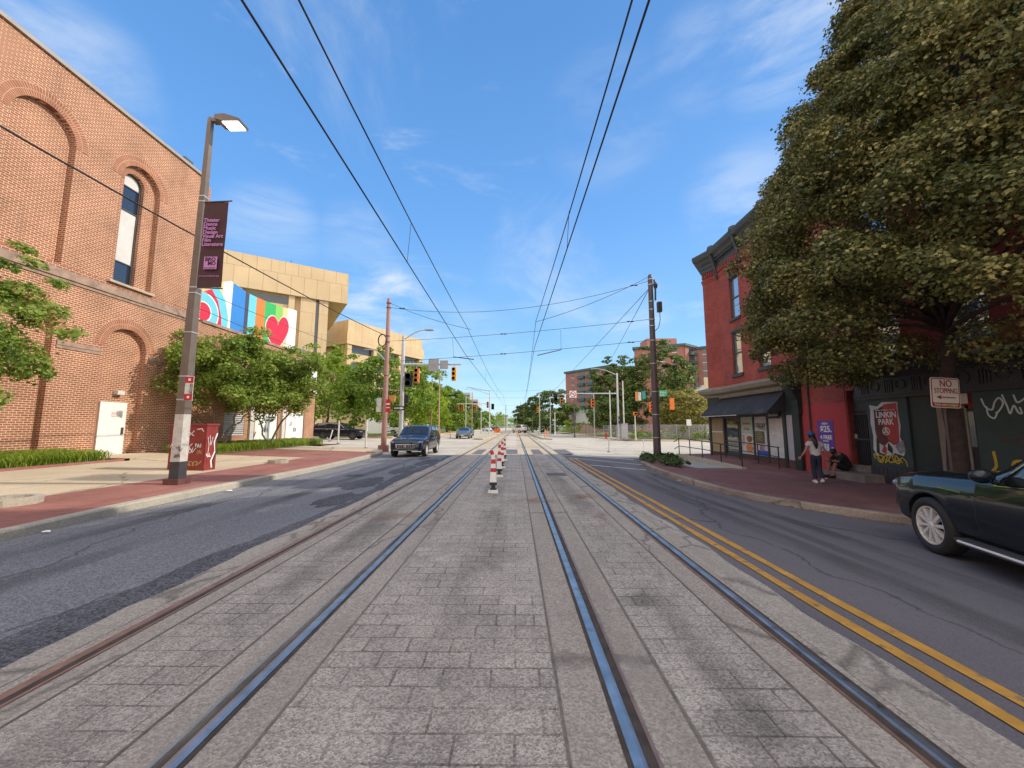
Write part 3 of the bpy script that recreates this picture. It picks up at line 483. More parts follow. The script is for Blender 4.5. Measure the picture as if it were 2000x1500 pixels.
# far pavements, medians, verges
ISL = lambda x, y: T(x)+.14
mb = MB()
def slab(mb, poly, h, base=-.03):
    k = len(poly); v0 = [(x, y, T(x)+base) for x, y in poly]; v1 = [(x, y, T(x)+h) for x, y in poly]
    mb.add(v0+v1, [tuple(range(k, 2*k))]+[(i, (i+1) % k, k+(i+1) % k, k+i) for i in range(k)])
slab(mb, [(-3.9, 46), (-5.2, 47.5), (-5.4, 60), (-5.4, 140), (-3.6, 140), (-3.6, 47)], .16); struct('median', mb, TRACKSUN)
mb = MB(); slab(mb, [(3.4, 50), (4.6, 49), (4.8, 60), (4.6, 140), (3.2, 140), (3.0, 60)], .16); struct('median', mb, TRACKSUN)
mb = MB(); slab(mb, [(13.2, 56), (14.2, 51.5), (17, 48), (45, 45), (120, 45), (120, 47.5), (20, 49.5), (15.5, 54), (14.5, 62), (14.5, 300), (12.6, 300), (12.8, 62)], .13); struct('concrete_pavement', mb, WALKC)
mb = MB(); slab(mb, [(14.5, 62), (15.5, 54), (20, 49.5), (120, 47.5), (400, 60), (400, 400), (14.5, 400)], .11); struct('verge', mb, GRASS)
mb = MB(); slab(mb, [(-12.9, 48), (-14.5, 45.2), (-60, 46), (-60, 48), (-16, 48.2), (-14.6, 50), (-14.6, 300), (-12.9, 300)], .13); struct('concrete_pavement', mb, WALKC)
mb = MB(); slab(mb, [(-14.6, 50), (-16, 48.2), (-60, 48), (-300, 60), (-300, 400), (-14.6, 400)], .11); struct('verge', mb, GRASS)

# ============================================================ left brick theatre
def archpoly(yc, r, z0, zs, n=18):
    return [(yc-r, z0), (yc+r, z0)]+[(yc+r*cos(pi*i/n), zs+r*sin(pi*i/n)) for i in range(n+1)]
XL = -17.0
th = thing('brick_theatre', 'tall orange brick building with blind arches at the left edge', 'building', (XL, 5, .2))
base = MB().box(-32, XL, -12, 19.6, -.3, 15.05).mesh('wall', [BRICK_L])
cuts = []
UP = [(12.62, .98, 7.62, 12.28), (8.9, .98, 7.62, 12.28), (16.22, .9, 7.66, 12.36), (5.2, .98, 7.62, 12.28)]
LO = [(12.65, 1.0, .1, 5.1), (16.33, .89, .1, 4.93), (8.9, 1.0, .1, 5.1), (5.2, 1., .1, 5.1)]
for yc, r, z0, zs in UP+LO: cuts.append(MB().prism(archpoly(yc, r, z0, zs), (XL-.22, 0, 0), (0, 1, 0), (0, 0, 1), (1, 0, 0), .6))
cuts.append(MB().prism(archpoly(16.1, .45, 7.58, 12.45), (XL-.55, 0, 0), (0, 1, 0), (0, 0, 1), (1, 0, 0), .5))
me = boolean(base, cuts, [BRICK_L]); attach(me, 'wall', th)
def archring(yc, r, wd, zs, a0=0, a1=pi, x=XL, pr=.007, n=40):
    mb = MB(); uv = []
    for i in range(n):
        t0 = a0+(a1-a0)*i/n; t1 = a0+(a1-a0)*(i+1)/n; c = []
        for t, q in ((t0, r), (t1, r), (t1, r+wd), (t0, r+wd)): c.append((x+pr, yc+q*cos(t), zs+q*sin(t)))
        mb.add(c, [(0, 1, 2, 3)[::-1]]); L = [(t0*(r+wd/2), 0), (t1*(r+wd/2), 0), (t1*(r+wd/2), wd), (t0*(r+wd/2), wd)]; uv += L[::-1]
        mb.add([(x-.1, yc+(r+wd)*cos(t), zs+(r+wd)*sin(t)) for t in (t0, t1)]+[(x+pr, yc+(r+wd)*cos(t), zs+(r+wd)*sin(t)) for t in (t1, t0)], [(0, 1, 2, 3)]); uv += [(0, 0), (.05, 0), (.05, .1), (0, .1)]
        mb.add([(x-.1, yc+r*cos(t), zs+r*sin(t)) for t in (t0, t1)]+[(x+pr, yc+r*cos(t), zs+r*sin(t)) for t in (t1, t0)], [(0, 1, 2, 3)]); uv += [(0, 0), (.05, 0), (.05, .1), (0, .1)]
    mb.uv = uv; return mb
for yc, r, z0, zs in UP+LO: archring(yc, r+.003, .43, zs).part('brick_arch', BRICK_RING, th)
archring(16.1, .453, .2, 12.45, x=XL-.22, pr=.007).part('brick_arch', BRICK_RING, th)
MB().box(-32.2, XL+.10, -12.1, 19.7, 15.053, 15.2).part('parapet_cap', mat('cap_metal', (.33, .29, .25), .6), th)
mb = MB(); mb.box(XL-.1, XL+.06, -12, 19.6, 7.28, 7.45); mb.box(XL-.1, XL+.10, -12, 19.6, 7.12, 7.277); mb.box(XL-.1, XL+.05, -12, 19.6, 7.0, 7.117); mb.part('belt_course', STONE, th)
mb = MB(); mb.box(XL-.1, XL+.035, -12, 19.6, 7.453, 7.6); mb.part('brick_sill_band', BRICK_L, th)
for y0, y1 in ((13.78, 15.3), (9.95, 11.5), (17.35, 19.6), (6.3, 7.8)):
    mb = MB(); mb.box(XL-.1, XL+.05, y0, y1, 4.62, 4.78); mb.box(XL-.1, XL+.03, y0, y1, 4.5, 4.617); mb.part('impost_ledge', STONE, th)
MB().box(XL-.3, XL+.16, 15.2, 17.2, 7.603, 7.7).part('window_sill', mat('sill_stone', (.44, .36, .27), .8), th)
# tall arched window
wn = attach(MB().prism([(15.65, 7.6), (15.71, 7.6), (15.71, 12.45)]+[(16.1-.39*cos(pi*i/14), 12.45+.39*sin(pi*i/14)) for i in range(15)][::1]+[(16.49, 7.6), (16.55, 7.6), (16.55, 12.45)]+[(16.1+.45*cos(pi*i/14), 12.45+.45*sin(pi*i/14)) for i in range(15)], (XL-.47, 0, 0), (0, 1, 0), (0, 0, 1), (1, 0, 0), .1).mesh('window', [DARKGREY]), 'window', th)
SHADE = mat('white_window_blind', (.62, .60, .57), .8, var=.12, scale=1.5)
def pane(z0, z1, m, top=False):
    poly = archpoly(16.1, .39, z0, 12.45) if top else [(15.71, z0), (16.49, z0), (16.49, z1), (15.71, z1)]
    MB().prism(poly, (XL-.44, 0, 0), (0, 1, 0), (0, 0, 1), (1, 0, 0), .02).part('pane', m, wn)
pane(7.62, 8.75, GLASSB); pane(8.80, 11.15, SHADE); pane(11.2, 11.75, GLASSB); pane(11.8, 12.25, GLASSB); pane(12.3, 0, SHADE, True)
for z in (8.75, 11.15, 11.75, 12.25): MB().box(XL-.45, XL-.38, 15.7, 16.5, z, z+.05).part('glazing_bar', DARKGREY, wn)
dr = attach(MB().box(XL-.24, XL-.15, 15.68, 16.78, .38, 2.62).mesh('door', [WHITE]), 'door', th)
MB().box(XL-.15, XL-.09, 16.62, 16.68, 1.25, 1.55).part('handle', DARKGREY, dr)
sg_ = attach(MB().box(XL-.149, XL-.138, 16.16, 16.36, 2.0, 2.2).mesh('notice', [WHITE]), 'notice', dr)
mb = MB(); RW = [(16.17, 2.01), (16.35, 2.01), (16.35, 2.19), (16.17, 2.19), (16.17, 2.01)]; mb.stroke(RW, .012, (XL-.138, 0, 0), (0, 1, 0), (0, 0, 1), (1, 0, 0)); mb.stroke([(16.2, 2.14), (16.32, 2.14)], .02, (XL-.138, 0, 0), (0, 1, 0), (0, 0, 1), (1, 0, 0)); mb.stroke([(16.2, 2.08), (16.32, 2.08)], .02, (XL-.138, 0, 0), (0, 1, 0), (0, 0, 1), (1, 0, 0)); mb.part('notice_lettering', RED, dr)
def scribble(n, x0, x1, y0, y1, seed, loops=2.2):
    q = random.Random(seed); pts = []; am = [q.random() for _ in range(n+2)]; K = 3
    for i in range(n*K):
        u = i/(n*K-1); a_ = am[int(i/K)]; pts.append((x0+(x1-x0)*u+(x1-x0)*.09*sin(u*n*1.9+seed), (y0+y1)/2+(y1-y0)*.5*sin(u*n*.95*loops+seed*2)*(.55+.45*(a_+(am[int(i/K)+1]-a_)*(i % K)/K))))
    return pts
MB().stroke(scribble(18, 16.38, 16.62, 1.95, 2.3, 3), .02, (XL-.15, 0, 0), (0, 1, 0), (0, 0, 1), (1, 0, 0)).part('graffiti', GREY, dr)
mb = MB(); mb.box(XL-.22, XL-.02, 16.2, 16.5, 2.95, 3.12); mb.part('wall_light', OFFW, th)
MB().box(XL-.22, XL+.5, 15.5, 17.0, .2, .37).part('doorstep', WALKC, th)
mb = MB(); mb.box(-20, XL-.12, 19.604, 20.1, 7.5, 14.9); mb.part('end_pier', BRICK_L, th); MB().box(-17.6, -17.1, 18.3, 18.8, 15.203, 15.5).part('roof_vent', DARKGREY, th)
# low annex
an = thing('brick_annex', 'low orange brick annex behind the bushy tree, with white doors', 'building', (XL, 26, .3))
base = MB().box(-30, XL, 19.605, 32.3, -.3, 7.2).mesh('wall', [BRICK_L])
me = boolean(base, [MB().box(XL-.12, XL+.5, 22.3, 24.0, 1.05, 2.45), MB().box(XL-.15, XL+.5, 25.0, 27.4, -.2, 2.5), MB().box(XL-.15, XL+.5, 28.4, 30.8, -.2, 2.7)], [BRICK_L]); attach(me, 'wall', an)
MB().box(-30.1, XL+.08, 20.11, 32.4, 7.203, 7.36).part('parapet_cap', STONE, an)
mb = MB()
for i in range(12): mb.box(XL-.1, XL-.02, 22.3, 24.0, 1.07+i*.115, 1.14+i*.115)
mb.part('louvre', mat('louvre_white', (.6, .6, .58), .5), an)
for y0, z1 in ((25.0, 2.5), (28.4, 2.7)):
    d = attach(MB().box(XL-.12, XL-.06, y0+.04, y0+1.18, .3, z1-.04).box(XL-.12, XL-.06, y0+1.22, y0+2.36, .3, z1-.04).mesh('door', [WHITE]), 'door', an)
    for yh in (1.08, 1.3): MB().box(XL-.06, XL-.02, y0+yh, y0+yh+.04, 1.2, 1.5).part('handle', DARKGREY, d)
    if y0 > 28: MB().stroke(scribble(10, y0+.5, y0+.9, 1.6, 2.0, 5), .03, (XL-.06, 0, 0), (0, 1, 0), (0, 0, 1), (1, 0, 0)).part('graffiti', GREY, d)
for y in (24.35, 27.7): MB().box(XL-.05, XL+.14, y, y+.35, .2, 3.2).part('white_pilaster', OFFW, an)
mb = MB(); mb.box(XL-.05, XL+.10, 28.6, 32.2, 5.15, 6.3); mb.part('white_panel', WHITE, an)
mb = MB(); mb.box(XL-.05, XL+.16, 27.6, 32.25, 4.35, 4.95); mb.part('white_panel', OFFW, an)
mb = MB(); mb.tube([(XL+.06, 24.7, 1.2), (XL+.08, 24.85, .9), (XL+.08, 25.0, 1.25)], .03); mb.part('hose', mat('hose', (.3, .16, .1), .7), an)
MB().box(-18.2, -17.5, 30.6, 31.3, 7.363, 7.9).part('roof_box', GREY, an)
# mural wall standing on the annex roof
XM = -18.5
mu = thing('mural_wall', 'wall painted with coloured stripes and a red heart above the annex', 'mural', (XM, 26, 7.36))
top = [(20.4, 9.55), (21.4, 9.75), (23.9, 11.0), (25.5, 10.75), (27.2, 10.8), (29.0, 10.95), (31.2, 11.3)]
MB().prism([(20.4, 7.365)]+[(31.4, 7.365)]+top[::-1], (XM-.35, 0, 0), (0, 1, 0), (0, 0, 1), (1, 0, 0), .35).part('panel', mat('mural_cream', (.72, .55, .28), .7, var=.05), mu)
ftop = lambda y: float(np.interp(y, [p[0] for p in top], [p[1] for p in top]))
MC = {n: mat('mural_'+n, c, .7, var=.06) for n, c in dict(red=(.60, .02, .06), cyan=(.14, .55, .68), blue=(.03, .22, .60), navy=(.05, .06, .11), orange=(.62, .20, .045), green=(.03, .42, .11), lime=(.22, .52, .10), white=(.75, .73, .70)).items()}
pk = [0]
def paint(poly, c, name='paint'):
    pk[0] += 1; MB().prism(poly, (XM, 0, 0), (0, 1, 0), (0, 0, 1), (1, 0, 0), .004+.0025*pk[0]).part(name+'_'+c, MC[c], mu)
def stripe(y0, y1, c): paint([(y0, 7.38), (y1, 7.38)]+[(y, ftop(y)-.01) for y in np.linspace(y1, y0, 5)], c, 'stripe')
stripe(23.3, 24.1, 'white'); stripe(24.1, 25.3, 'blue'); stripe(25.3, 25.65, 'navy'); stripe(25.65, 26.4, 'cyan'); stripe(26.4, 27.35, 'orange'); stripe(27.35, 28.6, 'green'); stripe(28.6, 29.5, 'lime'); stripe(30.1, 31.38, 'white')
def disc(r, c, yc=21.9, zc=8.35, st=1.0): paint([(yc+r*cos(a), max(7.38, zc+r*st*sin(a))) for a in np.linspace(0, 2*pi, 28, endpoint=False)], c, 'ring')
paint([(22.2, 7.38), (23.9, 7.38), (23.85, 8.6), (23.5, 9.6), (22.9, 10.2), (22.2, 9.8)], 'cyan', 'ring')
paint([(20.6, 7.38), (23.4, 7.38), (23.3, 8.4), (22.95, 9.3), (22.4, 9.9), (21.6, 9.4), (20.6, 8.9)], 'red', 'ring')
disc(1.2, 'white'); disc(1.12, 'cyan'); disc(.62, 'white'); disc(.54, 'red')
hp = []
for i in range(40):
    a = 2*pi*i/40; hp.append((28.95+.088*16*sin(a)**3, 8.85+.105*(13*cos(a)-5*cos(2*a)-2*cos(3*a)-cos(4*a))))
hp = [(y, max(7.38, z+(y-28.95)*.22)) for y, z in hp]
paint([(28.95+(y-28.95)*1.05, max(7.37, 8.85+(z-8.85)*1.05)) for y, z in hp], 'white', 'heart_edge'); paint(hp, 'red', 'heart')
# pale concrete civic buildings
def slabbox(mb, o, d, n, a0, a1, b0, b1, z0, z1, mi=0):   # along d from a0..a1, depth along n b0..b1
    o, d, n = Vector(o), Vector(d), Vector(n)
    vs = [o+d*a+n*b+Vector((0, 0, z)) for z in (z0, z1) for b in (b0, b1) for a in (a0, a1)]
    mb.add(vs, [(0, 2, 3, 1), (4, 5, 7, 6), (0, 1, 5, 4), (2, 6, 7, 3), (0, 4, 6, 2), (1, 3, 7, 5)], mi)
BW = brickmat('beige_panel', (.60, .455, .27), (.56, .42, .25), (.30, .22, .13), 2.2, 30, .035, var=.10, vscale=.15, streak=.25, dirt=(.42, .31, .19), bump=.2)
BW2 = brickmat('beige_panel_wide', (.60, .455, .27), (.56, .42, .25), (.33, .25, .15), 3.6, 3.9, .03, var=.10, vscale=.15, streak=.25, dirt=(.42, .31, .19), bump=.2)
DARKW = glassmat('dark_band_window', (.035, .045, .06), .15)
A = thing('civic_building', 'large beige concrete building with overhanging top storey behind the mural', 'building', (-34, 75, .3))
dA = Vector((-1.5, -1, 0)).normalized(); nA = Vector((-dA.y, dA.x, 0)); nA = nA if nA.y > 0 else -nA
o = (-34, 75, 0)
mb = MB(); slabbox(mb, o, dA, nA, 0, 46, 0, 26, 26.2, 32.4); mb.part('top_storey', BW, A)
mb = MB(); slabbox(mb, o, dA, nA, 3.4, 46, 1.2, 26, 0, 26.197); mb.part('wall', BW2, A)
mb = MB(); slabbox(mb, o, dA, nA, 5.6, 8.2, .4, 1.19, 0, 26.19); slabbox(mb, o, dA, nA, 9.2, 10.2, .4, 1.19, 0, 26.19); slabbox(mb, o, dA, nA, 17.4, 18.4, .4, 1.19, 0, 26.19); slabbox(mb, o, dA, nA, 26, 27, .4, 1.19, 0, 26.19); slabbox(mb, o, dA, nA, 3.4, 5.0, .4, 1.19, 0, 26.19); mb.part('pier', BW2, A)
for a0, a1 in ((10.25, 17.35), (18.45, 25.95)):
    for k in range(5):
        z = 25.9-k*4.1
        mb = MB(); slabbox(mb, o, dA, nA, a0, a1, 1.1, 1.19, z-1.5, z); mb.part('window', DARKW, A)
        mb = MB(); slabbox(mb, o, dA, nA, a0, a1, .8, 1.19, z-4.05, z-1.52); mb.part('spandrel', BW2, A)
mb = MB(); slabbox(mb, o, dA, nA, 5.05, 5.55, 1.0, 1.19, 0, 26.19); mb.part('window', DARKW, A)
MB().tube([(-46, 75, 32.4), (-46, 75, 35.5)], .06).part('mast', DARKGREY, A)
B = thing('civic_building', 'lower beige concrete building behind the street trees, right of the larger one', 'building', (-42.6, 95, .3), group=None)
dB = Vector((.55, 1, 0)).normalized(); nB = Vector((-dB.y, dB.x, 0)); o = (-42.6, 95, 0)
mb = MB(); slabbox(mb, o, dB, nB, 0, 27.2, 0, 30, 25.6, 28.7); mb.part('top_storey', BW, B)
mb = MB(); slabbox(mb, o, dB, nB, -.4, 27.6, -.4, 30, 22.4, 25.597); mb.part('band', BW2, B)
mb = MB(); slabbox(mb, o, dB, nB, 1.6, 26.4, 1.0, 28, 0, 22.397); mb.part('wall', BW2, B)
mb = MB()
for a in (0, 8.3, 17.5, 26): slabbox(mb, o, dB, nB, a, a+1.3, -.1, .99, 0, 22.39)
mb.part('pier', BW2, B)
for a0, a1 in ((1.35, 8.25), (9.65, 17.45), (18.85, 25.95)):
    for k in range(5): mb = MB(); slabbox(mb, o, dB, nB, a0, a1, .9, .99, 20.6-k*4.1, 22.1-k*4.1); mb.part('window', DARKW, B)
MB().box(-44, -22, 74, 75, 0, 4.2).thing('concrete_wall', BW2, 'low beige concrete wall under the far street trees on the left', 'wall')
# ============================================================ right hand buildings
XR = 11.1
DG = mat('dark_green_paint', (.022, .035, .034), .55, var=.2, scale=2)
DG2 = mat('green_board', (.035, .062, .062), .6, var=.22, scale=1.5, dirt=(.05, .075, .07), dirt_scale=2)
CHAR = mat('charcoal_paint', (.045, .045, .052), .55, var=.18, scale=3)
CORN = mat('cornice_paint', (.045, .052, .052), .5, var=.2)
TANP = mat('tan_moulding', (.25, .22, .17), .7, var=.15)
rb = thing('corner_building', 'three storey red brick corner building with dark cornice and awning', 'building', (XR, 18, -.1))
FP = [(XR, 13.05), (30, 13.05), (30, 24.5), (13, 24.5), (10.78, 21.5), (XR, 20.6)]
base = MB().prism(FP, (0, 0, -.4), (1, 0, 0), (0, 1, 0), (0, 0, 1), 11.0).mesh('wall', [BRICK_R])
WINS = [(18.62, 19.42, 7.06, 9.2), (18.7, 19.5, 4.2, 6.35), (16.52, 17.32, 7.06, 9.2), (16.6, 17.4, 4.22, 6.35), (14.4, 15.2, 7.06, 9.2), (14.4, 15.2, 4.22, 6.35)]
me = boolean(base, [MB().box(XR-.5, XR+.2, a, b, c, d) for a, b, c, d in WINS], [BRICK_R]); attach(me, 'wall', rb)
FRM = mat('sash_paint', (.06, .075, .075), .5); FRW = mat('sash_white', (.5, .52, .5), .5)
SKYG = mat('sky_glass', (.50, .56, .62), .03, .75, var=.03)
def sash(bld, x, a, b, c, d, sill=True, sm=FRM):
    mb = MB(); X0, X1 = x+.08, x+.16; f = .07
    mb.box(X0, X1, a, a+f, c, d); mb.box(X0, X1, b-f, b, c, d); mb.box(X0, X1, a+f, b-f, c, c+f); mb.box(X0, X1, a+f, b-f, d-f, d); m_ = (c+d)/2; mb.box(X0-.005, X1, a+f, b-f, m_-.035, m_+.035)
    w_ = mb.part('window', sm, bld)
    MB().box(X1-.045, X1-.03, a+f, b-f, c+f, m_-.035).part('pane', SKYG, w_); MB().box(X1-.03, X1-.015, a+f, b-f, m_+.035, d-f).part('pane', SKYG, w_)
    if sill: MB().box(x-.08, x+.1, a-.08, b+.08, c-.13, c-.002).part('window_sill', CORN, w_)
    MB().box(x-.03, x+.09, a-.06, b+.06, d+.002, d+.12).part('lintel', CORN, w_)
for a, b, c, d in WINS: sash(rb, XR, a, b, c, d)
def cornice(prof, path, mt, nm, parent):   # prof (out, z) swept round a plan path, facing left/outwards
    mb = MB(); path = [Vector(p) for p in path]; k = len(prof); vs = []
    for i, p in enumerate(path):
        ns = []
        for q, r in ((i-1, i), (i, i+1)):
            if q >= 0 and r < len(path): d = (path[r]-path[q]).normalized(); ns.append(Vector((-d.y, d.x)))
        n = sum(ns, Vector((0, 0))); n = n/n.dot(ns[0]) if len(ns) > 1 else ns[0]
        vs += [(p.x+n.x*o, p.y+n.y*o, z) for o, z in prof]
    fs = [(i*k+j, i*k+j+1, (i+1)*k+j+1, (i+1)*k+j) for i in range(len(path)-1) for j in range(k-1)]
    mb.add(vs, fs); mb.add([vs[j] for j in range(k)], [tuple(range(k))]); mb.add(vs[-k:], [tuple(range(k))]); return mb.part(nm, mt, parent)
CP = [(XR, 13.05), (XR, 20.6), (10.78, 21.5), (13, 24.5)]
cornice([(0, 10.3), (.06, 10.3), (.06, 10.5), (.1, 10.52), (.1, 10.72), (.22, 10.8), (.26, 10.95), (.42, 11.05), (.46, 11.2), (.46, 11.32), (0, 11.36)], CP, CORN, 'cornice', rb)
cornice([(0, 9.68), (.03, 9.68), (.03, 9.78), (.06, 9.8), (.06, 9.9), (0, 9.9)], CP, BRICK_R, 'brick_string', rb)
mb = MB(); mb.box(XR-.04, XR+.02, 13.1, 20.55, 10.283, 10.299)
for i in range(50):
    y = 13.15+i*.148
    mb.box(XR-.08, XR+.02, y, y+.075, 9.98, 10.28)
for i in range(6): p = Vector((XR, 20.6, 0)).lerp(Vector((10.78, 21.5, 0)), (i+.3)/6); mb.box(p.x-.08, p.x+.05, p.y, p.y+.08, 9.98, 10.28)
mb.part('brick_corbels', BRICK_R, rb)
mb = MB()
for i in range(72): y = 13.1+i*.104; mb.box(XR-.2, XR-.06, y, y+.05, 10.6, 10.72)
mb.part('dentils', CORN, rb)
for y in (20.35, 18.2, 16.0, 13.9):
    mb = MB(); pr = [(0, 9.62), (.07, 9.62), (.13, 9.8), (.10, 10.0), (.22, 10.4), (.36, 10.9), (.50, 11.3), (.46, 11.48), (.28, 11.56), (.1, 11.45), (0, 11.4)]
    mb.prism([(-a, b) for a, b in pr], (XR, y, 0), (1, 0, 0), (0, 0, 1), (0, 1, 0), .15); mb.part('cornice_bracket', CORN, rb)
# shopfront
MB().box(XR-.10, XR+.05, 15.05, 20.58, 2.12, 3.2).part('fascia', DG, rb)
cornice([(.1, 3.12), (.2, 3.14), (.22, 3.24), (.42, 3.34), (.50, 3.5), (.50, 3.58), (0, 3.72)], [(XR, 15.05), (XR, 20.6), (10.78, 21.5), (12, 23.15)], TANP, 'shop_cornice', rb)
mb = MB()
for i in range(52): y = 15.15+i*.105; mb.box(XR-.26, XR-.1, y, y+.055, 3.06, 3.14)
mb.part('dentils', TANP, rb)
mb = MB(); mb.prism([(0, 2.1), (-.16, 2.1), (-.2, 2.6), (-.34, 2.9), (-.52, 3.2), (-.58, 3.62), (0, 3.7)], (XR, 14.98, 0), (1, 0, 0), (0, 0, 1), (0, 1, 0), .4); mb.part('console_bracket', DG, rb)
mb = MB(); mb.box(XR-.14, XR+.05, 15.05, 15.42, -.12, 2.118); mb.box(XR-.12, XR+.05, 15.86, 16.02, -.12, 2.118); mb.box(XR-.1, XR+.05, 15.42, 15.86, 2.06, 2.118); mb.part('shop_pier', DG, rb)
mb = MB(); mb.box(XR-.09, XR+.02, 16.02, 19.12, -.2, .22); mb.box(XR-.09, XR+.02, 15.42, 15.86, -.2, .26); mb.part('knee_wall', BRICK_D, rb)
mb = MB()
for y in (16.98, 17.98, 19.07, 20.5): mb.box(XR-.11, XR+.02, y, y+.09, .0, 2.118)
mb.box(XR-.10, XR+.02, 16.02, 20.5, 2.03, 2.117); mb.box(XR-.1, XR+.02, 16.02, 19.07, .22, .29)
mb.part('mullion', CHAR, rb)
PAP = mat('white_paper', (.62, .62, .60), .8, var=.08, scale=4, dirt=(.45, .45, .44), dirt_scale=3)
LIL = mat('lilac_board', (.42, .40, .46), .8, var=.1); TANB = mat('tan_board', (.36, .27, .15), .8, var=.15); MINT = mat('mint_paper', (.42, .55, .46), .7, var=.05)
F = ((0, -1, 0), (0, 0, 1), (-1, 0, 0))       # facade frame: right along -Y, up, outwards
def win(y0, y1, z0, z1, m, lab=None): return attach(MB().box(XR-.06, XR+.01, y0, y1, z0, z1).mesh('shop_window', [m]), 'shop_window', rb, lab)
wa = win(18.07, 19.07, .29, 2.03, PAP, 'shop window papered with a food poster'); wb_ = win(17.07, 17.98, .29, 2.03, PAP, 'shop window with black scrawl, dark board and blue poster'); wc = win(16.02, 16.98, .29, 2.03, PAP, 'shop window covered with blank white paper'); wd = win(15.42, 15.86, .26, 2.06, LIL, 'narrow boarded side window')
CA, CB = Vector((XR, 20.6, 0)), Vector((10.78, 21.5, 0)); cdv = (CB-CA).normalized(); cnv = Vector((-cdv.y, cdv.x, 0)); cnv = cnv if cnv.x < 0 else -cnv; CL = (CB-CA).length
mb = MB(); slabbox(mb, CA, cdv, cnv, .10, CL-.12, .0, .05, .26, 2.03); we = attach(mb.mesh('shop_window', [TANB]), 'shop_window', rb, 'shop window boarded in tan')
mb = MB(); slabbox(mb, CA, cdv, cnv, CL-.118, CL+.01, -.05, .10, -.15, 2.118); mb.part('corner_post', DG, rb)
mb = MB(); slabbox(mb, CA, cdv, cnv, .09, CL-.12, -.02, .075, 2.035, 2.118); mb.part('mullion', CHAR, rb)
mb = MB(); slabbox(mb, CA, cdv, cnv, .0, CL+.01, -.02, .11, 2.122, 3.2); mb.part('fascia', DG, rb)
mb = MB(); slabbox(mb, CA, cdv, cnv, .09, CL-.12, -.02, .07, -.2, .255); mb.part('knee_wall', BRICK_D, rb)
def on(par, y0, y1, z0, z1, m, nm, x=XR-.066): return MB().box(x, x+.005, y0, y1, z0, z1).part(nm, m, par)
on(wa, 18.1, 19.04, 1.25, 2.0, MINT, 'poster'); RT = mat('brick_red_print', (.5, .10, .07), .7)
text('Sandwich', .2, (XR-.066, 18.92, 1.68), F[0], F[1], RT, wa, bold=.02, width=.66); text('& Subs', .2, (XR-.066, 18.82, 1.42), F[0], F[1], RT, wa, bold=.02, width=.46)
FOODB = mat('food_brown', (.24, .10, .05), .7, var=.5, scale=16); FOODO = mat('food_orange', (.62, .24, .08), .7, var=.5, scale=14)
mb = MB(); blob_pts = [(18.42+.22*cos(a)*(1+.15*sin(3*a)), 1.0+.15*sin(a)) for a in np.linspace(0, 2*pi, 20, endpoint=False)]; mb.prism(blob_pts, (XR-.068, 0, 0), (0, 1, 0), (0, 0, 1), (1, 0, 0), .006); mb.part('food_picture', FOODB, wa)
mb = MB(); blob_pts = [(18.45+.28*cos(a)*(1+.1*sin(4*a)), .6+.2*sin(a)) for a in np.linspace(0, 2*pi, 20, endpoint=False)]; mb.prism(blob_pts, (XR-.068, 0, 0), (0, 1, 0), (0, 0, 1), (1, 0, 0), .006); mb.part('food_picture', FOODO, wa)
mb = MB()
for i in range(7): mb.box(XR-.066, XR-.062, 18.80, 18.98, .72+i*.07, .76+i*.07)
mb.part('print_lines', RT, wa)
mb = MB(); mb.stroke(scribble(26, -17.9, -17.2, 1.5, 1.78, 8), .018, (XR-.06, 0, 0), *F); mb.stroke(scribble(16, -17.75, -17.2, 1.42, 1.6, 2), .02, (XR-.062, 0, 0), *F); mb.part('graffiti', BLACK, wb_)
OLV = mat('chalk_board', (.13, .125, .07), .8, var=.3, scale=8); on(wb_, 17.3, 17.95, .82, 1.38, OLV, 'board'); BLU = mat('blue_poster', (.03, .10, .45), .6, var=.3, scale=4); on(wb_, 17.12, 17.8, .30, .52, BLU, 'poster'); on(wb_, 17.35, 17.7, .53, .78, mat('pink_poster', (.42, .2, .28), .7, var=.5, scale=9), 'poster')
mb = MB()
for i in range(5): mb.stroke([(-17.85, 1.3-i*.08), (-17.85+.3+.2*((i*7) % 3)/3, 1.3-i*.08)], .018, (XR-.066, 0, 0), *F)
mb.part('chalk_lines', mat('chalk_yellow', (.5, .45, .2), .8), wb_)
mb = MB(); mb.stroke([(-16.75, 1.2), (-16.5, 1.22)], .015, (XR-.06, 0, 0), *F); mb.stroke([(-16.3, 1.15), (-16.32, .85)], .015, (XR-.06, 0, 0), *F); mb.stroke(scribble(9, -16.6, -16.2, .7, .95, 4), .008, (XR-.06, 0, 0), *F); mb.part('pen_marks', GREY, wc)
mb = MB(); slabbox(mb, CA, cdv, cnv, .11, CL-.13, .051, .06, 1.28, 1.34); mb.part('batten', PAP, we)
sd_ = attach(MB().box(XR-.03, XR+.02, 19.18, 20.48, .0, 2.0).mesh('shop_door', [CHAR]), 'shop_door', rb)
mb = MB(); mb.box(XR-.05, XR-.032, 19.36, 20.3, .35, 1.85); mb.part('pane', GLASS, sd_); MB().box(XR-.09, XR-.051, 19.4, 20.26, .98, 1.02).part('handle', GALV, sd_)
MB().box(XR-.14, XR-.11, 16.15, 16.95, 1.93, 2.22).part('shop_sign', BLACK, rb); sgn = [c for c in rb.children if c.name.startswith('shop_sign')][0]
text('Daulton', .16, (XR-.144, 16.84, 2.03), F[0], F[1], WHITE, sgn, width=.58, bold=.005)
aw = MB(); ya, yb = 15.75, 21.35; n = 16
vs = []
for i in range(n+1):
    y = ya+(yb-ya)*i/n; s_ = .03*sin(i*1.3)
    vs += [(XR-.12, y, 3.02), (XR-.48+.01*sin(i*2), y, 2.62+s_*.4), (XR-.88, y, 2.20+.012*sin(i*2.1)), (XR-.90, y, 2.12+.02*sin(i*1.7))]
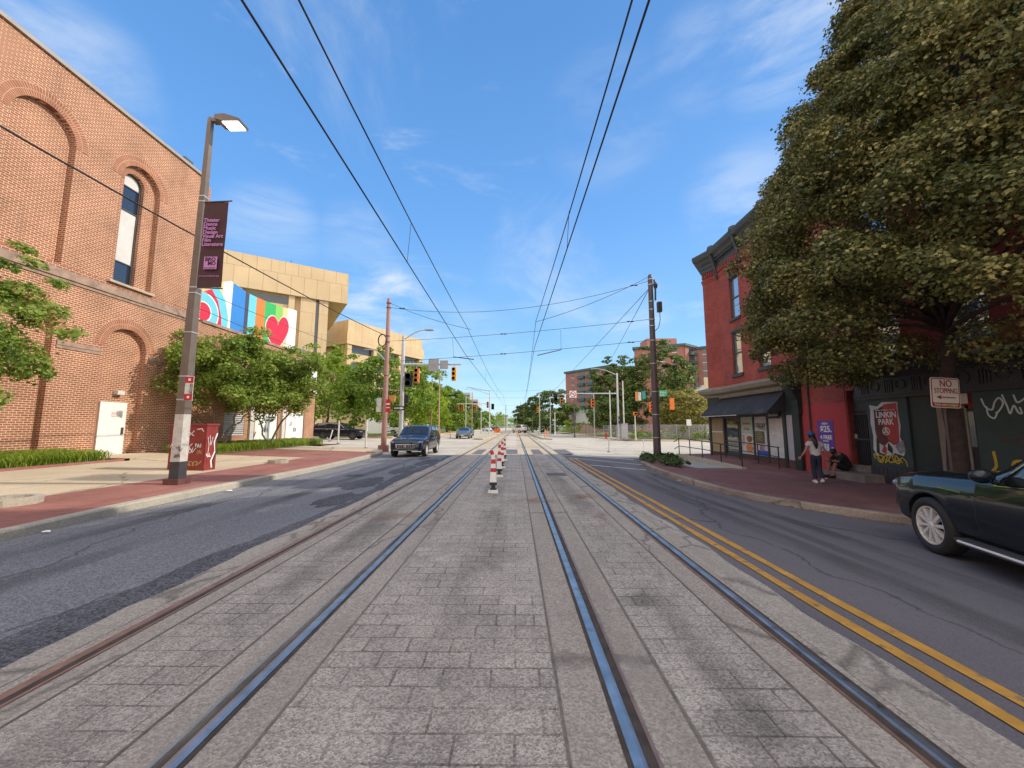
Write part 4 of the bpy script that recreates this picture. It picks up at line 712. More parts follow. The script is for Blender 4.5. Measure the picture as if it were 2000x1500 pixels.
aw.add(vs, [(i*4+j, i*4+j+1, (i+1)*4+j+1, (i+1)*4+j) for i in range(n) for j in range(3)])
for i in (0, n): aw.add([vs[i*4], vs[i*4+1], vs[i*4+2], (XR-.12, vs[i*4][1], 2.2)], [(0, 1, 2, 3)])
AWN = mat('awning_cloth', (.030, .029, .036), .8, var=.25, scale=1.5, dirt=(.10, .095, .09), dirt_scale=1.3, dirt_lo=.58)
aw.part('awning', AWN, rb)
MB().box(XR-.93, XR-.91, 17.9, 21.3, 2.10, 2.13).part('awning_rail', OFFW, rb)
mb = MB(); mb.tube([(XR-.05, 14.62, 8.5), (XR-.05, 14.62, 3.0), (XR-.05, 14.6, .0)], .035); mb.part('downpipe', DPOLE, rb)
# purple poster
PUR = mat('purple_poster', (.13, .05, .32), .55, var=.08)
pp = attach(MB().box(XR-.012, XR+.01, 13.62, 14.34, .68, 1.80).mesh('poster', [PUR]), 'poster', rb, 'tall purple advertising poster with white prices'); 
text('metro', .14, (XR-.012, 14.1, 1.66), F[0], F[1], WHITE, pp, width=.26, bold=.02); text('$25.', .3, (XR-.012, 14.2, 1.40), F[0], F[1], WHITE, pp, bold=.03, width=.5); text('4 FREE', .2, (XR-.012, 14.22, 1.14), F[0], F[1], WHITE, pp, bold=.03, width=.52)
mb = MB(); mb.box(XR-.018, XR-.013, 13.85, 14.11, 1.06, 1.09); mb.part('print_line', WHITE, pp)
mb = MB(); 
for i in range(3): mb.box(XR-.02, XR-.013, 13.86+i*.12, 13.95+i*.12, .72, .98)
mb.part('phone_picture', mat('phone_white', (.6, .72, .75), .4), pp); MB().box(XR-.018, XR-.013, 13.66, 13.76, .72, .86).part('label', WHITE, pp)
# terrace building with dark shopfront
gb = thing('terrace_building', 'red brick terrace with dark green boarded shopfront behind the big tree', 'building', (XR, 4, -.1))
base = MB().box(XR+.02, 30, -16, 13.047, -.4, 10.4).mesh('wall', [BRICK_R2])
W2 = [(y, y+.95, z, z+2.0) for y in (11.0, 8.9, 6.5, 4.1, 1.7, -1) for z in (3.7, 7.0)]
cut = [MB().box(XR-.4, XR+.25, a, b, c, d) for a, b, c, d in W2]+[MB().box(XR-.4, XR+.6, 12.25, 13.0, .36, 2.78), MB().box(XR-.4, XR+.5, 10.2, 10.95, .1, 2.4)]
me = boolean(base, cut, [BRICK_R2]); attach(me, 'wall', gb)
for a, b, c, d in W2: sash(gb, XR+.02, a, b, c, d)
cornice([(0, 9.6), (.1, 9.6), (.1, 9.9), (.4, 10.2), (.45, 10.45), (0, 10.5)], [(XR+.02, -16), (XR+.02, 13.04)], CORN, 'cornice', gb)
gt = attach(MB().box(XR+.22, XR+.26, 12.27, 12.98, .38, 2.05).mesh('security_gate', [BLACK]), 'security_gate', gb)
mb = MB()
for i in range(10): mb.box(XR+.17, XR+.2, 12.29+i*.072, 12.31+i*.072, .4, 2.04)
mb.box(XR+.16, XR+.21, 12.27, 12.98, 1.98, 2.03); mb.box(XR+.16, XR+.21, 12.27, 12.98, 1.15, 1.2); mb.part('bars', CHAR, gt); MB().box(XR+.13, XR+.17, 12.86, 12.96, 1.2, 1.34).part('lock', GREY, gt)
mb = MB(); mb.box(XR+.2, XR+.26, 12.27, 12.98, 2.07, 2.76); 
for i in range(5): mb.box(XR+.17, XR+.2, 12.3, 12.95, 2.12+i*.13, 2.17+i*.13)
mb.part('transom', CHAR, gb)
MB().box(XR+.0, XR+.06, 10.195, 10.955, .1, 2.42).part('dark_door', DG, gb)
mb = MB(); mb.box(XR-.05, XR+.015, 10.97, 12.22, .42, 2.42); mb.part('board', DG2, gb)
mb = MB(); mb.box(XR-.09, XR+.015, 10.96, 12.23, -.15, .415)
for i in range(9): mb.box(XR-.1, XR-.091, 10.99+i*.14, 11.1+i*.14, -.05, .38)
mb.part('panelled_base', CHAR, gb)
mb = MB(); mb.box(XR-.08, XR+.015, 10.05, 10.19, -.15, 2.42); mb.part('pilaster', TANP, gb)
mb = MB(); mb.box(XR-.04, XR+.015, 9.74, 9.78, .1, 2.1); mb.box(XR-.04, XR+.015, 9.56, 9.6, .1, 2.1); mb.box(XR-.04, XR+.015, 9.56, 9.78, 2.04, 2.1); mb.part('door_frame', TANP, gb); MB().box(XR-.01, XR+.012, 9.4, 9.98, .05, 2.04).part('dark_door', BLACK, gb); MB().box(XR-.03, XR-.012, 9.42, 9.54, 1.1, 1.95).part('door_pane', glassmat('grey_glass', (.12, .15, .17), .2), gb)
MB().box(XR-.05, XR-.03, 9.5, 9.85, 2.15, 2.4).part('notice', OFFW, gb)
mb = MB(); mb.box(XR-.06, XR+.015, 1.5, 9.38, -.1, 2.42); bd = mb.part('board', DG2, gb)
mb = MB(); mb.box(XR-.10, XR+.015, -4, 12.55, 2.46, 3.02); mb.part('frieze', CHAR, gb)
mb = MB()
y = 12.3
i = 0
while y > 3:
    for k in range(4): mb.box(XR-.125, XR-.101, y-.04-k*.07, y-k*.07, 2.6, 2.95)
    mb.lathe([(.15, 0), (.15, .025), (.11, .025), (.11, 0)], (XR-.102, y-.47, 2.79), (-1, 0, 0), 20, cap=False)
    y -= .78
mb.box(XR-.135, XR-.101, -4, 12.55, 2.53, 2.57); mb.box(XR-.13, XR-.02, -4, 12.5, 2.425, 2.458)
mb.part('frieze_moulding', CHAR, gb)
mb = MB(); mb.prism([(0, 3.02), (-.12, 3.03), (-.2, 3.12), (-.4, 3.22), (-.42, 3.38), (0, 3.42)], (XR+.015, -4, 0), (1, 0, 0), (0, 0, 1), (0, 1, 0), 16.6); mb.part('shop_cornice', CHAR, gb)
MB().box(XR-.55, XR-.42, 4, 9.0, 3.28, 3.34).part('gutter', GREY, gb)
# band poster, torn
po = attach(MB().prism([(11.13, .95), (11.2, .75), (11.45, .82), (11.6, .72), (11.9, .8), (12.02, .7), (12.12, .9), (12.08, 1.3), (12.13, 1.7), (12.1, 2.1), (12.12, 2.25), (11.85, 2.2), (11.7, 2.32), (11.22, 2.3), (11.24, 2.0), (11.2, 1.6), (11.26, 1.3)], (XR-.054, 0, 0), (0, 1, 0), (0, 0, 1), (1, 0, 0), .003).mesh('poster', [PAP]), 'poster', gb, 'torn red concert poster pasted on the green board')
def tear(pts, m, k): MB().prism([(y, z) for y, z in pts], (XR-.054-.0025*k, 0, 0), (0, 1, 0), (0, 0, 1), (1, 0, 0), .002).part('poster_layer', m, po)
PR = mat('poster_red', (.42, .05, .04), .6, var=.2, scale=5); PD = mat('poster_maroon', (.12, .035, .03), .7, var=.3, scale=5); PG = mat('poster_grey', (.25, .25, .28), .8, var=.4, scale=9)
tear([(11.28, 1.12), (11.45, 1.05), (11.6, 1.15), (11.75, 1.0), (11.95, 1.12), (12.0, 1.5), (11.98, 2.1), (11.85, 2.12), (11.7, 2.2), (11.25, 2.28), (11.27, 1.8)], PD, 1)
tear([(11.28, 1.15), (11.42, 1.08), (11.6, 1.2), (11.72, 1.6), (11.7, 1.95), (11.66, 2.25), (11.25, 2.28), (11.26, 1.7)], PR, 2)
tear([(11.16, 1.2), (11.12, .9), (11.3, .8), (11.42, 1.02), (11.3, 1.14)], PG, 3); tear([(11.62, 1.12), (11.5, .95), (11.52, .78), (11.66, .9)], BLACK, 3); tear([(11.98, 1.25), (11.9, 1.1), (11.92, .75), (12.02, .8)], DG, 3); tear([(11.75, 1.05), (11.85, .85), (11.72, .76), (11.68, .95)], PR, 3)
L1_ = (XR-.062, 11.92, 1.86)
text('LINKIN', .24, L1_, F[0], F[1], WHITE, po, bold=.02, width=.62); text('PARK', .24, (XR-.062, 11.86, 1.65), F[0], F[1], WHITE, po, bold=.02, width=.48); text('ZERO WORLD TOUR', .06, (XR-.062, 11.93, 2.06), F[0], F[1], WHITE, po, width=.62)
mb = MB(); mb.lathe([(.115, 0), (.115, .004), (.095, .004), (.095, 0)], (XR-.062, 11.64, 1.45), (-1, 0, 0), 28, cap=False); mb.stroke([(-11.70, 1.38), (-11.64, 1.53), (-11.58, 1.38)], .028, (XR-.062, 0, 0), *F); mb.stroke([(-11.73, 1.42), (-11.6, 1.42)], .02, (XR-.0665, 0, 0), *F); mb.part('emblem', WHITE, po)
GY = mat('yellow_spray', (.55, .40, .03), .6); GW = mat('white_spray', (.62, .66, .64), .6)
mb = MB(); mb.stroke(scribble(22, -12.08, -11.3, .5, .78, 3, 1.7), .035, (XR-.055, 0, 0), *F); mb.stroke([(-11.5, .55), (-11.25, .7), (-11.15, .62), (-11.12, .48)], .03, (XR-.055, 0, 0), *F); mb.part('graffiti', GY, gb)
gp = [[(-9.2, 2.24), (-9.14, 2.05), (-9.02, 1.98), (-8.95, 2.15), (-8.86, 2.24), (-8.8, 2.12), (-8.88, 1.96), (-8.95, 1.9)], [(-9.12, 2.05), (-9.1, 1.86), (-9.0, 1.78), (-8.93, 1.9)], [(-8.8, 2.3), (-8.74, 2.05), (-8.7, 1.88), (-8.62, 2.05), (-8.56, 1.9), (-8.5, 1.88), (-8.52, 2.0)], [(-8.6, 2.28), (-8.55, 2.12), (-8.42, 2.2), (-8.3, 2.3), (-8.15, 2.3), (-8.0, 2.2), (-8.05, 2.05)], [(-8.42, 2.1), (-8.38, 1.9), (-8.28, 1.95), (-8.24, 2.05), (-8.32, 1.85), (-8.25, 1.78)], [(-8.2, 2.1), (-7.9, 1.9), (-7.7, 2.2), (-7.5, 1.9), (-7.3, 2.25)]]
mb = MB()
for g_ in gp: mb.stroke(curve(g_), .035, (XR-.061, 0, 0), *F)
mb.part('graffiti', GW, gb)
mb = MB(); mb.stroke(curve([(-9.1, 1.0), (-9.08, .7), (-9.15, .55), (-8.85, .58)]), .06, (XR-.061, 0, 0), *F); mb.stroke(curve([(-8.8, .6), (-8.75, .8), (-8.6, .82), (-8.55, .65), (-8.7, .55), (-8.8, .6)]), .06, (XR-.061, 0, 0), *F); mb.stroke(curve([(-8.45, .6), (-8.4, .82), (-8.2, .85), (-8.1, .6)]), .06, (XR-.061, 0, 0), *F); mb.part('graffiti', GY, gb)
mb = MB(); mb.stroke(scribble(14, -8.95, -8.3, 1.2, 1.4, 6), .04, (XR-.061, 0, 0), *F); mb.part('graffiti', mat('faint_spray', (.09, .07, .07), .8), gb)
st = MB(); st.box(10.42, XR-.01, 11.8, 13.4, -.15, .14); st.box(XR-.0, XR+.5, 12.26, 12.99, .1, .36); st.thing('stone_step', mat('step_stone', (.20, .165, .145), .9, var=.2, dirt=(.32, .3, .29), dirt_scale=3), 'worn brown stone step below the barred doorway', 'step')
caster = MB().box(17.5, 18.6, 14.9, 16.1, 10.71, 20.2); caster.thing('shadow_caster', BRICK_R2, 'tall brick block added to cast a shadow band, hidden behind the tree crown', 'shadow_caster')  # added out of sight, only to throw a shadow band across the left pavement
MB().box(13, 29, 13.3, 24, 10.61, 10.7).part('flat_roof', CHAR, rb)
# ramp with handrails
rp = thing('access_ramp', 'concrete access ramp with black handrails in front of the shop door', 'ramp', (9.8, 17.5, -.1))
mb = MB(); vs = [(9.05, 15.6, -.09), (11.0, 15.6, -.09), (8.7, 18.2, .06), (11.0, 18.2, .06), (8.55, 20.4, .10), (11.0, 20.4, .10), (8.55, 20.4, -.15), (11, 20.4, -.15), (8.7, 18.2, -.15), (9.05, 15.6, -.15)]
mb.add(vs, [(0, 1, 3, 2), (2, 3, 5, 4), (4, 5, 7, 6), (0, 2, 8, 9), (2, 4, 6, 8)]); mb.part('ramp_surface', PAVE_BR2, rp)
mb = MB()
for (x0, y0, z0), (x1, y1, z1) in (((9.05, 15.5, -.02), (8.7, 18.2, .14)), ((8.7, 18.2, .14), (8.55, 20.5, .18))):
    mb.add([(x0-.12, y0, -.12), (x0+.06, y0, -.12), (x0-.12, y0, z0), (x0+.06, y0, z0), (x1-.12, y1, -.12), (x1+.06, y1, -.12), (x1-.12, y1, z1), (x1+.06, y1, z1)], [(0, 1, 3, 2), (2, 3, 7, 6), (0, 2, 6, 4), (1, 5, 7, 3), (4, 6, 7, 5)])
mb.part('ramp_kerb', KERB, rp)
def rail(pts, posts, hz):
    mb = MB(); top = [Vector(p)+Vector((0, 0, hz)) for p in pts]
    e = [top[0]+Vector((.0, -.22, -.02)), top[0]+Vector((0, -.22, -.3))] if False else []
    mb.tube(e+top, .022, 8); mb.tube([t-Vector((0, 0, .38)) for t in top], .018, 8)
    for p in posts: mb.tube([p, (p[0], p[1], p[2]+hz)], .024, 8)
    return mb
rail([(9.02, 15.6, -.05), (8.68, 18.2, .1), (8.53, 20.4, .14), (8.53, 21.0, -.05)], [(9.02, 15.65, -.06), (8.85, 16.9, 0), (8.68, 18.2, .08), (8.6, 19.3, .1), (8.53, 20.4, .1)], .82).part('handrail', BLACK, rp)
rail([(10.55, 15.7, -.07), (10.4, 17.2, .02), (10.3, 19.2, .08)], [(10.55, 15.75, -.08), (10.45, 16.9, 0), (10.35, 18.1, .06), (10.3, 19.2, .08)], .82).part('handrail', BLACK, rp)

# ============================================================ distant buildings
def tower(name, label, o, d, L, D, H, cols, floors, cat='building', trim=mat('green_trim', (.05, .10, .085), .5)):
    t = thing(name, label, cat, o); d = Vector(d).normalized(); n = Vector((-d.y, d.x, 0)); n = n if n.y > 0 else -n
    mb = MB(); slabbox(mb, o, d, n, 0, L, 0, D, -.3, H); mb.part('wall', BRICK_FAR, t)
    mb = MB(); slabbox(mb, o, d, n, -.5, L+.5, -.5, D+.5, H+.003, H+.75); mb.part('roof_trim', trim, t)
    fh = H/floors
    for a, wd, balc in cols:
        for k in range(floors):
            z = k*fh+.9
            mb = MB(); slabbox(mb, o, d, n, a, a+wd, -.06, .05, z, z+1.5); wn_ = mb.part('window', DARKW, t)
            if balc: mb = MB(); slabbox(mb, o, d, n, a-.3, a+wd+.3, -1.1, -.061, z-.95, z+.1); mb.part('balcony', trim, wn_)
            else: mb = MB(); slabbox(mb, o, d, n, a-.1, a+wd+.1, -.09, -.061, z-.25, z-.02); mb.part('sill', OFFW, wn_)
    return t
tower('brick_tower', 'seven storey brick apartment block with dark green roof edge, farther left', (19.6, 150, -.2), (.77, -1, 0), 22, 22, 22.4, [(3.2, 1.2, 0), (7.2, 2.6, 1), (11.6, 2.6, 1), (16, 1.2, 0), (18.5, 1.2, 0)], 8)
tb = tower('brick_tower', 'tallest brick apartment block, rising behind the round green trees', (39, 125, -.2), (1.0, -.42, 0), 15, 20, 27.0, [(8, 1.3, 0), (11.5, 1.3, 0)], 10)
p0 = Vector((39, 125, 0))+Vector((1.0, -.42, 0)).normalized()*15.002
tower('brick_tower', 'brick apartment block with green balconies meeting the tallest block on its right', (p0.x+.3, p0.y, -.2), (.78, .62, 0), 6.6, 6, 27.0, [(2.4, 3.0, 1)], 10)
p1_ = Vector((58.2, 123, 0)); tower('brick_tower', 'brick apartment wing with plain paired windows beside the red corner building', (p1_.x, p1_.y, -.25), (1, -.75, 0), 20, 14, 26.6, [(2, 1.2, 0), (4.6, 1.2, 0), (10, 1.2, 0), (14, 1.2, 0)], 10)
MB().box(44, 54, 127, 134, 26.9, 31).part('roof_house', mat('pink_render', (.45, .2, .16), .8), tb)
ch = thing('church_hall', 'pale pink hall with arched window behind the yellow green tree', 'building', (32, 62, -.1))
base = MB().box(29.5, 50, 60, 72, -.3, 7).mesh('wall', [mat('pale_pink_wall', (.55, .40, .30), .8, var=.15)])
me = boolean(base, [MB().prism(archpoly(32.2, .7, .6, 2.6), (0, 60.3, 0), (1, 0, 0), (0, 0, 1), (0, -1, 0), .6)], base.materials[:]); attach(me, 'wall', ch)
MB().box(31.4, 33, 60.28, 60.35, .4, 3.5).part('window', BRICK_FAR, ch); MB().prism([(29, 7), (50.5, 7), (39.7, 11)], (0, 59.8, 0), (1, 0, 0), (0, 0, 1), (0, 1, 0), 12.4).part('roof', mat('pale_roof', (.5, .47, .42), .8), ch)
sh = thing('brick_house', 'small brick house with large pale grey gable wall behind the fence', 'building', (16.5, 95, -.1)); MB().box(14.8, 20, 95, 104, -.3, 2.4).part('wall', BRICK_FAR, sh); MB().box(14.8, 20, 95, 104, 2.403, 5.9).part('upper_wall', mat('grey_boarding', (.48, .48, .50), .7), sh)
co = thing('apartment_block', 'grey banded high rise far down the street on the left', 'building', (-34, 260, 0)); CON = mat('grey_concrete_far', (.42, .41, .40), .8)
MB().box(-46, -31, 260, 280, 0, 24.5).part('wall', CON, co); MB().box(-31, -26, 262, 278, 0, 20).part('wall', CON, co)
for k in range(8):
    MB().box(-45.5, -31.5, 259.85, 259.99, 1.4+k*2.9, 2.6+k*2.9).part('window', DARKW, co); MB().box(-30.8, -26.2, 260.9, 261.99, .9+k*2.4, 1.7+k*2.4).part('balcony', CHAR, co)
hb = thing('far_building', 'pale flat roofed building at the end of the street', 'building', (-4, 420, 0)); MB().box(-22, -9, 420, 430, 0, 13).part('wall', CON, hb); MB().box(-22.5, -8.5, 419.5, 430.5, 13.003, 14).part('roof', GREY, hb)
hb = thing('far_building', 'dark narrow building between the tracks at the end of the street', 'building', (2, 380, 0)); MB().box(1, 6, 380, 390, 0, 13).part('wall', mat('far_dark', (.12, .14, .18), .7), hb); MB().box(.8, 6.2, 379.8, 390.2, 13.003, 13.6).part('roof', CHAR, hb)
MB().box(-27, -21.5, 70, 70.5, .2, 3.6).thing('site_hoarding', WHITE, 'plain white hoarding under the large street tree', 'hoarding')
# ============================================================ trees and plants
def leafmesh(name, C, L, W, m, up=.35, droop=.0, outd=None):
    n = len(C); u = RNG.normal(size=(n, 3)); u[:, 2] = u[:, 2]*.6-droop
    if outd is not None: u += outd*.35
    u /= np.linalg.norm(u, axis=1)[:, None]
    nn = RNG.normal(size=(n, 3))*.55; nn[:, 2] += up
    if outd is not None: nn += outd*1.15
    v = np.cross(nn, u); v /= np.linalg.norm(v, axis=1)[:, None]+1e-9; w_ = np.cross(u, v)
    s = (.65+.7*RNG.random(n))[:, None]; l = u*L*s/2; wv = v*W*s/2; f = w_*W*s*.18
    V = np.stack([C-l, C+wv-l*.15+f, C+l, C-wv-l*.15+f], axis=1).reshape(-1, 3).astype(np.float32)
    me = bpy.data.meshes.new(name); me.vertices.add(4*n); me.vertices.foreach_set('co', V.ravel()); me.loops.add(4*n); me.polygons.add(n)
    me.loops.foreach_set('vertex_index', np.arange(4*n, dtype=np.int32)); me.polygons.foreach_set('loop_start', np.arange(0, 4*n, 4, dtype=np.int32)); me.polygons.foreach_set('loop_total', np.full(n, 4, dtype=np.int32))
    me.materials.append(m); me.update(); me.validate(); return me
def clumped(centers, per, rad, flat=.55, keep=None, mid=None, fill=.2):
    P_ = []; D_ = []; mid = np.mean([c for c, k in centers], axis=0) if mid is None else np.array(mid)
    for c, k in centers:
        n = int(per*k); ax = (c-mid)*np.array((1, 1, .6)); ax = ax/(np.linalg.norm(ax)+1e-6)*.75+np.array((0, 0, .75))
        d = RNG.normal(size=(n, 3)); d /= np.linalg.norm(d, axis=1)[:, None]; d = d+ax*.8; d /= np.linalg.norm(d, axis=1)[:, None]
        r = .72+.30*RNG.random(n)+.10*RNG.normal(size=n); q = RNG.random(n) < fill; r[q] = RNG.random(q.sum())*.8
        p = d*r[:, None]*rad*(.65+.55*RNG.random())*k**.4; p[:, 2] *= flat
        P_.append(c+p); D_.append(d)
    P_ = np.concatenate(P_); D_ = np.concatenate(D_)
    if keep is not None: q = keep(P_); P_ = P_[q]; D_ = D_[q]
    return P_, D_
def ellipsoid(c, r, n, shell=(.55, 1.), zmin=-1., rough=.16):
    out = []; c = np.array(c); r = np.array(r)
    while len(out) < n:
        d = RNG.normal(size=3); d /= np.linalg.norm(d)
        if d[2] < zmin: continue
        k = shell[0]+(shell[1]-shell[0])*RNG.random()**.5; k *= 1+rough*RNG.normal()*.7
        out.append((c+d*r*k, .6+.8*RNG.random()))
    return out
def limb(mb, a, b, r0, r1, seed, n=6, wob=.12):
    q = random.Random(seed); a, b = Vector(a), Vector(b); L = (b-a).length; pts = []
    for i in range(n+1):
        t = i/n; p = a.lerp(b, t)+Vector((0, 0, L*.10*sin(pi*t)))
        if 0 < i < n: p += Vector((q.uniform(-1, 1), q.uniform(-1, 1), q.uniform(-.5, .5)))*wob*L/n*2
        pts.append(p)
    mb.tube(pts, [r0+(r1-r0)*i/n for i in range(n+1)], 7)
def tree(name, label, base, fork, centers, m, leaf, per, rad, r0, bark=BARK, cat='tree', group=None, flat=.6, keep=None, nlimb=14, stems=None, droop=.2, up=.35, fill=.2):
    t = thing(name, label, cat, base, group=group)
    Pn, Dn = clumped(centers, per, rad, flat, keep, None, fill); me = leafmesh('crown', Pn, leaf, leaf*.72, m, up, droop, Dn); attach(me, 'crown', t)
    mb = MB(); cs = [c for c, k in centers]; q = random.Random(len(cs)+int(abs(base[0])*10)); 
    if stems:
        tops = []
        for i, (b_, f_, r_) in enumerate(stems): limb(mb, b_, f_, r_, r_*.6, i+3); tops.append((f_, r_*.6))
    else: limb(mb, base, fork, r0, r0*.62, 5, wob=.05); tops = [(fork, r0*.55)]
    for i in range(min(nlimb, len(cs))):
        c = Vector(cs[q.randrange(len(cs))].tolist()); f_, r_ = min(tops, key=lambda k: (Vector(k[0])-c).length) if stems else tops[0]
        s_ = Vector(f_)+Vector((0, 0, max(0, (c.z-Vector(f_).z)*.35*q.random()))); limb(mb, s_, Vector(f_).lerp(c, .92), r_*.55, .012, i*7+1)
    mb.part('trunk', bark, t, smooth=True); return t
LF_BIG = leafmat('linden_leaf', (.064, .085, .026), (.17, .175, .055), (.46, .39, .14), trans=.22, scale=1.0)
LF_MAP = leafmat('maple_leaf', (.10, .18, .028), (.23, .33, .055), (.42, .46, .11), trans=.38, scale=.8)
LF_LIME = leafmat('lime_leaf', (.12, .22, .016), (.22, .34, .025), (.38, .46, .05), trans=.42, scale=.5)
LF_MID = leafmat('mid_leaf', (.085, .16, .020), (.18, .29, .035), (.32, .42, .07), trans=.38, scale=.4)
LF_DARK = leafmat('dark_leaf', (.05, .095, .022), (.12, .18, .04), (.28, .31, .08), trans=.32, scale=.4)
LF_YEL = leafmat('yellow_leaf', (.13, .15, .03), (.28, .26, .06), (.45, .38, .11), trans=.38, scale=.7)
LF_LIR = leafmat('grassy_leaf', (.12, .20, .02), (.24, .34, .035), (.38, .46, .07), trans=.35, scale=2)
LF_WEED = leafmat('weed_leaf', (.03, .065, .015), (.06, .11, .025), (.11, .16, .04), trans=.3, scale=3)
# big linden by the right kerb
prof = ([2.7, 3.4, 4.6, 6.5, 8.5, 10.2, 12.3, 14.5, 16.5], [.60, .86, 1.0, .97, .80, .53, .24, .14, .06])
cen = []
while len(cen) < 700:
    z = RNG.uniform(2.9, 16.3); s = float(np.interp(z, *prof)); a = RNG.uniform(0, 2*pi)
    if RNG.random() > s+.15: continue
    k = (.90+.14*RNG.random() if RNG.random() < .8 else .35+.5*RNG.random())*(1+.085*RNG.normal()); x = 9.62+3.15*s*k*cos(a); y = 8.3+4.3*s*k*sin(a)
    if (x > 11.0 and z < 10.8) or (y < 8 and z < 3.1): continue
    cen.append((np.array((x, y, z)), .6+.8*RNG.random()))
keepb = lambda p: (p[:, 0] < 10.95) | (p[:, 2] > 10.7)
tree('linden_tree', 'huge dense olive green tree overhanging the right pavement beside the no stopping sign', (9.62, 8.62, -.1), (9.6, 8.5, 3.6), cen, LF_BIG, .078, 410, .52, .17, flat=.68, fill=.1, keep=keepb, nlimb=60, droop=.45, bark=mat('dark_bark', (.055, .038, .034), .95, var=.3, scale=9, bump=.8))
# trees by the left building
cen = ellipsoid((-15.45, 9.1, 4.1), (2.4, 2.5, 1.85), 165, (.4, 1.02))+[(np.array(p), k) for p, k in (((-12.6, 10.0, 5.4), .5), ((-12.9, 9.6, 5.8), .4), ((-12.1, 9.8, 3.95), .4), ((-11.7, 9.75, 4.0), .2), ((-13.2, 9.6, 6.2), .5))]
tree('street_tree', 'leafy green tree cut off by the left edge in front of the brick arches', (-15.2, 8.9, .3), (-15.1, 9.0, 2.3), cen, LF_MAP, .115, 240, .55, .09, flat=.65, bark=BARKP)
cen = ellipsoid((-15.3, 20.6, 4.1), (3.7, 2.9, 2.2), 260, (.45, 1.03), -.7)+ellipsoid((-13.4, 21.5, 3.2), (1.5, 1.6, 1.1), 24)+ellipsoid((-18.0, 18.5, 3.3), (1.2, 2., 1.6), 24)
cen = [c for c in cen if c[0][0] > -16.9 or c[0][2] > 7.8]
tree('multi_stem_tree', 'broad bushy green tree with several leaning stems in front of the brick annex', (-15.3, 20.4, .38), None, cen, LF_MAP, .14, 230, .66, .1, flat=.7, bark=BARKP, nlimb=22, keep=lambda p: p[:, 0] > -16.95,
     stems=[((-15.5, 20.0, .35), (-15.9, 20.0, 2.6), .09), ((-15.4, 20.2, .35), (-14.7, 20.4, 2.6), .07), ((-15.3, 19.9, .35), (-13.9, 19.9, 2.3), .05), ((-14.3, 22.2, .35), (-14.9, 22.0, 2.2), .055), ((-14.2, 22.3, .35), (-13.2, 22.4, 2.5), .07), ((-15.6, 20.1, .35), (-16.4, 19.2, 2.3), .05)])
def street(label, base, h, rx, ry, rz, cz, m, n=110, leaf=.34, per=85, rad=1.15, r0=.2, nm='street_tree', grp=None, zmin=-.85):
    c = (base[0], base[1], cz); return tree(nm, label, base, (base[0]+.1, base[1], max(.8, cz-rz*.75)), ellipsoid(c, (rx, ry, rz), n, (.45, 1.03), zmin), m, leaf, per, rad, r0, flat=.65, group=grp, nlimb=10)
street('yellow green street tree just past the corner of the annex', (-23.6, 48, .4), 10, 3.6, 3.4, 4.2, 6.6, LF_LIME, 90)
street('large dark green street tree behind the black crossing car', (-16.2, 47, .4), 10, 5.3, 4.6, 4.6, 6.0, LF_MID, 170)
street('bright lime street tree right of the mast arm pole', (-15.2, 58, .4), 9, 4.0, 4, 4.0, 5.6, LF_LIME, 110)
street('thin dark street tree rising behind the annex roof', (-27.5, 52, .4), 9, 4.2, 3.4, 3.8, 8.4, LF_MID, 70, per=55)
street('street tree with round crown beyond the lime tree', (-15, 84, .4), 9, 4.6, 4.6, 4.8, 5.0, LF_MID, 110, leaf=.42)
street('lime street tree between two poles far left', (-15.6, 70, .4), 9, 3.4, 4, 3.6, 4.6, LF_LIME, 80, leaf=.4)
street('farther street tree in front of the grey high rise', (-16, 112, .4), 9, 5, 5, 5.0, 4.6, LF_DARK, 90, leaf=.5)
street('farthest low street tree along the left pavement', (-15, 165, .4), 9, 5.5, 8, 4.0, 3.8, LF_MID, 90, leaf=.6, per=60)
street('dark round tree at the far right of the tracks', (9, 98, -.2), 9, 6.3, 6, 5.2, 5.0, LF_DARK, 150, leaf=.45)
street('small dark tree at the centre of the far street', (3.5, 118, -.2), 9, 3.2, 4, 4, 4.4, LF_DARK, 80, leaf=.5)
street('tall green tree with rounded top left of the brown pole', (19.6, 76, -.2), 13, 4.8, 5, 6.8, 7.6, LF_DARK, 170, leaf=.42)
street('tallest broad green tree behind the brown pole', (26.2, 70, -.2), 15, 6.2, 5.5, 7.4, 8.2, LF_DARK, 240, leaf=.40)
street('low dark bushy tree in front of the chain fence', (13.9+2.5, 68, -.2), 5, 3.0, 2.5, 2.6, 3.3, LF_DARK, 80, leaf=.32)
street('yellow green bushy tree by the chain fence', (23.2, 54, -.1), 6, 2.9, 2.4, 3.0, 3.2, LF_YEL, 110, leaf=.28)
street('sparse yellow green sapling beside the corner building', (27.2, 56, -.1), 6, 1.9, 1.8, 2.1, 3.3, LF_YEL, 50, leaf=.26, per=60)
def hedge(name, cs, m, leaf, per, rad):
    Pn, Dn = clumped(cs, per, rad, .7); me = leafmesh(name, Pn, leaf, leaf*.7, m, .35, .1, Dn); o = bpy.data.objects.new(name, me); COL.objects.link(o); WM[o.name] = Matrix(); return tag(o, None, None, None, 'stuff')
cs = []
for i in range(130): x = RNG.uniform(-90, -10); y = RNG.uniform(250, 420); cs.append((np.array((x, y, RNG.uniform(2, 11))), 1))
for i in range(110): x = RNG.uniform(7, 80); y = RNG.uniform(180, 330); cs.append((np.array((x, y, RNG.uniform(1.5, 8.5))), 1))
for i in range(40): x = RNG.uniform(-9, 14); y = RNG.uniform(430, 500); cs.append((np.array((x, y, RNG.uniform(1, 10))), 1))
for i in range(60): x = RNG.uniform(-40, 30); y = RNG.uniform(500, 640); cs.append((np.array((x, y, RNG.uniform(1, 15))), 1))
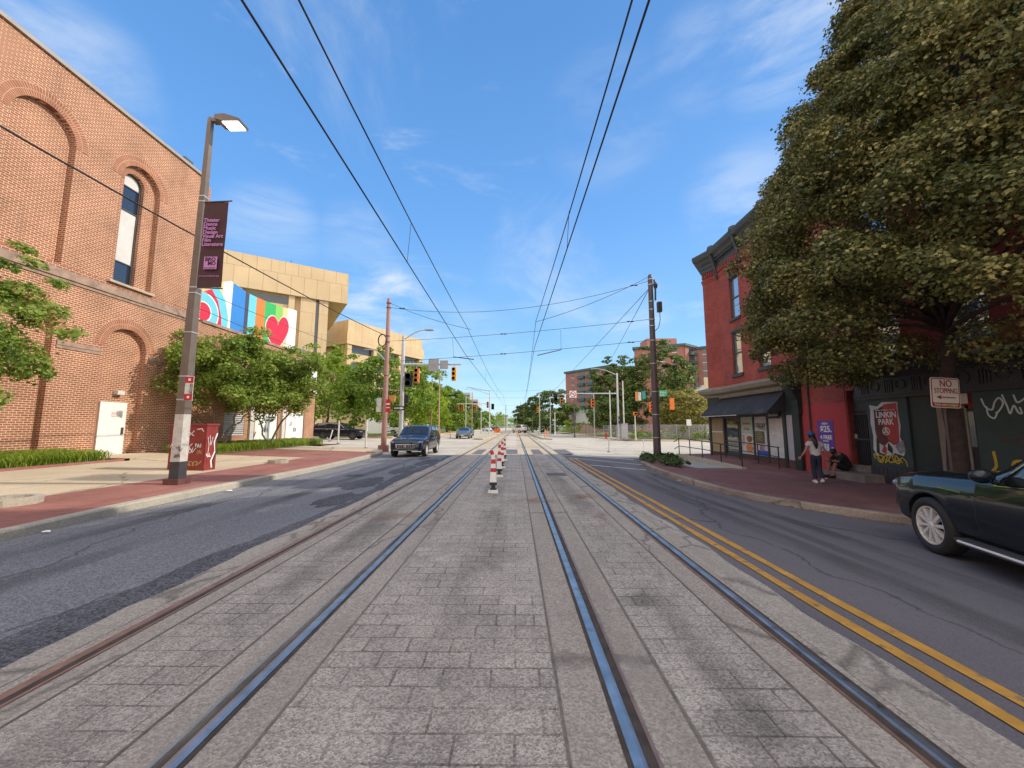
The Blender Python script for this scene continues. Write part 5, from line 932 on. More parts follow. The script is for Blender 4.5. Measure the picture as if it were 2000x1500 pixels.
hedge('distant_woods', cs, LF_MID, 1.1, 60, 4.2)
cs = [(np.array((RNG.uniform(10.5, 15.5), RNG.uniform(78, 100), RNG.uniform(.3, 2.5))), .8) for i in range(40)]+[(np.array((RNG.uniform(14.8, 30), RNG.uniform(50.5, 52), RNG.uniform(0, .9))), .6) for i in range(46)]
hedge('undergrowth', cs, LF_MID, .22, 60, .7)
# grassy planting beds
def bed(poly_fn, n, label):
    C = []; 
    for i in range(n):
        x, y = poly_fn(); C.append((x, y, TS(x)))
    C = np.array(C); k = 16; n = len(C); V = np.zeros((n, 8, 3)); a = RNG.uniform(0, 2*pi, n); L = RNG.uniform(.28, .46, n); d = np.stack([np.cos(a), np.sin(a), 0*a], 1); e = np.stack([-np.sin(a), np.cos(a), 0*a], 1)*.011
    for j, (r, h) in enumerate(((0, 0), (.25, .75), (.65, .95), (1.05, .62))):
        c = C+d*(L*r*.8)[:, None]; c[:, 2] += L*h; wj = (1, 1.2, .9, .15)[j]
        V[:, 2*j] = c-e*wj; V[:, 2*j+1] = c+e*wj
    F_ = []
    me = bpy.data.meshes.new('planting'); V = V.reshape(-1, 3).astype(np.float32); me.vertices.add(len(V)); me.vertices.foreach_set('co', V.ravel())
    idx = (np.arange(n)*8)[:, None, None]+np.array([[0, 1, 3, 2], [2, 3, 5, 4], [4, 5, 7, 6]])[None]; idx = idx.reshape(-1, 4); me.loops.add(idx.size); me.polygons.add(len(idx))
    me.loops.foreach_set('vertex_index', idx.ravel().astype(np.int32)); me.polygons.foreach_set('loop_start', np.arange(0, idx.size, 4, dtype=np.int32)); me.polygons.foreach_set('loop_total', np.full(len(idx), 4, dtype=np.int32)); me.materials.append(LF_LIR); me.update()
    o = bpy.data.objects.new('planting', me); COL.objects.link(o); WM[o.name] = Matrix(); tag(o, None, None, None, 'stuff')
bed(lambda: (RNG.uniform(-16.8, -14.6), RNG.uniform(3, 13.9)), 7500, '')
bed(lambda: (RNG.uniform(-16.2, -13.9), RNG.uniform(17.6, 28.0)), 6500, '')
mb = MB(); mb.box(-14.5, -14.3, 2, 14.3, .2, TS(-14.4)+.07); mb.box(-16.9, -14.3, 14.1, 14.3, .2, TS(-15.6)+.05); mb.thing('bed_edging', PAVE_BR, 'low brick edging along the near planting bed', 'edging')
mb = MB(); sheet(mb, -16.9, -14.5, 2, 14.1, 2, 2, TS, .02); sheet(mb, -16.4, -13.8, 17.5, 28.2, 2, 2, TS, .02); struct('planting_soil', mb, EARTH)
cs = []
while len(cs) < 70:
    x, y = RNG.uniform(5.95, 8.2), RNG.uniform(15.6, 20.9)
    if x > KR(min(y, 18.4))+.35 and x < 6.9+(y-15)*.22: cs.append((np.array((x, y, .02+.08*RNG.random())), .6))
hedge('weeds', cs, LF_WEED, .12, 50, .24)
# ============================================================ street furniture
lp = thing('street_lamp', 'tall brown square lamp post with lit lamp beside the left kerb', 'street lamp', (-8.45, 9.7, .16))
def sqpole(mb, x, y, z0, z1, a0, a1, mi=0):
    vs = [(x+sx*a, y+sy*a, z) for z, a in ((z0, a0), (z1, a1)) for sx, sy in ((-1, -1), (1, -1), (1, 1), (-1, 1))]
    mb.add(vs, [(0, 3, 2, 1), (4, 5, 6, 7)]+[(i, (i+1) % 4, 4+(i+1) % 4, 4+i) for i in range(4)], mi)
wz = lambda z: .122-.07*(z-.3)/9.8
PATCHW = mat('whitewash', (.52, .49, .44), .7, var=.2, scale=6, dirt=(.12, .1, .09), dirt_scale=4, dirt_lo=.6, dirt_hi=.66)
mb = MB(); sqpole(mb, -8.45, 9.7, 1.9, 10.1, wz(1.9), wz(10.1)); mb.part('pole', BROWNP, lp)
mb = MB(); sqpole(mb, -8.45, 9.7, .72, 1.897, wz(.72), wz(1.9)); mb.part('painted_section', PATCHW, lp)
mb = MB(); sqpole(mb, -8.45, 9.7, .3, .717, wz(.3), wz(.72)); mb.part('black_section', CHAR, lp)
MB().box(-8.64, -8.26, 9.51, 9.89, .13, .3).part('base', mat('maroon_base', (.13, .05, .045), .6, var=.3, scale=5), lp)
hd = attach(MB().box(-8.36, -8.2, 9.62, 9.78, 9.95, 10.05).prism([(-8.2, 9.93), (-8.0, 9.86), (-7.55, 9.86), (-7.52, 9.93), (-7.95, 10.07), (-8.2, 10.05)], (0, 9.5, 0), (1, 0, 0), (0, 0, 1), (0, 1, 0), .4).mesh('lamp_head', [BROWNP]), 'lamp_head', lp)
MB().box(-8.0, -7.57, 9.54, 9.86, 9.845, 9.858).part('lamp_lens', mat('lit_lens', (1, .97, .9), .3, emit=6, var=0), hd)
for z in (7.75, 7.6, 5.2, 5.05, 4.0, 2.85, 2.25): mb = MB(); sqpole(mb, -8.45, 9.7, z, z+.03, wz(z)+.008, wz(z)+.008); mb.part('strap', GALV, lp)
MB().tube([(-8.35, 9.62, 7.57), (-7.6, 9.62, 7.60)], .018).part('banner_arm', CHAR, lp); MB().tube([(-8.33, 9.62, 5.2), (-7.66, 9.62, 5.17)], .018).part('banner_arm', CHAR, lp)
BAN = mat('banner_cloth', (.065, .025, .028), .8, var=.12, scale=3); PNK = mat('banner_pink', (.50, .22, .48), .7, var=.05)
bn = thing('banner', 'dark maroon street banner listing arts in pink letters', 'banner', (-8.03, 9.62, 5.2))
mb = MB(); nx, nz = 8, 22; vs = []
for j in range(nz+1):
    for i in range(nx+1):
        u, v = i/nx, j/nz; x = -8.33+.03*v*0+.64*u; z = 5.2+2.37*v; vs.append((x-.05*(1-v)*.2, 9.62+.02*sin(u*3.1)*sin(v*3.1)-.012*sin(v*9+u*4)*(1-v), z))
mb.add(vs, [(j*(nx+1)+i, j*(nx+1)+i+1, (j+1)*(nx+1)+i+1, (j+1)*(nx+1)+i) for j in range(nz) for i in range(nx)]); cl = mb.part('cloth', BAN, bn)
BF = ((1, 0, 0), (0, 0, 1))
for i, s in enumerate(['Theater', 'Dance', 'Music', 'Design', 'Visual Art', 'Film', 'Literature']): text(s, .135, (-8.27, 9.57, 6.99-i*.112), *BF, PNK, cl, bold=.02, width=[.42, .36, .33, .38, .55, .23, .55][i])
em = attach(MB().box(-8.17, -7.83, 9.568, 9.574, 5.68, 6.02).mesh('emblem', [PNK]), 'emblem', cl)
text('BRO', .14, (-8.14, 9.567, 5.90), *BF, BAN, cl, bold=.03, width=.27); text('MO', .14, (-8.06, 9.567, 5.79), *BF, BAN, cl, bold=.03, width=.2); text('Arts District', .05, (-8.15, 9.567, 5.70), *BF, BAN, cl, width=.3)
text('bromoartsdistrict.org', .05, (-8.27, 9.575, 5.48), *BF, PNK, cl, width=.52)
bs = thing('bus_stop_sign', 'narrow red and white bus stop sign on the brown lamp post', 'sign', (-8.2, 9.66, 2.24))
bo = attach(MB().box(-8.30, -8.09, 9.5, 9.51, 2.24, 2.84).mesh('plate', [OFFW]), 'plate', bs)
mb = MB()
for z0, z1 in ((2.245, 2.4), (2.68, 2.835)): mb.box(-8.295, -8.095, 9.494, 9.499, z0, z1)
mb.part('red_band', RED, bs)
text('BUS STOP', .09, (-8.17, 9.499, 2.66), (0, 0, -1), (1, 0, 0), BLACK, bs, width=.25)
mb = MB()
for z in (2.29, 2.73): mb.box(-8.22, -8.16, 9.489, 9.493, z, z+.06)
mb.part('bus_symbol', WHITE, bs)
for lab, x, y, r in (('open concrete planter ring near the left picture edge', -9.25, 7.1, .42), ('farther concrete planter ring on the brick pavement', -9.25, 15.1, .36)):
    z = TS(x); mb = MB(); mb.lathe([(r*.72, .0), (r*.72, .12), (r, .12), (r, -.05)], (x, y, z), n=12, cap=False); mb.lathe([(0, .01), (r*.72, .012)], (x, y, z), n=12); mb.thing('planter_ring', KERB, lab, 'planter', 'concrete planter rings')
# red utility cabinet with graffiti
ub = thing('utility_cabinet', 'red utility cabinet scrawled with white and gold graffiti behind the lamp post', 'cabinet', (-10.4, 12.6, .24))
RB = mat('cabinet_red', (.26, .035, .03), .5, var=.3, scale=3, dirt=(.12, .02, .02), dirt_scale=3)
RBL = mat('cabinet_red_side', (.30, .04, .035), .5, var=.12, scale=2)
mb = MB(); mb.box(-10.98, -9.82, 12.2, 12.66, .2, 1.62); mb.part('body', RB, ub); MB().box(-11.02, -9.79, 12.17, 12.69, 1.623, 1.68).part('lid', RBL, ub)
dd = MB(); dd.box(-10.93, -10.42, 12.175, 12.199, .32, 1.58); dd.part('door', RB, ub); dd = MB(); dd.box(-10.38, -9.87, 12.175, 12.199, .32, 1.58); dd.part('door', RB, ub)
fr = ((0, 12.17, 0), (1, 0, 0), (0, 0, 1), (0, -1, 0)); mb = MB()
mb.stroke([(-10.36, 1.42), (-10.2, 1.3)], .025, *fr); mb.stroke([(-10.34, 1.3), (-10.2, 1.45)], .022, *fr); mb.stroke([(-10.4, 1.02), (-10.24, .85)], .025, *fr); mb.stroke([(-10.42, .85), (-10.22, 1.05)], .022, *fr); mb.stroke(scribble(12, -10.5, -10.12, .75, .95, 4), .02, *fr); mb.stroke(scribble(8, -10.12, -9.92, .92, 1.08, 9), .018, *fr); mb.stroke([(-10.1, 1.5), (-9.95, 1.52), (-9.9, 1.44)], .025, *fr); mb.stroke(scribble(9, -10.9, -10.6, .9, 1.2, 12), .02, *fr)
mb.part('graffiti', WHITE, ub); GOLD = mat('gold_spray', (.42, .27, .10), .6)
mb = MB(); mb.stroke(scribble(16, -10.45, -9.9, .36, .52, 5, 1.6), .03, *fr); mb.stroke(scribble(8, -10.05, -9.9, .72, .86, 2), .02, *fr); mb.part('graffiti', GOLD, ub)
fr2 = ((-9.82, 0, 0), (0, 1, 0), (0, 0, 1), (1, 0, 0)); mb = MB(); mb.stroke([(12.64, 1.35), (12.54, 1.1), (12.6, .8), (12.46, .5), (12.5, .3)], .06, *fr2); mb.stroke([(12.27, 1.25), (12.33, 1.0), (12.31, .75)], .02, *fr2); mb.stroke([(12.35, 1.3), (12.4, 1.0), (12.47, 1.25)], .02, *fr2); mb.stroke(scribble(9, 12.26, 12.42, .6, .75, 3), .02, *fr2); mb.part('graffiti', WHITE, ub)
mb = MB(); mb.stroke([(12.64, 1.22), (12.59, 1.05), (12.63, .75), (12.53, .5), (12.56, .3)], .035, *fr2, off=.008); mb.part('graffiti', BLACK, ub)
# faded pink traction pole
pp_ = thing('traction_pole', 'faded pink traction pole at the far left street corner', 'pole', (-8.33, 24.4, .15)); mb = MB(); mb.lathe([(.17, .1), (.165, 1), (.115, 9.8), (.1, 9.85), (0, 9.86)], (-8.33, 24.4, .1), n=14); mb.part('shaft', PINKP, pp_, smooth=True); MB().box(-8.6, -8.06, 24.13, 24.67, .0, .42).part('base', mat('pole_base_red', (.22, .09, .08), .6), pp_)
for z in (9.6, 9.3, 7.4, 7.0, 4.8): mb = MB(); mb.lathe([(.15, 0), (.15, .06)], (-8.33, 24.4, z), n=14); mb.part('clamp', DPOLE, pp_)
cc = MB(); cc.tube([(-8.60+.27*cos(a), 24.2, 7.12+.40*sin(a)) for a in np.linspace(0, 2*pi, 25)], .025); cc.tube([(-8.58+.24*cos(a), 24.15, 7.1+.37*sin(a)) for a in np.linspace(0, 2*pi, 25)], .02); cc.thing('cable_coil', CABLE, 'black coil of spare cable hung on the faded pink pole', 'cable')
rs = thing('lane_sign', 'red and white sign strapped to the faded pink pole', 'sign', (-8.1, 24.2, 2.55)); MB().box(-8.22, -7.92, 24.18, 24.2, 2.5, 3.3).part('plate', RED, rs); mb = MB(); mb.box(-8.18, -7.96, 24.17, 24.178, 2.95, 3.05); mb.box(-8.18, -7.96, 24.17, 24.178, 2.75, 2.8); mb.part('white_band', WHITE, rs)
MB().box(-8.85, -8.55, 24.3, 24.42, 2.5, 3.4).thing('control_box', OFFW, 'pale grey box strapped behind the faded pink pole', 'box')
# ---- signals, masts, poles
def signal(name, label, x, y, z, m, face=-1, lens=None, n=3, s=.34, group=None, hood=True):
    t = thing(name, label, 'traffic light', (x, y, z), group=group)
    mb = MB(); mb.box(x-s/2, x+s/2, y-.12, y+.12, z, z+s*n); mb.part('housing', m, t)
    for k in range(n):
        mb = MB(); c = (x, y+face*.12, z+s*(k+.5)); mb.lathe([(s*.40, 0), (s*.42, .22), (s*.38, .22), (s*.36, .0)], c, (0, face, 0), 12, cap=False); mb.part('visor', m if hood else BLACK, t)
        mb = MB(); mb.lathe([(0, .02), (s*.36, .02)], c, (0, face, 0), 12); mb.part('lens', lens or BLACK, t)
    return t
def mast(label, x, y, h, arm=None, lamp=None, r=.13, m=GALV, name='signal_pole', cat='pole', group=None):
    t = thing(name, label, cat, (x, y, T(x)+.1), group=group); z0 = T(x)+.08
    mb = MB(); mb.lathe([(r*1.6, 0), (r*1.6, .25), (r, .3), (r*.72, h-z0), (0, h-z0+.02)], (x, y, z0), n=12); mb.part('shaft', m, t, smooth=False)
    if arm: mb = MB(); mb.tube([(x, y, arm[1]), (arm[0], y, arm[1]+arm[2] if len(arm) > 2 else arm[1])], [r*.6, r*.38], 8); mb.part('mast_arm', m, t)
    if lamp:
        lx, lz = lamp; pts = [(x+(lx-x)*u, y, h-.3+(lz-h+.3)*sin(u*pi/2)) for u in np.linspace(0, 1, 9)]; mb = MB(); mb.tube(pts, .04, 6); mb.part('lamp_arm', m, t)
        sg = 1 if lx > x else -1; mb = MB(); mb.ball((lx+sg*.3, y, lz), (.42, .16, .08), 10, 5); mb.part('lamp_head', GREY, t)
    return t
mast('galvanised signal pole with long mast arm and curved lamp behind the blue car', -8.35, 28, 8.3, arm=(-4.05, 6.15), lamp=(-6.75, 8.75), r=.17)
def board(name, label, x0, x1, y, z0, z1, m, cat='sign', group=None): return MB().box(x0, x1, y-.02, y, z0, z1).thing(name, m, label, cat, group)
board('sign_back', 'larger blank grey back of a sign on the near left mast arm', -6.42, -5.66, 27.85, 5.62, 6.55, GREY); board('sign_back', 'smaller blank grey back of a sign on the near left mast arm', -5.58, -4.98, 27.85, 5.78, 6.42, GREY)
signal('traffic_light', 'yellow traffic light seen from the side at the mast arm tip', -4.55, 28, 4.93, SIGY, s=.33); MB().box(-4.58, -4.52, 27.97, 28.03, 5.95, 6.25).thing('signal_hanger', GALV, 'short hanger above the yellow traffic light', 'bracket')
signal('traffic_light', 'dull orange traffic light below the mast arm near its pole', -7.35, 28.2, 4.8, SIGO, s=.36); MB().box(-7.38, -7.32, 28.1, 28.16, 5.9, 6.2).thing('signal_hanger', GALV, 'short hanger above the dull orange traffic light', 'bracket')
signal('tram_signal', 'black two lamp tram signal beside the left mast arm pole', -7.8, 27.7, 4.45, BLACK, n=2, s=.5)
signal('pedestrian_signal', 'orange pedestrian signal left of the mast arm pole', -8.95, 27.7, 3.4, SIGO, n=1, s=.42, face=1); MB().box(-8.1, -7.8, 27.7, 27.9, 3.25, 3.85).thing('pedestrian_signal', BLACK, 'black pedestrian signal right of the mast arm pole', 'traffic light')
ow = thing('one_way_sign', 'black and white one way arrow sign on the mast arm pole', 'sign', (-8.4, 27.6, 2.8)); MB().box(-8.85, -7.95, 27.6, 27.62, 2.75, 3.05).part('plate', BLACK, ow); mb = MB(); mb.prism([(-8.75, 2.85), (-8.3, 2.85), (-8.3, 2.8), (-8.03, 2.9), (-8.3, 3.0), (-8.3, 2.95), (-8.75, 2.95)], (0, 27.6, 0), (1, 0, 0), (0, 0, 1), (0, -1, 0), .006); mb.part('arrow', WHITE, ow)
text('ONE WAY', .09, (-8.7, 27.59, 2.865), (1, 0, 0), (0, 0, 1), BLACK, ow, width=.36)
sl = mast('slim galvanised street lamp with a hooked arm behind the near left bollards', -12.6, 36.5, 8.2, lamp=(-14.0, 9.0), r=.09, name='street_lamp', cat='street lamp')
MB().box(-13.4, -12.7, 36.3, 36.32, 4.0, 4.22).thing('street_name_sign', mat('teal_sign', (.05, .32, .28), .5), 'teal street name plate on the slim hooked street lamp', 'sign')
SP = [('brown pole with a side cable beyond the lime tree', -12.3, 56, 8.6, PINKP), ('tan pole beside the sedan on the far left pavement', -9.4, 47, 8.2, mat('tan_pole', (.42, .27, .2), .6)), ('grey pole beyond the sedan, second along the far left kerb', -9.1, 70, 7.2, GALV), ('tan pole farther along the left kerb', -8.2, 72, 8.0, mat('tan_pole2', (.4, .26, .2), .6)), ('thin pole in front of the far left trees', -8.3, 92, 7.5, OFFW), ('grey pole between the medians far ahead', 1.6, 130, 10, GREY), ('tall grey pole right of the far median signals', 4.3, 100, 9.6, GREY), ('grey pole near the white van', 5.2, 84, 8.8, GALV), ('pale pole right of the white van', 7.1, 79, 7.0, GALV), ('thick pale pole before the dark round tree', 7.6, 85, 8.2, OFFW), ('grey pole beside the low dark bushy tree', 13.4, 66, 7.3, GALV), ('slim steel pole left of the right mast pole', 13.7, 56, 6.8, OFFW), ('bare steel pole touching the right mast pole', 14.1, 50.5, 7.6, OFFW), ('dark slim sign pole left of the low dark tree', 9.4, 62, 6.2, DPOLE), ('thin white pole in front of the dark round tree', 8.9, 88, 4.8, WHITE), ('far grey traction pole between the tracks', -1.2, 210, 10, GREY), ('far dark traction pole left of the tracks', -3.9, 150, 10, DARKGREY)]
for lab, x, y, h, m in SP: mast(lab, x, y, h, r=.10, m=m, name='steel_pole')
mast('pale signal pole with two arms reaching left on the far left median', -5.1, 75, 8.6, arm=(-11.6, 6.0), r=.13, m=OFFW); mb = MB(); mb.tube([(-5.1, 75, 8.5), (-9.6, 75, 9.3), (-9.65, 75, 8.9)], .05); mb.tube([(-5.1, 75, 7.8), (-9.0, 75, 9.15)], .035); mb.thing('bracket_arm', GREY, 'bent bracket arm over the far left median signals', 'bracket')
signal('tram_signal', 'black two lamp tram signal right of the far left median pole', -4.5, 74.8, 4.9, BLACK, n=2, s=.55)
for i, (x, z, lab) in enumerate(((-11.3, 4.6, 'orange traffic light at the left end of the far arm'), (-10.4, 4.6, 'reddish orange traffic light second along the far arm'), (-7.9, 4.6, 'orange traffic light beside the grey high rise'), (-5.5, 5.2, 'orange traffic light next to the far median pole'))): signal('traffic_light', lab, x, 75, z, SIGO, s=.4)
mast('galvanised mast arm pole with curved lamp at the far right corner', 13.35, 50.4, 8.6, arm=(7.7, 5.9), lamp=(10.6, 9.2), r=.16)
nl = thing('no_turn_sign', 'white no left turn sign on the far right mast arm', 'sign', (7.5, 50.3, 5.2)); MB().box(7.05, 7.95, 50.28, 50.3, 5.35, 6.25).part('plate', WHITE, nl); mb = MB(); mb.lathe([(.38, 0), (.38, .01), (.30, .01), (.30, 0)], (7.5, 50.28, 5.8), (0, -1, 0), 24, cap=False); mb.part('red_ring', RED, nl); mb = MB(); mb.stroke([(7.65, 5.6), (7.6, 5.85), (7.35, 5.88)], .07, (0, 50.27, 0), (1, 0, 0), (0, 0, 1), (0, -1, 0)); mb.prism([(7.25, 5.88), (7.38, 5.98), (7.38, 5.78)], (0, 50.265, 0), (1, 0, 0), (0, 0, 1), (0, -1, 0), .004); mb.part('arrow', BLACK, nl); mb = MB(); mb.stroke([(7.24, 6.05), (7.76, 5.55)], .06, (0, 50.26, 0), (1, 0, 0), (0, 0, 1), (0, -1, 0)); mb.part('red_slash', RED, nl)
REDL = mat('red_lens', (.35, .02, .01), .3); signal('traffic_light', 'orange traffic light under the far right mast arm', 10.05, 50.4, 4.1, ORANGE, lens=REDL, s=.38); signal('traffic_light', 'dark orange two lamp signal left of the no turn sign', 6.2, 52, 4.7, SIGO, n=2, s=.4, lens=REDL); signal('tram_signal', 'black two lamp tram signal at the far right arm tip', 5.4, 52, 5.0, BLACK, n=2, s=.5); mb = MB(); mb.tube([(5.0, 52.1, 5.75), (7.7, 50.45, 5.95)], .035); mb.thing('bracket_arm', GALV, 'thin extension of the far right mast arm', 'bracket')
signal('traffic_light', 'yellow traffic light over the far right median', 3.9, 68, 4.0, SIGY, s=.36); signal('traffic_light', 'dark traffic light pair left of the far right median light', 2.2, 68, 5.3, DARKGREY, s=.3, n=2)
mb = MB(); mb.box(13.7, 14.5, 50.2, 50.9, .0, 1.95); mb.box(13.66, 14.54, 50.16, 50.94, 1.953, 2.0); mb.thing('signal_cabinet', GALV, 'grey metal signal cabinet beside the far right mast pole', 'cabinet')
MB().box(13.3, 13.55, 50.0, 50.15, 2.5, 2.9).box(13.3, 13.75, 50.0, 50.15, 1.95, 2.35).thing('pedestrian_signal', BLACK, 'black pedestrian signals above the grey cabinet', 'traffic light')
pb = mast('short pale post with an orange head near the chain fence', 15.1, 49.0, 3.1, r=.09, m=OFFW, name='push_button_post'); signal('pedestrian_signal', 'orange pedestrian signal on the short pale post', 15.1, 48.9, 3.0, ORANGE, n=1, s=.42)
hy = thing('fire_hydrant', 'red fire hydrant on the far right corner', 'hydrant', (12.9, 55.5, -.1)); mb = MB(); mb.lathe([(.2, 0), (.2, .06), (.13, .08), (.13, .5), (.17, .52), (.17, .58), (.13, .6), (.12, .72), (.05, .82), (0, .84)], (12.9, 55.5, -.06), n=14); mb.part('barrel', RED, hy); mb = MB(); mb.tube([(12.68, 55.5, .4), (13.12, 55.5, .4)], .07, 8); mb.tube([(12.9, 55.28, .35), (12.9, 55.5, .35)], .08, 8); mb.part('nozzle', RED, hy)
wp = thing('post_sign', 'small white sign on a thin post before the yellow green tree', 'sign', (22.3, 50, -.1)); mb = MB(); mb.tube([(22.3, 50, -.1), (22.3, 50, 2.4)], .03); mb.part('post', GALV, wp); MB().box(22.0, 22.6, 49.95, 49.97, 1.7, 2.5).part('plate', WHITE, wp)
# span wire signals over the side street
for lab, px, m, w_, h_, y0 in (('green street name sign hung over the side street, with white letters', 1295, mat('sign_green', (.04, .30, .16), .5), .95, .75, 762), ('teal street sign hung left of the brown pole', 1257, mat('sign_teal', (.03, .28, .26), .5), .4, .95, 764), ('brown back of a sign hung left of the teal sign', 1243, SIGO, .3, 1.1, 765), ('grey back of a sign hung between the brown and teal signs', 1249, OFFW, .35, 1.0, 766), ('cream sign back hung beside the red corner building', 1378.5, mat('cream_back', (.6, .5, .3), .6), .5, 1.3, 737)):
    p = P(px, y0, 46); o = MB().box(p.x-w_/2, p.x+w_/2, 45.97, 46.03, p.z-h_, p.z).thing('hanging_sign', m, lab, 'sign')
    if 'letters' in lab:
        mb = MB(); fq = ((0, 45.97, 0), (1, 0, 0), (0, 0, 1), (0, -1, 0))
        for r in range(2):
            for i in range(4-r): mb.stroke([(p.x-.34+i*.19, p.z-.16-r*.34), (p.x-.34+i*.19, p.z-.34-r*.34), (p.x-.24+i*.19, p.z-.34-r*.34)], .04, *fq, off=.006+.001*i)
        mb.part('lettering', WHITE, o)
for lab, px, y0, s in (('orange traffic light hung over the side street right of the brown pole', 1313, 800, .46), ('orange traffic light hung beside the red corner building', 1391, 758, .46), ('dark orange traffic light half hidden by the brown pole', 1272, 805, .4)):
    p = P(px, y0, 46.3); signal('traffic_light', lab, p.x, 46.3, p.z, ORANGE, s=s, face=1 if px > 1300 else -1)
# chain link fence
fe = thing('chain_link_fence', 'galvanised chain link fence along the far right pavement', 'fence', (22, 51, -.1))
def mesh_mat():
    m, t, b = newmat('chain_link'); g = N(t, 'ShaderNodeTexCoord'); w1 = N(t, 'ShaderNodeTexWave'); w1.inputs['Scale'].default_value = 6; w2 = N(t, 'ShaderNodeTexWave'); w2.inputs['Scale'].default_value = 6
    for w_, r in ((w1, .785), (w2, -.785)): mp = N(t, 'ShaderNodeMapping'); mp.inputs['Rotation'].default_value = (0, r, 0); t.links.new(g.outputs['Object'], mp.inputs[0]); t.links.new(mp.outputs[0], w_.inputs[0])
    mx = N(t, 'ShaderNodeMath', operation='MAXIMUM'); t.links.new(w1.outputs[1], mx.inputs[0]); t.links.new(w2.outputs[1], mx.inputs[1]); r = N(t, 'ShaderNodeMath', operation='GREATER_THAN'); r.inputs[1].default_value = .93; t.links.new(mx.outputs[0], r.inputs[0])
    b.inputs['Base Color'].default_value = (.5, .5, .5, 1); b.inputs['Metallic'].default_value = .5; tr = N(t, 'ShaderNodeBsdfTransparent'); ms = N(t, 'ShaderNodeMixShader'); t.links.new(r.outputs[0], ms.inputs[0]); t.links.new(tr.outputs[0], ms.inputs[1]); t.links.new(b.outputs[0], ms.inputs[2]); t.links.new(ms.outputs[0], t.nodes['Material Output'].inputs[0]); return m
CLM = mesh_mat()
FPT = [(13.6, 100), (14.9, 62), (15.8, 52), (18, 50.6), (24, 50.9), (34, 51.5), (44, 52)]
mb = MB(); 
for a, b in zip(FPT, FPT[1:]): mb.quad((a[0], a[1], -.1), (b[0], b[1], -.1), (b[0], b[1], 1.75), (a[0], a[1], 1.75))
mb.part('mesh_panel', CLM, fe)
for a, b in zip(FPT, FPT[1:]):
    L = hypot(b[0]-a[0], b[1]-a[1]); k = max(1, int(L/3))
    for i in range(k): x, y = a[0]+(b[0]-a[0])*i/k, a[1]+(b[1]-a[1])*i/k; mb = MB(); mb.tube([(x, y, -.1), (x, y, 1.85)], .035, 6); mb.part('post', GALV, fe)
mb = MB(); mb.tube([(x, y, 1.78) for x, y in FPT], .025, 6); mb.part('top_rail', GALV, fe)
# dark brown traction pole on the right
tp = thing('traction_pole', 'tall dark brown traction pole by the right kerb with boxes near its top', 'pole', (7.35, 20.3, -.1)); mb = MB(); mb.lathe([(.20, 0), (.195, .5), (.125, 9.7), (.13, 9.75), (.10, 9.95), (0, 10)], (7.35, 20.3, -.12), n=14); mb.part('shaft', DPOLE, tp, smooth=True)
for z in (9.55, 9.25, 8.3, 7.85, 7.3, 6.95, 6.15, 4.9, 3.4, 2.2, 1.0): mb = MB(); mb.lathe([(.2-.008*z+.02, 0), (.2-.008*z+.02, .035)], (7.35, 20.3, z), n=14); mb.part('strap', GALV, tp)
mb = MB(); mb.box(7.68, 7.9, 20.2, 20.42, 7.75, 8.3); mb.thing('cable_box', BLACK, 'black junction box hanging right of the dark brown pole top', 'box')
mb = MB(); mb.ball((7.58, 20.2, 9.2), (.12, .1, .2)); mb.tube([(7.5, 20.15, 9.5), (7.55, 20.15, 8.9), (7.53, 20.15, 8.35)], .05); mb.thing('insulator', BLACK, 'black insulator cluster at the dark brown pole top', 'insulator')
mb = MB(); mb.tube([(7.79, 20.3, 7.76), (7.8, 20.3, 7.3), (7.7, 20.3, 6.9), (7.5, 20.25, 6.7)], .018); mb.thing('cable', CABLE, 'drooping cable below the black junction box', 'cable')
# delineator posts between the tracks
def delineator(label, x, y, lean=0):
    t = thing('delineator_post', label, 'bollard', (x, y, 0), group='red banded posts between the tracks')
    mb = MB(); mb.prism([(-.13, .0), (.13, .0), (.11, .07), (-.11, .07)], (x, y-.12, .0), (1, 0, 0), (0, 0, 1), (0, 1, 0), .24); mb.box(x-.09, x-.05, y-.135, y-.121, .01, .06); mb.part('base', WHITE, t)
    mb = MB(); mb.box(x-.045, x+.045, y-.05, y+.05, .07, .18); mb.box(x-.09, x+.09, y-.06, y+.06, .18, .25); mb.box(x-.08, x+.08, y-.06, y+.06, .072, .10); mb.part('spring', BLACK, t)
    M = Matrix.Translation((x, y, .25)); f = lambda z: .085-.045*(z/.62)
    mb = MB()
    for z0, z1, mi in ((0, .24, 0), (.24, .335, 1), (.335, .44, 0), (.44, .545, 1), (.545, .60, 0)):
        vs = [(x+sx*f(z), y+sy*f(z)*.7, .25+z) for z in (z0, z1) for sx, sy in ((-1, -1), (1, -1), (1, 1), (-1, 1))]; mb.add(vs, [(0, 3, 2, 1), (4, 5, 6, 7)]+[(i, (i+1) % 4, 4+(i+1) % 4, 4+i) for i in range(4)], mi)
    mb.part('body', [WHITE, RED], t)
    mb = MB(); q = Matrix.Translation((x, y, .85)) @ Matrix.Rotation(lean, 4, 'Y'); mb.box(-.045, .045, -.03, .03, .0, .06, 0, q); mb.box(-.044, .044, -.029, .029, .06, .16, 1, q); mb.part('top_band', [WHITE, RED], t); return t
for lab, y, ln in (('nearest red banded post, its top bent over to the left', 9.53, -.35), ('second red banded post, mostly hidden behind the nearest', 12.49, 0.05), ('third red banded post from the camera between the tracks', 15.07, .04), ('fourth and farthest red banded post between the tracks', 18.46, 0)): delineator(lab, -.53 if y != 9.53 else -.55, y, ln)
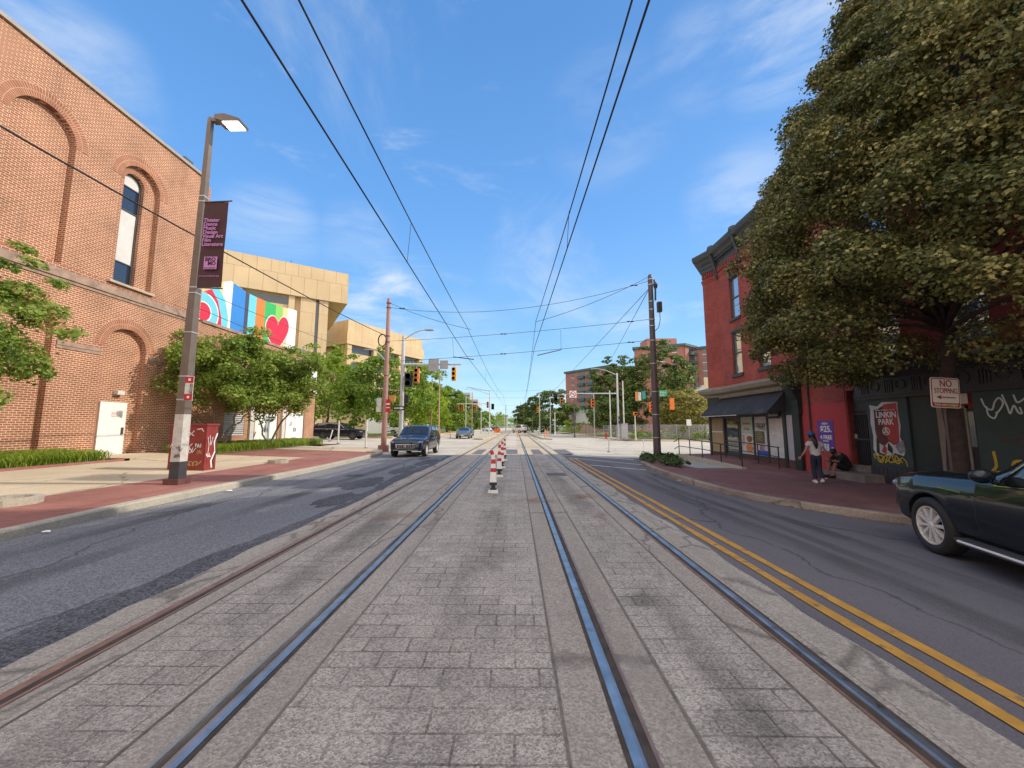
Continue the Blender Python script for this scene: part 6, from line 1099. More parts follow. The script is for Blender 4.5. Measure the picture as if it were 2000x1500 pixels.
def stick(label, x, y, h, m, lean=0, r=.05, group=None, name='bollard', z=None):
    z = (T(x)-.01) if z is None else z; t = thing(name, label, 'bollard', (x, y, z), group=group); mb = MB(); mb.lathe([(.13, 0), (.13, .04), (.06, .06)], (x, y, z), n=10); mb.part('foot', DARKGREY, t); mb = MB(); mb.tube([(x, y, z+.04), (x+lean*h, y, z+h)], r, 8); mb.part('shaft', m, t); return t
stick('taller white metal bollard nearest the faded pink pole', -9.75, 25.15, 1.85, OFFW, r=.065, z=TS(-9.75)-.02); stick('white metal bollard in front of the black crossing car', -13.8, 30.0, 1.75, OFFW, r=.06, z=TS(-13.8)-.05); stick('small tilted white post by the rear wheel of the black crossing car', -16.9, 35, 1.0, WHITE, .25, .05); stick('tilted pale post at the corner of the green cycle lane', 6.5, 27.3, .95, OFFW, .05, .045); stick('thin white post on the green cycle lane edge', 9.1, 27.8, .9, WHITE, .02, .03)
for i, (x, y, lab) in enumerate(((3.9, 52, 'orange marker post at the near tip of the right median'), (4.5, 56, 'orange marker post on the right median, second from its tip'), (.3, 60, 'orange and white marker between the far tracks'), (-11.2, 49, 'orange marker first along the far left kerb'), (-10.2, 52, 'orange marker second along the far left kerb'), (-9.3, 55, 'orange marker third along the far left kerb'), (-8.6, 58, 'orange marker fourth along the far left kerb'))): stick(lab, x, y, 1.0, ORANGE, r=.06, group='orange marker posts', z=T(x)+(.12 if x in (3.9, 4.5) else 0))
for i, x in enumerate((-4.9, -4.4, -4.0)): z = .16; mb = MB(); mb.lathe([(.28, 0), (.28, .25), (.26, .27), (.26, .6), (.23, .62), (.21, 1.0), (0, 1.02)], (x, 92+i, z), n=12); mb.thing('traffic_barrel', ORANGE, ['leftmost orange barrel on the far left median', 'middle orange barrel on the far left median', 'rightmost orange barrel on the far left median'][i], 'barrel', 'orange barrels')
# no stopping sign
ns = thing('no_stopping_sign', 'red and white no stopping sign with left arrow, in front of the tree trunk', 'sign', (9.1, 8.2, -.1)); mb = MB(); mb.tube([(9.1, 8.26, -.12), (9.1, 8.25, 2.66)], .022, 8); mb.part('post', DPOLE, ns)
TL = radians(-3); q = Matrix.Translation((9.09, 8.2, 2.3)) @ Matrix.Rotation(-TL, 4, 'Y')
def rrect(w_, h_, r, n=5): return [(sx*(w_/2-r)+r*cos(a0+pi/2*i/n), sy*(h_/2-r)+r*sin(a0+pi/2*i/n)) for sx, sy, a0 in ((1, 1, 0), (-1, 1, pi/2), (-1, -1, pi), (1, -1, 1.5*pi)) for i in range(n+1)]
sa, sb, sn = (q.to_3x3() @ Vector(v) for v in ((1, 0, 0), (0, 0, 1), (0, -1, 0))); so = Vector((9.09, 8.2, 2.3)); CRM = mat('sign_cream', (.78, .71, .60), .5, var=.04); SRED = mat('sign_red', (.36, .03, .03), .5)
plate = attach(MB().prism(rrect(.61, .64, .05), so, sa, sb, sn, .012).mesh('plate', [CRM]), 'plate', ns)
mb = MB(); mb.prism(rrect(.585, .61, .045), so+sn*.012, sa, sb, sn, .002); mb.part('red_border', SRED, ns); mb = MB(); mb.prism([(p[0], p[1]+.035) for p in rrect(.545, .5, .03)], so+sn*.014, sa, sb, sn, .002); mb.part('field', CRM, ns)
f_ = lambda x, y: so+sn*.016+sa*x+sb*y
text('NO', .2, f_(-.125, .13), sa, sb, SRED, ns, width=.25, bold=.008); text('STOPPING', .15, f_(-.24, -.01), sa, sb, SRED, ns, width=.48, bold=.008); text('TOW AWAY ZONE', .07, so+sn*.015+sa*-.25+sb*-.285, sa, sb, CRM, ns, width=.48, bold=.01)
mb = MB(); mb.prism([(-.2, -.1), (-.1, -.055), (-.1, -.088), (.2, -.088), (.2, -.112), (-.1, -.112), (-.1, -.145)], so+sn*.0165, sa, sb, sn, .003); mb.part('arrow', SRED, ns)
mb = MB(); mb.stroke(scribble(12, .02, .24, -.3, -.24, 4), .012, so+sn*.02, sa, sb, sn); mb.part('graffiti', GY, ns)
# ============================================================ overhead wires
def sagline(a, b, sag, n=12): a, b = Vector(a), Vector(b); return [a.lerp(b, i/n)-Vector((0, 0, 4*sag*(i/n)*(1-i/n))) for i in range(n+1)]
def wire(name, label, pts, r=.011, group=None, m=CABLE): return MB().tube(pts, r, 6).thing(name, m, label, 'overhead wire', group)
S1 = 18.6; ST = [-16, 18.6, 62, 105, 150, 210]
for side, xs_, zc in (('left', [-2.15, -2.5, -2.1, -2.5, -2.2, -2.4], [5.3, 5.15, 5.3, 5.3, 5.3, 5.3]), ('right', [1.62, .92, 1.5, 1.1, 1.4, 1.2], [5.55, 5.45, 5.4, 5.4, 5.4, 5.4])):
    pts = [(x, y, z) for x, y, z in zip(xs_, ST, zc)]; wire('contact_wire', 'lower black contact wire above the %s track' % side, pts, .012, 'tram overhead wires')
    pts = []; 
    for i in range(len(ST)-1): pts += sagline((xs_[i]+.08, ST[i], zc[i]+1.35), (xs_[i+1]+.08, ST[i+1], zc[i+1]+1.35), .55, 10)[:-1 if i < len(ST)-2 else None]
    wire('messenger_wire', 'upper black messenger wire above the %s track' % side, pts, .012, 'tram overhead wires')
    for k, y in enumerate((8.1, 30, 45)):
        x = float(np.interp(y, ST, xs_)); z = float(np.interp(y, ST, zc)); zt = min(pts, key=lambda p: abs(p[1]-y))[2]; wire('dropper', ['nearest', 'second', 'third'][k]+' short dropper linking the two wires above the %s track' % side, [(x, y, z), (x+.06, y, zt)], .006)
SPANS = {}
def span(label, a, b, sag=.25): SPANS[label] = sagline(a, b, sag, 60); return wire('span_wire', label, sagline(a, b, sag, 16), .011, 'span wires between the traction poles')
def pxof(p): x, y, z = p[0], p[1], p[2]-CAM_H; x, y = x*cos(YAW)+y*sin(YAW), -x*sin(YAW)+y*cos(YAW); y, z = y*cos(PITCH)+z*sin(PITCH), -y*sin(PITCH)+z*cos(PITCH); return 1000+FPX*x/y
pa, pb = (-8.25, 24.4), (7.3, 20.3)
span('highest span wire between the pink and brown poles', (*pa, 9.35), (*pb, 9.5), .9); span('span wire at middle height between the pink and brown poles', (*pa, 7.1), (*pb, 7.35), .15); span('lowest span wire between the pink and brown poles', (*pa, 5.75), (*pb, 6.2), .1)
span('sloping span wire from the pink pole top down to the left track wires', (*pa, 9.65), (-2.3, 19.3, 6.55), .15); span('sloping span wire from the brown pole top down to the right track wires', (*pb, 9.75), (1.0, 18.8, 6.8), .2)
wire('feeder_cable', 'long cable running down from the brown pole top to the far trees', [(*pb, 9.1), P(1090, 755, 60), P(1070, 770, 90)], .018); wire('guy_wire', 'short cable from the brown pole top toward the round green trees', [(*pb, 9.1), P(1188, 712, 70)], .018)
HI, MI, LO_ = ('highest span wire between the pink and brown poles', 'span wire at middle height between the pink and brown poles', 'lowest span wire between the pink and brown poles')
for lab, px, sp_ in (('black insulator pair on the middle span wire', 985, MI), ('black insulator pair on the lower span wire', 981, LO_), ('black insulator on the middle span wire by the brown pole', 1230, MI), ('black insulator on the lowest span wire by the brown pole', 1235, LO_), ('black insulator on the highest span wire by the brown pole', 1238, HI), ('black insulator on the sloping span wire by the pink pole', 785, 'sloping span wire from the pink pole top down to the left track wires')):
    p = Vector(min(SPANS[sp_], key=lambda q: abs(pxof(q)-px))); mb = MB(); mb.tube([p-Vector((.2, 0, 0)), p-Vector((.1, 0, 0)), p, p+Vector((.1, 0, 0)), p+Vector((.2, 0, 0))], [.012, .042, .018, .042, .012], 8); mb.thing('insulator', BLACK, lab, 'insulator')
for lab, a, b, c in (('black registration arm of the left contact wire', (886, 697, 22.5), (925, 702, 20), (884, 661, 22.5)), ('black registration arm of the right contact wire', (1096, 683, 21.5), (1050, 694, 19.5), (1095, 645, 21.5))):
    mb = MB(); mb.tube([P(*a), P(*b)], .025, 6); mb.tube([P(*a), P(*c)], .008, 6); mb.thing('registration_arm', CABLE, lab, 'overhead arm')
wire('feeder_cable', 'black cable running along the left kerb to the faded pink pole', sagline((-8.9, -14, 7.2), (-8.9, 6.4, 6.75), .1, 6)[:-1]+sagline((-8.9, 6.4, 6.75), (-8.45, 24.3, 7.45), .15, 8), .02)
wire('service_cable', 'upper thin cable crossing in front of the mural', sagline((-15.9, 18.6, 8.4), (-12.5, 36.5, 7.9), .2, 8), .014); wire('service_cable', 'lower thin cable crossing in front of the mural', sagline((-16.3, 18.6, 7.65), (-12.6, 34, 6.2), .2, 8), .014)
for i, (y, lab) in enumerate(((62, 'first far span wire beyond the crossing'), (105, 'second far span wire down the street'), (150, 'third far span wire down the street'))): span(lab, (-8.5, y, 7.6), (6.6, y, 7.6), .3); wire('cross_wire', 'lower '+lab.replace('span', 'cross'), [(-8.5, y, 6.2), (6.6, y, 6.2)], .011)
# ============================================================ vehicles
def smooth(a, k):
    w_ = np.exp(-np.linspace(-2, 2, 2*k+1)**2); w_ /= w_.sum(); return np.convolve(np.pad(a, k, mode='edge'), w_, 'valid')
class Shell:
    def __init__(s, st, L, W, H):
        st = np.array(st); x0, x1 = st[0, 0], st[-1, 0]; s.x0, s.x1 = -L/2, L/2; s.n = 130; s.X = np.linspace(-L/2, L/2, s.n)
        xs = -L/2+(st[:, 0]-x0)/(x1-x0)*L; kz = H/st[:, 3].max(); kw = W/2/st[:, 4].max(); s.A = []
        for c, k in ((1, kz), (2, kz), (3, kz), (4, kw), (5, kw)):
            a = np.interp(s.X, xs, st[:, c]*k); b = smooth(a, 3); b[:3] = a[:3]; b[-3:] = a[-3:]; s.A.append(b)
    def sec(s, x):
        zb, zl, zt, w_, wt = (float(np.interp(x, s.X, a)) for a in s.A); h = zl-zb; c = min(1, max(0, (zt-zl)/.35))
        return [(0, zb), (.84*w_, zb), (.96*w_, zb+.09), (w_, zb+.42*h), (.99*w_, zb+.78*h), (.955*w_, zl), ((.955*w_+wt)/2+.02*c, (zl+zt)/2-.01), (wt, zt-.02-.055*c), (.72*wt, zt-.012-.01*c), (0, zt)]
    def S(s, x, v):
        p = s.sec(x); i = min(8, int(v)); f = v-i; a, b = p[i], p[i+1]; return (a[0]+(b[0]-a[0])*f, a[1]+(b[1]-a[1])*f)
    def body(s, mats, clad=2):
        mb = MB(); k = 18; ring = []
        for x in s.X:
            p = s.sec(x); full = p+[(-y, z) for y, z in p[-2:0:-1]]; ring += [(x, y, z) for y, z in full]
        mb.v = ring; n = s.n
        for i in range(n-1):
            for j in range(k):
                mb.f.append((i*k+j, i*k+(j+1) % k, (i+1)*k+(j+1) % k, (i+1)*k+j)); mb.m.append(1 if (j < clad or j >= k-clad) else 0)
        mb.f.append(tuple(range(k-1, -1, -1))); mb.m.append(0); mb.f.append(tuple((n-1)*k+j for j in range(k))); mb.m.append(0)
        return mb.mesh('body', mats, True)
    def patch(s, x0, x1, v0, v1, side, off, nx=14, nv=6, sl0=0, sl1=0):      # panel on one flank; slanted ends
        mb = MB(); vs = []
        for j in range(nv+1):
            v = v0+(v1-v0)*j/nv; a = x0+sl0*j/nv; b = x1+sl1*j/nv
            for i in range(nx+1): x = a+(b-a)*i/nx; y, z = s.S(x, v); vs.append((x, side*(y+off), z+off*.25))
        fs = [(j*(nx+1)+i, j*(nx+1)+i+1, (j+1)*(nx+1)+i+1, (j+1)*(nx+1)+i) for j in range(nv) for i in range(nx)]
        mb.add(vs, fs if side < 0 else [f[::-1] for f in fs]); return mb
    def top(s, x0, x1, off, ext=1.9, nx=10, nu=12, dx=.6):
        mb = MB(); vs = []; sg = 1 if x1 > 0 else -1
        for i in range(nx+1):
            x = x0+(x1-x0)*i/nx
            for j in range(nu+1):
                u = -1+2*j/nu; y, z = s.S(x, 9-abs(u)*ext); vs.append((x+sg*off*dx, math.copysign(y, u), z+off))
        mb.add(vs, [(i*(nu+1)+j, (i+1)*(nu+1)+j, (i+1)*(nu+1)+j+1, i*(nu+1)+j+1) for i in range(nx) for j in range(nu)]); return mb
SUVP = [(-2.55, .55, .98, 1.12, .74, .60), (-2.5, .46, 1.06, 1.42, .87, .68), (-2.38, .40, 1.12, 1.68, .94, .73), (-2.1, .36, 1.14, 1.79, .965, .75), (-1.0, .32, 1.13, 1.85, .97, .76), (0.0, .32, 1.11, 1.84, .97, .75), (.30, .32, 1.10, 1.77, .97, .74), (.95, .32, 1.07, 1.27, .965, .78), (1.12, .32, 1.06, 1.19, .965, .80), (1.9, .33, .98, 1.11, .945, .76), (2.25, .35, .92, 1.05, .90, .70), (2.42, .38, .85, .97, .82, .62), (2.5, .42, .74, .84, .70, .55)]
SUVN = [(-2.55, .55, .98, 1.12, .74, .60), (-2.5, .46, 1.06, 1.42, .87, .68), (-2.38, .40, 1.12, 1.68, .94, .73), (-2.1, .36, 1.14, 1.79, .965, .75), (-1.2, .32, 1.13, 1.85, .97, .76), (-.35, .32, 1.11, 1.83, .97, .75), (-.05, .32, 1.10, 1.75, .97, .74), (.62, .32, 1.07, 1.30, .965, .78), (.82, .32, 1.07, 1.205, .965, .81), (1.9, .33, 1.02, 1.13, .955, .80), (2.25, .33, .97, 1.08, .93, .75), (2.40, .34, .90, 1.0, .87, .68), (2.5, .36, .78, .88, .78, .60)]
SEDP = [(-2.45, .5, .88, .98, .74, .60), (-2.38, .40, .94, 1.06, .85, .66), (-2.1, .34, .96, 1.10, .9, .68), (-1.7, .30, .96, 1.14, .91, .68), (-.95, .26, .95, 1.42, .915, .62), (-.3, .26, .94, 1.47, .92, .62), (.2, .26, .93, 1.43, .92, .62), (.95, .26, .91, 1.07, .92, .70), (1.2, .26, .89, 1.0, .915, .72), (1.9, .28, .80, .92, .89, .68), (2.25, .30, .72, .84, .83, .62), (2.38, .33, .66, .77, .74, .56), (2.45, .38, .60, .68, .62, .5)]
def carpaint(name, c, coat=1, metal=.0, rough=.35):
    m, t, b = newmat(name); b.inputs['Base Color'].default_value = rgba(c); b.inputs['Roughness'].default_value = rough; b.inputs['Metallic'].default_value = metal; b.inputs['Coat Weight'].default_value = coat; b.inputs['Coat Roughness'].default_value = .02; b.inputs['Specular IOR Level'].default_value = .05 if metal == 0 else .5; return m
RIM = mat('alloy', (.80, .77, .72), .35, .35, var=.05); RIMD = mat('dark_alloy', (.18, .18, .19), .35, .7, var=.1); HEADL = glassmat('headlight_glass', (.16, .17, .19), .08); TAIL = mat('tail_red', (.35, .01, .01), .2); PLATE = mat('plate_white', (.55, .55, .52), .5)
def wheel(t, x, y, r, wd, spokes=5, rim=RIM, detail=1):
    sg = 1 if y > 0 else -1; ax = (0, sg, 0); c = (x, y, r)
    mb = MB(); mb.lathe([(r*.66, -wd), (r*.93, -wd), (r, -wd*.85), (r, -wd*.15), (r*.97, -.015), (r*.86, .012), (r*.70, .006), (r*.675, -.02), (r*.66, -.06)], c, ax, 40, cap=False); wt = mb.part('wheel', RUBBER, t, smooth=True, world=False)
    mb = MB(); R = r*.675; mb.lathe([(R, -.03), (R, -.005), (R*.94, -.005), (R*.91, -.05), (R*.89, -.14)], c, ax, 40, cap=False); mb.lathe([(0, .0), (R*.17, -.005), (R*.19, -.05)], c, ax, 20)
    u = Vector((1, 0, 0)); w_ = Vector((0, 0, 1)); n = Vector(ax); C0 = Vector(c)
    for k in range(spokes):
        for dd in ((-.2, .2) if detail else (0,)):
            a = 2*pi*k/spokes+.2+dd*1.6; d = u*cos(a)+w_*sin(a); e = -u*sin(a)+w_*cos(a)
            i0, i1, o0, o1 = .035, .035, .028, .05
            q = [C0+d*R*.10-e*R*.055, C0+d*R*.10+e*R*.055, C0+d*R*.95+e*R*.10, C0+d*R*.95-e*R*.10]
            vs = [p+n*(-.012) for p in q]+[p+n*(-.06) for p in q]; mb.add(vs, [(0, 1, 2, 3), (7, 6, 5, 4), (0, 4, 5, 1), (1, 5, 6, 2), (2, 6, 7, 3), (3, 7, 4, 0)])
    me = mb.mesh('rim', rim); o = bpy.data.objects.new('rim', me); COL.objects.link(o); o.parent = wt; WM[o.name] = Matrix()
    mb = MB(); mb.lathe([(0, -.10), (R*.62, -.10), (R*.62, -.13), (R*.92, -.135), (R*.92, -.14), (0, -.14)], c, ax, 24); o = bpy.data.objects.new('brake_disc', mb.mesh('brake_disc', BLACK)); COL.objects.link(o); o.parent = wt
    return wt
def car(name, label, cat, loc, rz, prof, L, W, H, wb, r, paint, detail=1, sh=0, clad=BLACK, glass=CARGLASS, group=None, rim=RIM, spokes=5, fx=None, suv=True, chrome=True):
    t = thing(name, label, cat, loc, rz, group); s = Shell(prof, L, W, H); fx = fx if fx is not None else L/2-.92*L/5.05; rx = fx-wb; w2 = W/2
    base = s.body([paint, clad], 2 if suv else 1); cuts = []
    for x in (fx, rx):
        for sg in (1, -1): cuts.append(MB().lathe([(r*1.13, 0), (r*1.13, .6)], (x, sg*(w2-.30), r*1.02), (0, sg, 0), 36))
    me = boolean(base, cuts, [BLACK]); 
    me.polygons.foreach_set('use_smooth', [True]*len(me.polygons))
    try: me.set_sharp_from_angle(angle=radians(35))
    except Exception: pass
    attach(me, 'body', t, world=False)
    for x in (fx, rx):
        for sg in (1, -1): wheel(t, x, sg*(w2-.015), r, .23, spokes, rim, detail)
    k = L/5.05
    if suv: wsx = ((.30-sh)*k, (.99-sh)*k); rwx = (-2.47*k, -2.36*k); sg0, sg1 = -2.15*k, (.88-sh*.95)*k; pil = (-1.15*k, (-.12-sh*.7)*k)
    else: wsx = (.22*k, .97*k); rwx = (-1.62*k, -1.02*k); sg0, sg1 = -1.40*k, .80*k; pil = (-.35*k,)
    s.top(wsx[0]+.03, wsx[1]-.06, .010).part('windscreen', glass, t, True, world=False)
    s.top(rwx[0]-.0, rwx[1]+.02, .012, 1.8).part('rear_window', glass, t, True, world=False)
    for sg in (1, -1):
        g = s.patch(sg0, sg1, 5.08, 6.88, sg, .007, 26, 6, .32 if suv else .42, -.66*k if suv else -.58*k).part('side_window', glass, t, True, world=False)
        if chrome:
            mb = MB(); mb.tube([(x, sg*(s.S(x, 5.03)[0]+.008), s.S(x, 5.03)[1]) for x in np.linspace(sg0, sg1, 16)], .009, 5); up = [(x, sg*(s.S(x, 6.95)[0]+.008), s.S(x, 6.95)[1]) for x in np.linspace(sg0+.32, sg1-.62*k, 12)]; mb.tube(up+[(sg1, sg*(s.S(sg1, 5.05)[0]+.008), s.S(sg1, 5.05)[1])], .009, 5); mb.part('window_trim', CHROME, t, world=False)
        mb = MB()
        for p in pil: y0, z0 = s.S(p, 5.05); y1, z1 = s.S(p, 6.9); mb.tube([(p, sg*(y0+.006), z0), (p, sg*(y1+.006), z1)], .035, 6)
        mb.part('door_pillar', BLACK, t, world=False)
        if detail:
            e = [sg0+.0, pil[0] if suv else -.35*k, .95*k] if not suv else [pil[0]-.02, pil[1], (.98-sh*.5)*k]
            for xe in (e[1], e[2], e[0]+.01): s.patch(xe-.007, xe+.007, 2.2, 5.0, sg, .0035, 1, 10).part('door_gap', BLACK, t, world=False)
            for a, b in ((e[0]+.02, e[1]-.009), (e[1]+.009, e[2]-.009)):
                d = s.patch(a, b, 2.25, 4.97, sg, .005, 12, 8).part('door', paint, t, True, world=False)
                y, z = s.S(a+.2, 4.55); h = MB(); h.tube([(a+.10, sg*(y+.012), z), (a+.14, sg*(y+.04), z+.004), (a+.27, sg*(y+.04), z+.004), (a+.31, sg*(y+.012), z)], .013, 6); me2 = h.mesh('handle', CHROME if chrome else paint, True); o = bpy.data.objects.new('handle', me2); COL.objects.link(o); o.parent = d
        mx_ = (.86-sh)*k if suv else .82*k; y, z = s.S(mx_, 5.1); mb = MB(); mb.ball((mx_, sg*(y+.14), z+.10), (.075, .12, .085), 12, 8); mb.tube([(mx_+.02, sg*(y-.03), z+.01), (mx_+.01, sg*(y+.08), z+.06)], .03, 6); mi = mb.part('wing_mirror', paint, t, True, world=False)
        y, z = s.S(L/2-.16, 4.6); mb = MB(); mb.ball((L/2-.20, sg*(y*.86), z), (.185, .17, .085), 14, 8); mb.part('headlight', HEADL, t, True, world=False)
        y, z = s.S(-L/2+.12, 4.6); mb = MB(); mb.ball((-L/2+.10, sg*(y*.93), z), (.1, .1, .17 if suv else .09), 10, 8); mb.part('tail_light', TAIL, t, True, world=False)
    zb = float(s.A[0][-1]); zl = float(s.A[1][-1]); yf = float(s.A[3][-1])
    mb = MB(); mb.box(L/2-.03, L/2+.012, -yf*.72, yf*.72, zl-.20, zl-.02); gr = mb.part('grille', BLACK, t, world=False)
    mb = MB()
    for i in range(11): y = -yf*.66+yf*1.32*i/10; mb.box(L/2+.012, L/2+.022, y-.008, y+.008, zl-.19, zl-.03)
    mb.tube([(L/2+.012, -yf*.74, zl-.01), (L/2+.012, -yf*.66, zl-.21), (L/2+.012, yf*.66, zl-.21), (L/2+.012, yf*.74, zl-.01)], .012, 6); mb.tube([(L/2+.012, -yf*.74, zl-.01), (L/2+.012, yf*.74, zl-.01)], .012, 6); mb.lathe([(.05, 0), (.05, .02)], (L/2+.012, 0, zl-.09), (1, 0, 0), 14)
    o = bpy.data.objects.new('grille_bars', mb.mesh('grille_bars', CHROME)); COL.objects.link(o); o.parent = gr
    mb = MB(); mb.box(L/2-.05, L/2+.006, -yf*.8, yf*.8, zb+.01, zb+.16); mb.part('lower_grille', BLACK, t, world=False)
    MB().box(L/2-.06, L/2+.012, -yf*.95, yf*.95, zb-.02, zb+.008).part('bumper_trim', GREY, t, world=False)
    MB().box(L/2+.006, L/2+.02, -.16, .16, zb+.02, zb+.13).part('number_plate', PLATE if detail == 0 else BLACK, t, world=False); MB().box(-L/2-.014, -L/2+.02, -.16, .16, .72, .84).part('number_plate', PLATE, t, world=False)
    return t, s
PB = carpaint('black_car_paint', (.008, .012, .018)); PN = carpaint('navy_car_paint', (.012, .018, .04)); PG_ = carpaint('grey_green_paint', (.10, .12, .13), metal=.4); PW = carpaint('white_car_paint', (.72, .72, .70), .5); PS = carpaint('silver_paint', (.42, .44, .45), metal=.6); PRD = carpaint('red_car_paint', (.25, .02, .02))
t, s = car('parked_suv', 'black SUV with ten spoke alloy wheels at the right picture edge', 'car', (6.34, 3.86, T(6.0)-.008), radians(75), SUVN, 5.1, 1.93, 1.85, 3.07, .385, PB, sh=.33, spokes=5)
mb = MB(); mb.prism([(-1.35, .30), (1.0, .30), (1.06, .36), (-1.35, .36)], (0, .90, 0), (1, 0, 0), (0, 0, 1), (0, 1, 0), .16); mb.part('running_board', DARKGREY, t, world=False); mb = MB(); mb.tube([(-1.3, 1.06, .335), (.98, 1.06, .335)], .016, 6); mb.part('chrome_strip', mat('satin_trim', (.78, .78, .77), .4, .2, var=.03), t, world=False)
mb = MB(); mb.tube([(x, .48*1.42, s.S(x, 7.3)[1]+.05) for x in np.linspace(-2.0, .1, 8)], .022, 6); mb.tube([(x, -.48*1.42, s.S(x, 7.3)[1]+.05) for x in np.linspace(-2.0, .1, 8)], .022, 6); mb.part('roof_rail', CHROME, t, world=False)
mb = MB(); y, z = s.S(1.16, 4.1); mb.tube([(1.02, y+.012, z+.02), (1.38, y+.010, z+.03)], .008, 5); mb.part('side_badge', CHROME, t, world=False)
t, s = car('oncoming_suv', 'dark blue SUV with chrome grille driving towards the camera', 'car', (-5.72, 22.45, -.01), radians(-90), SUVP, 4.8, 1.89, 1.69, 2.78, .365, PN)
for sg in (1, -1):
    mb = MB(); mb.tube([(2.24, sg*.80, .52), (2.30, sg*.68, .53), (2.31, sg*.66, .40), (2.22, sg*.80, .38), (2.24, sg*.80, .52)], .012, 5); mb.part('fog_light_trim', CHROME, t, world=False)
    mb = MB(); mb.tube([(x, sg*.64, s.S(x, 7.3)[1]+.04) for x in np.linspace(-1.8, .1, 8)], .018, 6); mb.part('roof_rail', CHROME, t, world=False)
car('crossing_suv', 'long black SUV driving across the side street on the left', 'car', (-17.75, 39, T(-17.75)-.008), 0, SUVP, 5.07, 1.97, 1.70, 2.93, .38, PB, rim=RIMD)
car('oncoming_sedan', 'grey green sedan coming up the road beyond the crossing', 'car', (-6.95, 52.4, 0), radians(-90), SEDP, 4.7, 1.84, 1.45, 2.75, .33, PG_, detail=0, suv=False)
car('silver_sedan', 'silver car parked beyond the fence beside the corner building', 'car', (25.0, 48.3, T(25)), radians(70), SEDP, 4.6, 1.82, 1.45, 2.7, .33, PS, detail=0, suv=False)
car('white_van', 'white utility vehicle seen from behind on the right hand track', 'van', (.95, 98, 0), radians(128), SUVP, 4.2, 1.95, 2.05, 2.5, .38, PW, detail=0, chrome=False)
car('far_car', 'dark car close behind the grey green sedan', 'car', (-8.2, 66, 0), radians(-90), SEDP, 4.6, 1.8, 1.5, 2.7, .33, PB, detail=0, suv=False)
car('far_car', 'white car far down the left lane', 'car', (-9.3, 125, 0), radians(-60), SEDP, 4.6, 1.8, 1.5, 2.7, .33, PW, detail=0, suv=False); car('far_car', 'dark red car left of the far orange barrels', 'car', (-9.6, 155, 0), radians(90), SUVP, 4.6, 1.8, 1.65, 2.7, .36, PRD, detail=0); car('far_car', 'black far car nearest the median pole', 'car', (-7.6, 150, 0), radians(90), SUVP, 4.6, 1.8, 1.65, 2.7, .36, PB, detail=0)
car('far_car', 'pale van partly hidden under the large street tree', 'van', (-19.6, 66, .3), radians(10), SUVP, 4.6, 1.8, 1.9, 2.7, .36, PW, detail=0)
# ============================================================ people
def skinmesh(nodes, edges, mats, sub=2, extra=None):
    names = list(nodes); me = bpy.data.meshes.new('skin'); me.from_pydata([nodes[n][0] for n in names], [(names.index(a), names.index(b)) for a, b in edges], [])
    o = bpy.data.objects.new('skin_tmp', me); COL.objects.link(o); m = o.modifiers.new('s', 'SKIN'); m.use_smooth_shade = True
    for i, n in enumerate(names):
        r = nodes[n][1]; r = r if isinstance(r, tuple) else (r, r); me.skin_vertices[0].data[i].radius = r
    me.skin_vertices[0].data[0].use_root = True; s_ = o.modifiers.new('u', 'SUBSURF'); s_.levels = sub; s_.render_levels = sub
    r = evalmesh(o); bpy.data.objects.remove(o)
    if extra:
        bm = bmesh.new(); bm.from_mesh(r); x = extra.mesh('x', mats[0] if isinstance(mats, list) else mats, True); bm.from_mesh(x); bm.to_mesh(r); bm.free()
    r.materials.clear(); r.materials.append(mats[0] if isinstance(mats, list) else mats); r.polygons.foreach_set('use_smooth', [True]*len(r.polygons)); return r
def fingers(mb, wrist, d, n, side):        # palm direction d, palm normal n
    w_, d, n = Vector(wrist), Vector(d).normalized(), Vector(n).normalized(); e = d.cross(n).normalized()*side
    mb.ball(w_+d*.045, (.034, .034, .045), 8, 6)
    for i, L in enumerate((.068, .078, .072, .055)):
        b = w_+d*.075+e*(.028-.018*i); mb.tube([b, b+d*L*.5+n*.006, b+d*L*.85+n*.022], [.009, .0085, .007], 6)
    b = w_+d*.03+e*.03; mb.tube([b, b+d*.03+e*.025+n*.006, b+d*.058+e*.03+n*.018], [.011, .010, .008], 6)
SKIN = mat('skin', (.36, .19, .13), .6, var=.06); SKIN2 = mat('skin_brown', (.22, .12, .085), .6, var=.08); HAIR = mat('dark_hair', (.012, .010, .010), .45, var=.3, scale=30); DENIM = mat('dark_denim', (.018, .023, .05), .85, var=.3, scale=12, bump=1, bscale=13); TEE = mat('white_tee', (.52, .50, .50), .85, var=.12, scale=7, bump=1, bscale=11); CAPB = mat('blue_cap', (.02, .11, .32), .7, var=.15); BLKC = mat('black_cloth', (.012, .012, .014), .9, var=.3, scale=6, bump=1, bscale=11); SHOE = mat('white_trainer', (.62, .62, .60), .6)
w_ = thing('person', 'person in blue cap, grey white tee and dark jeans walking along the right pavement', 'person', (9.05, 11.85, TS(9.05)-.0), radians(-18))
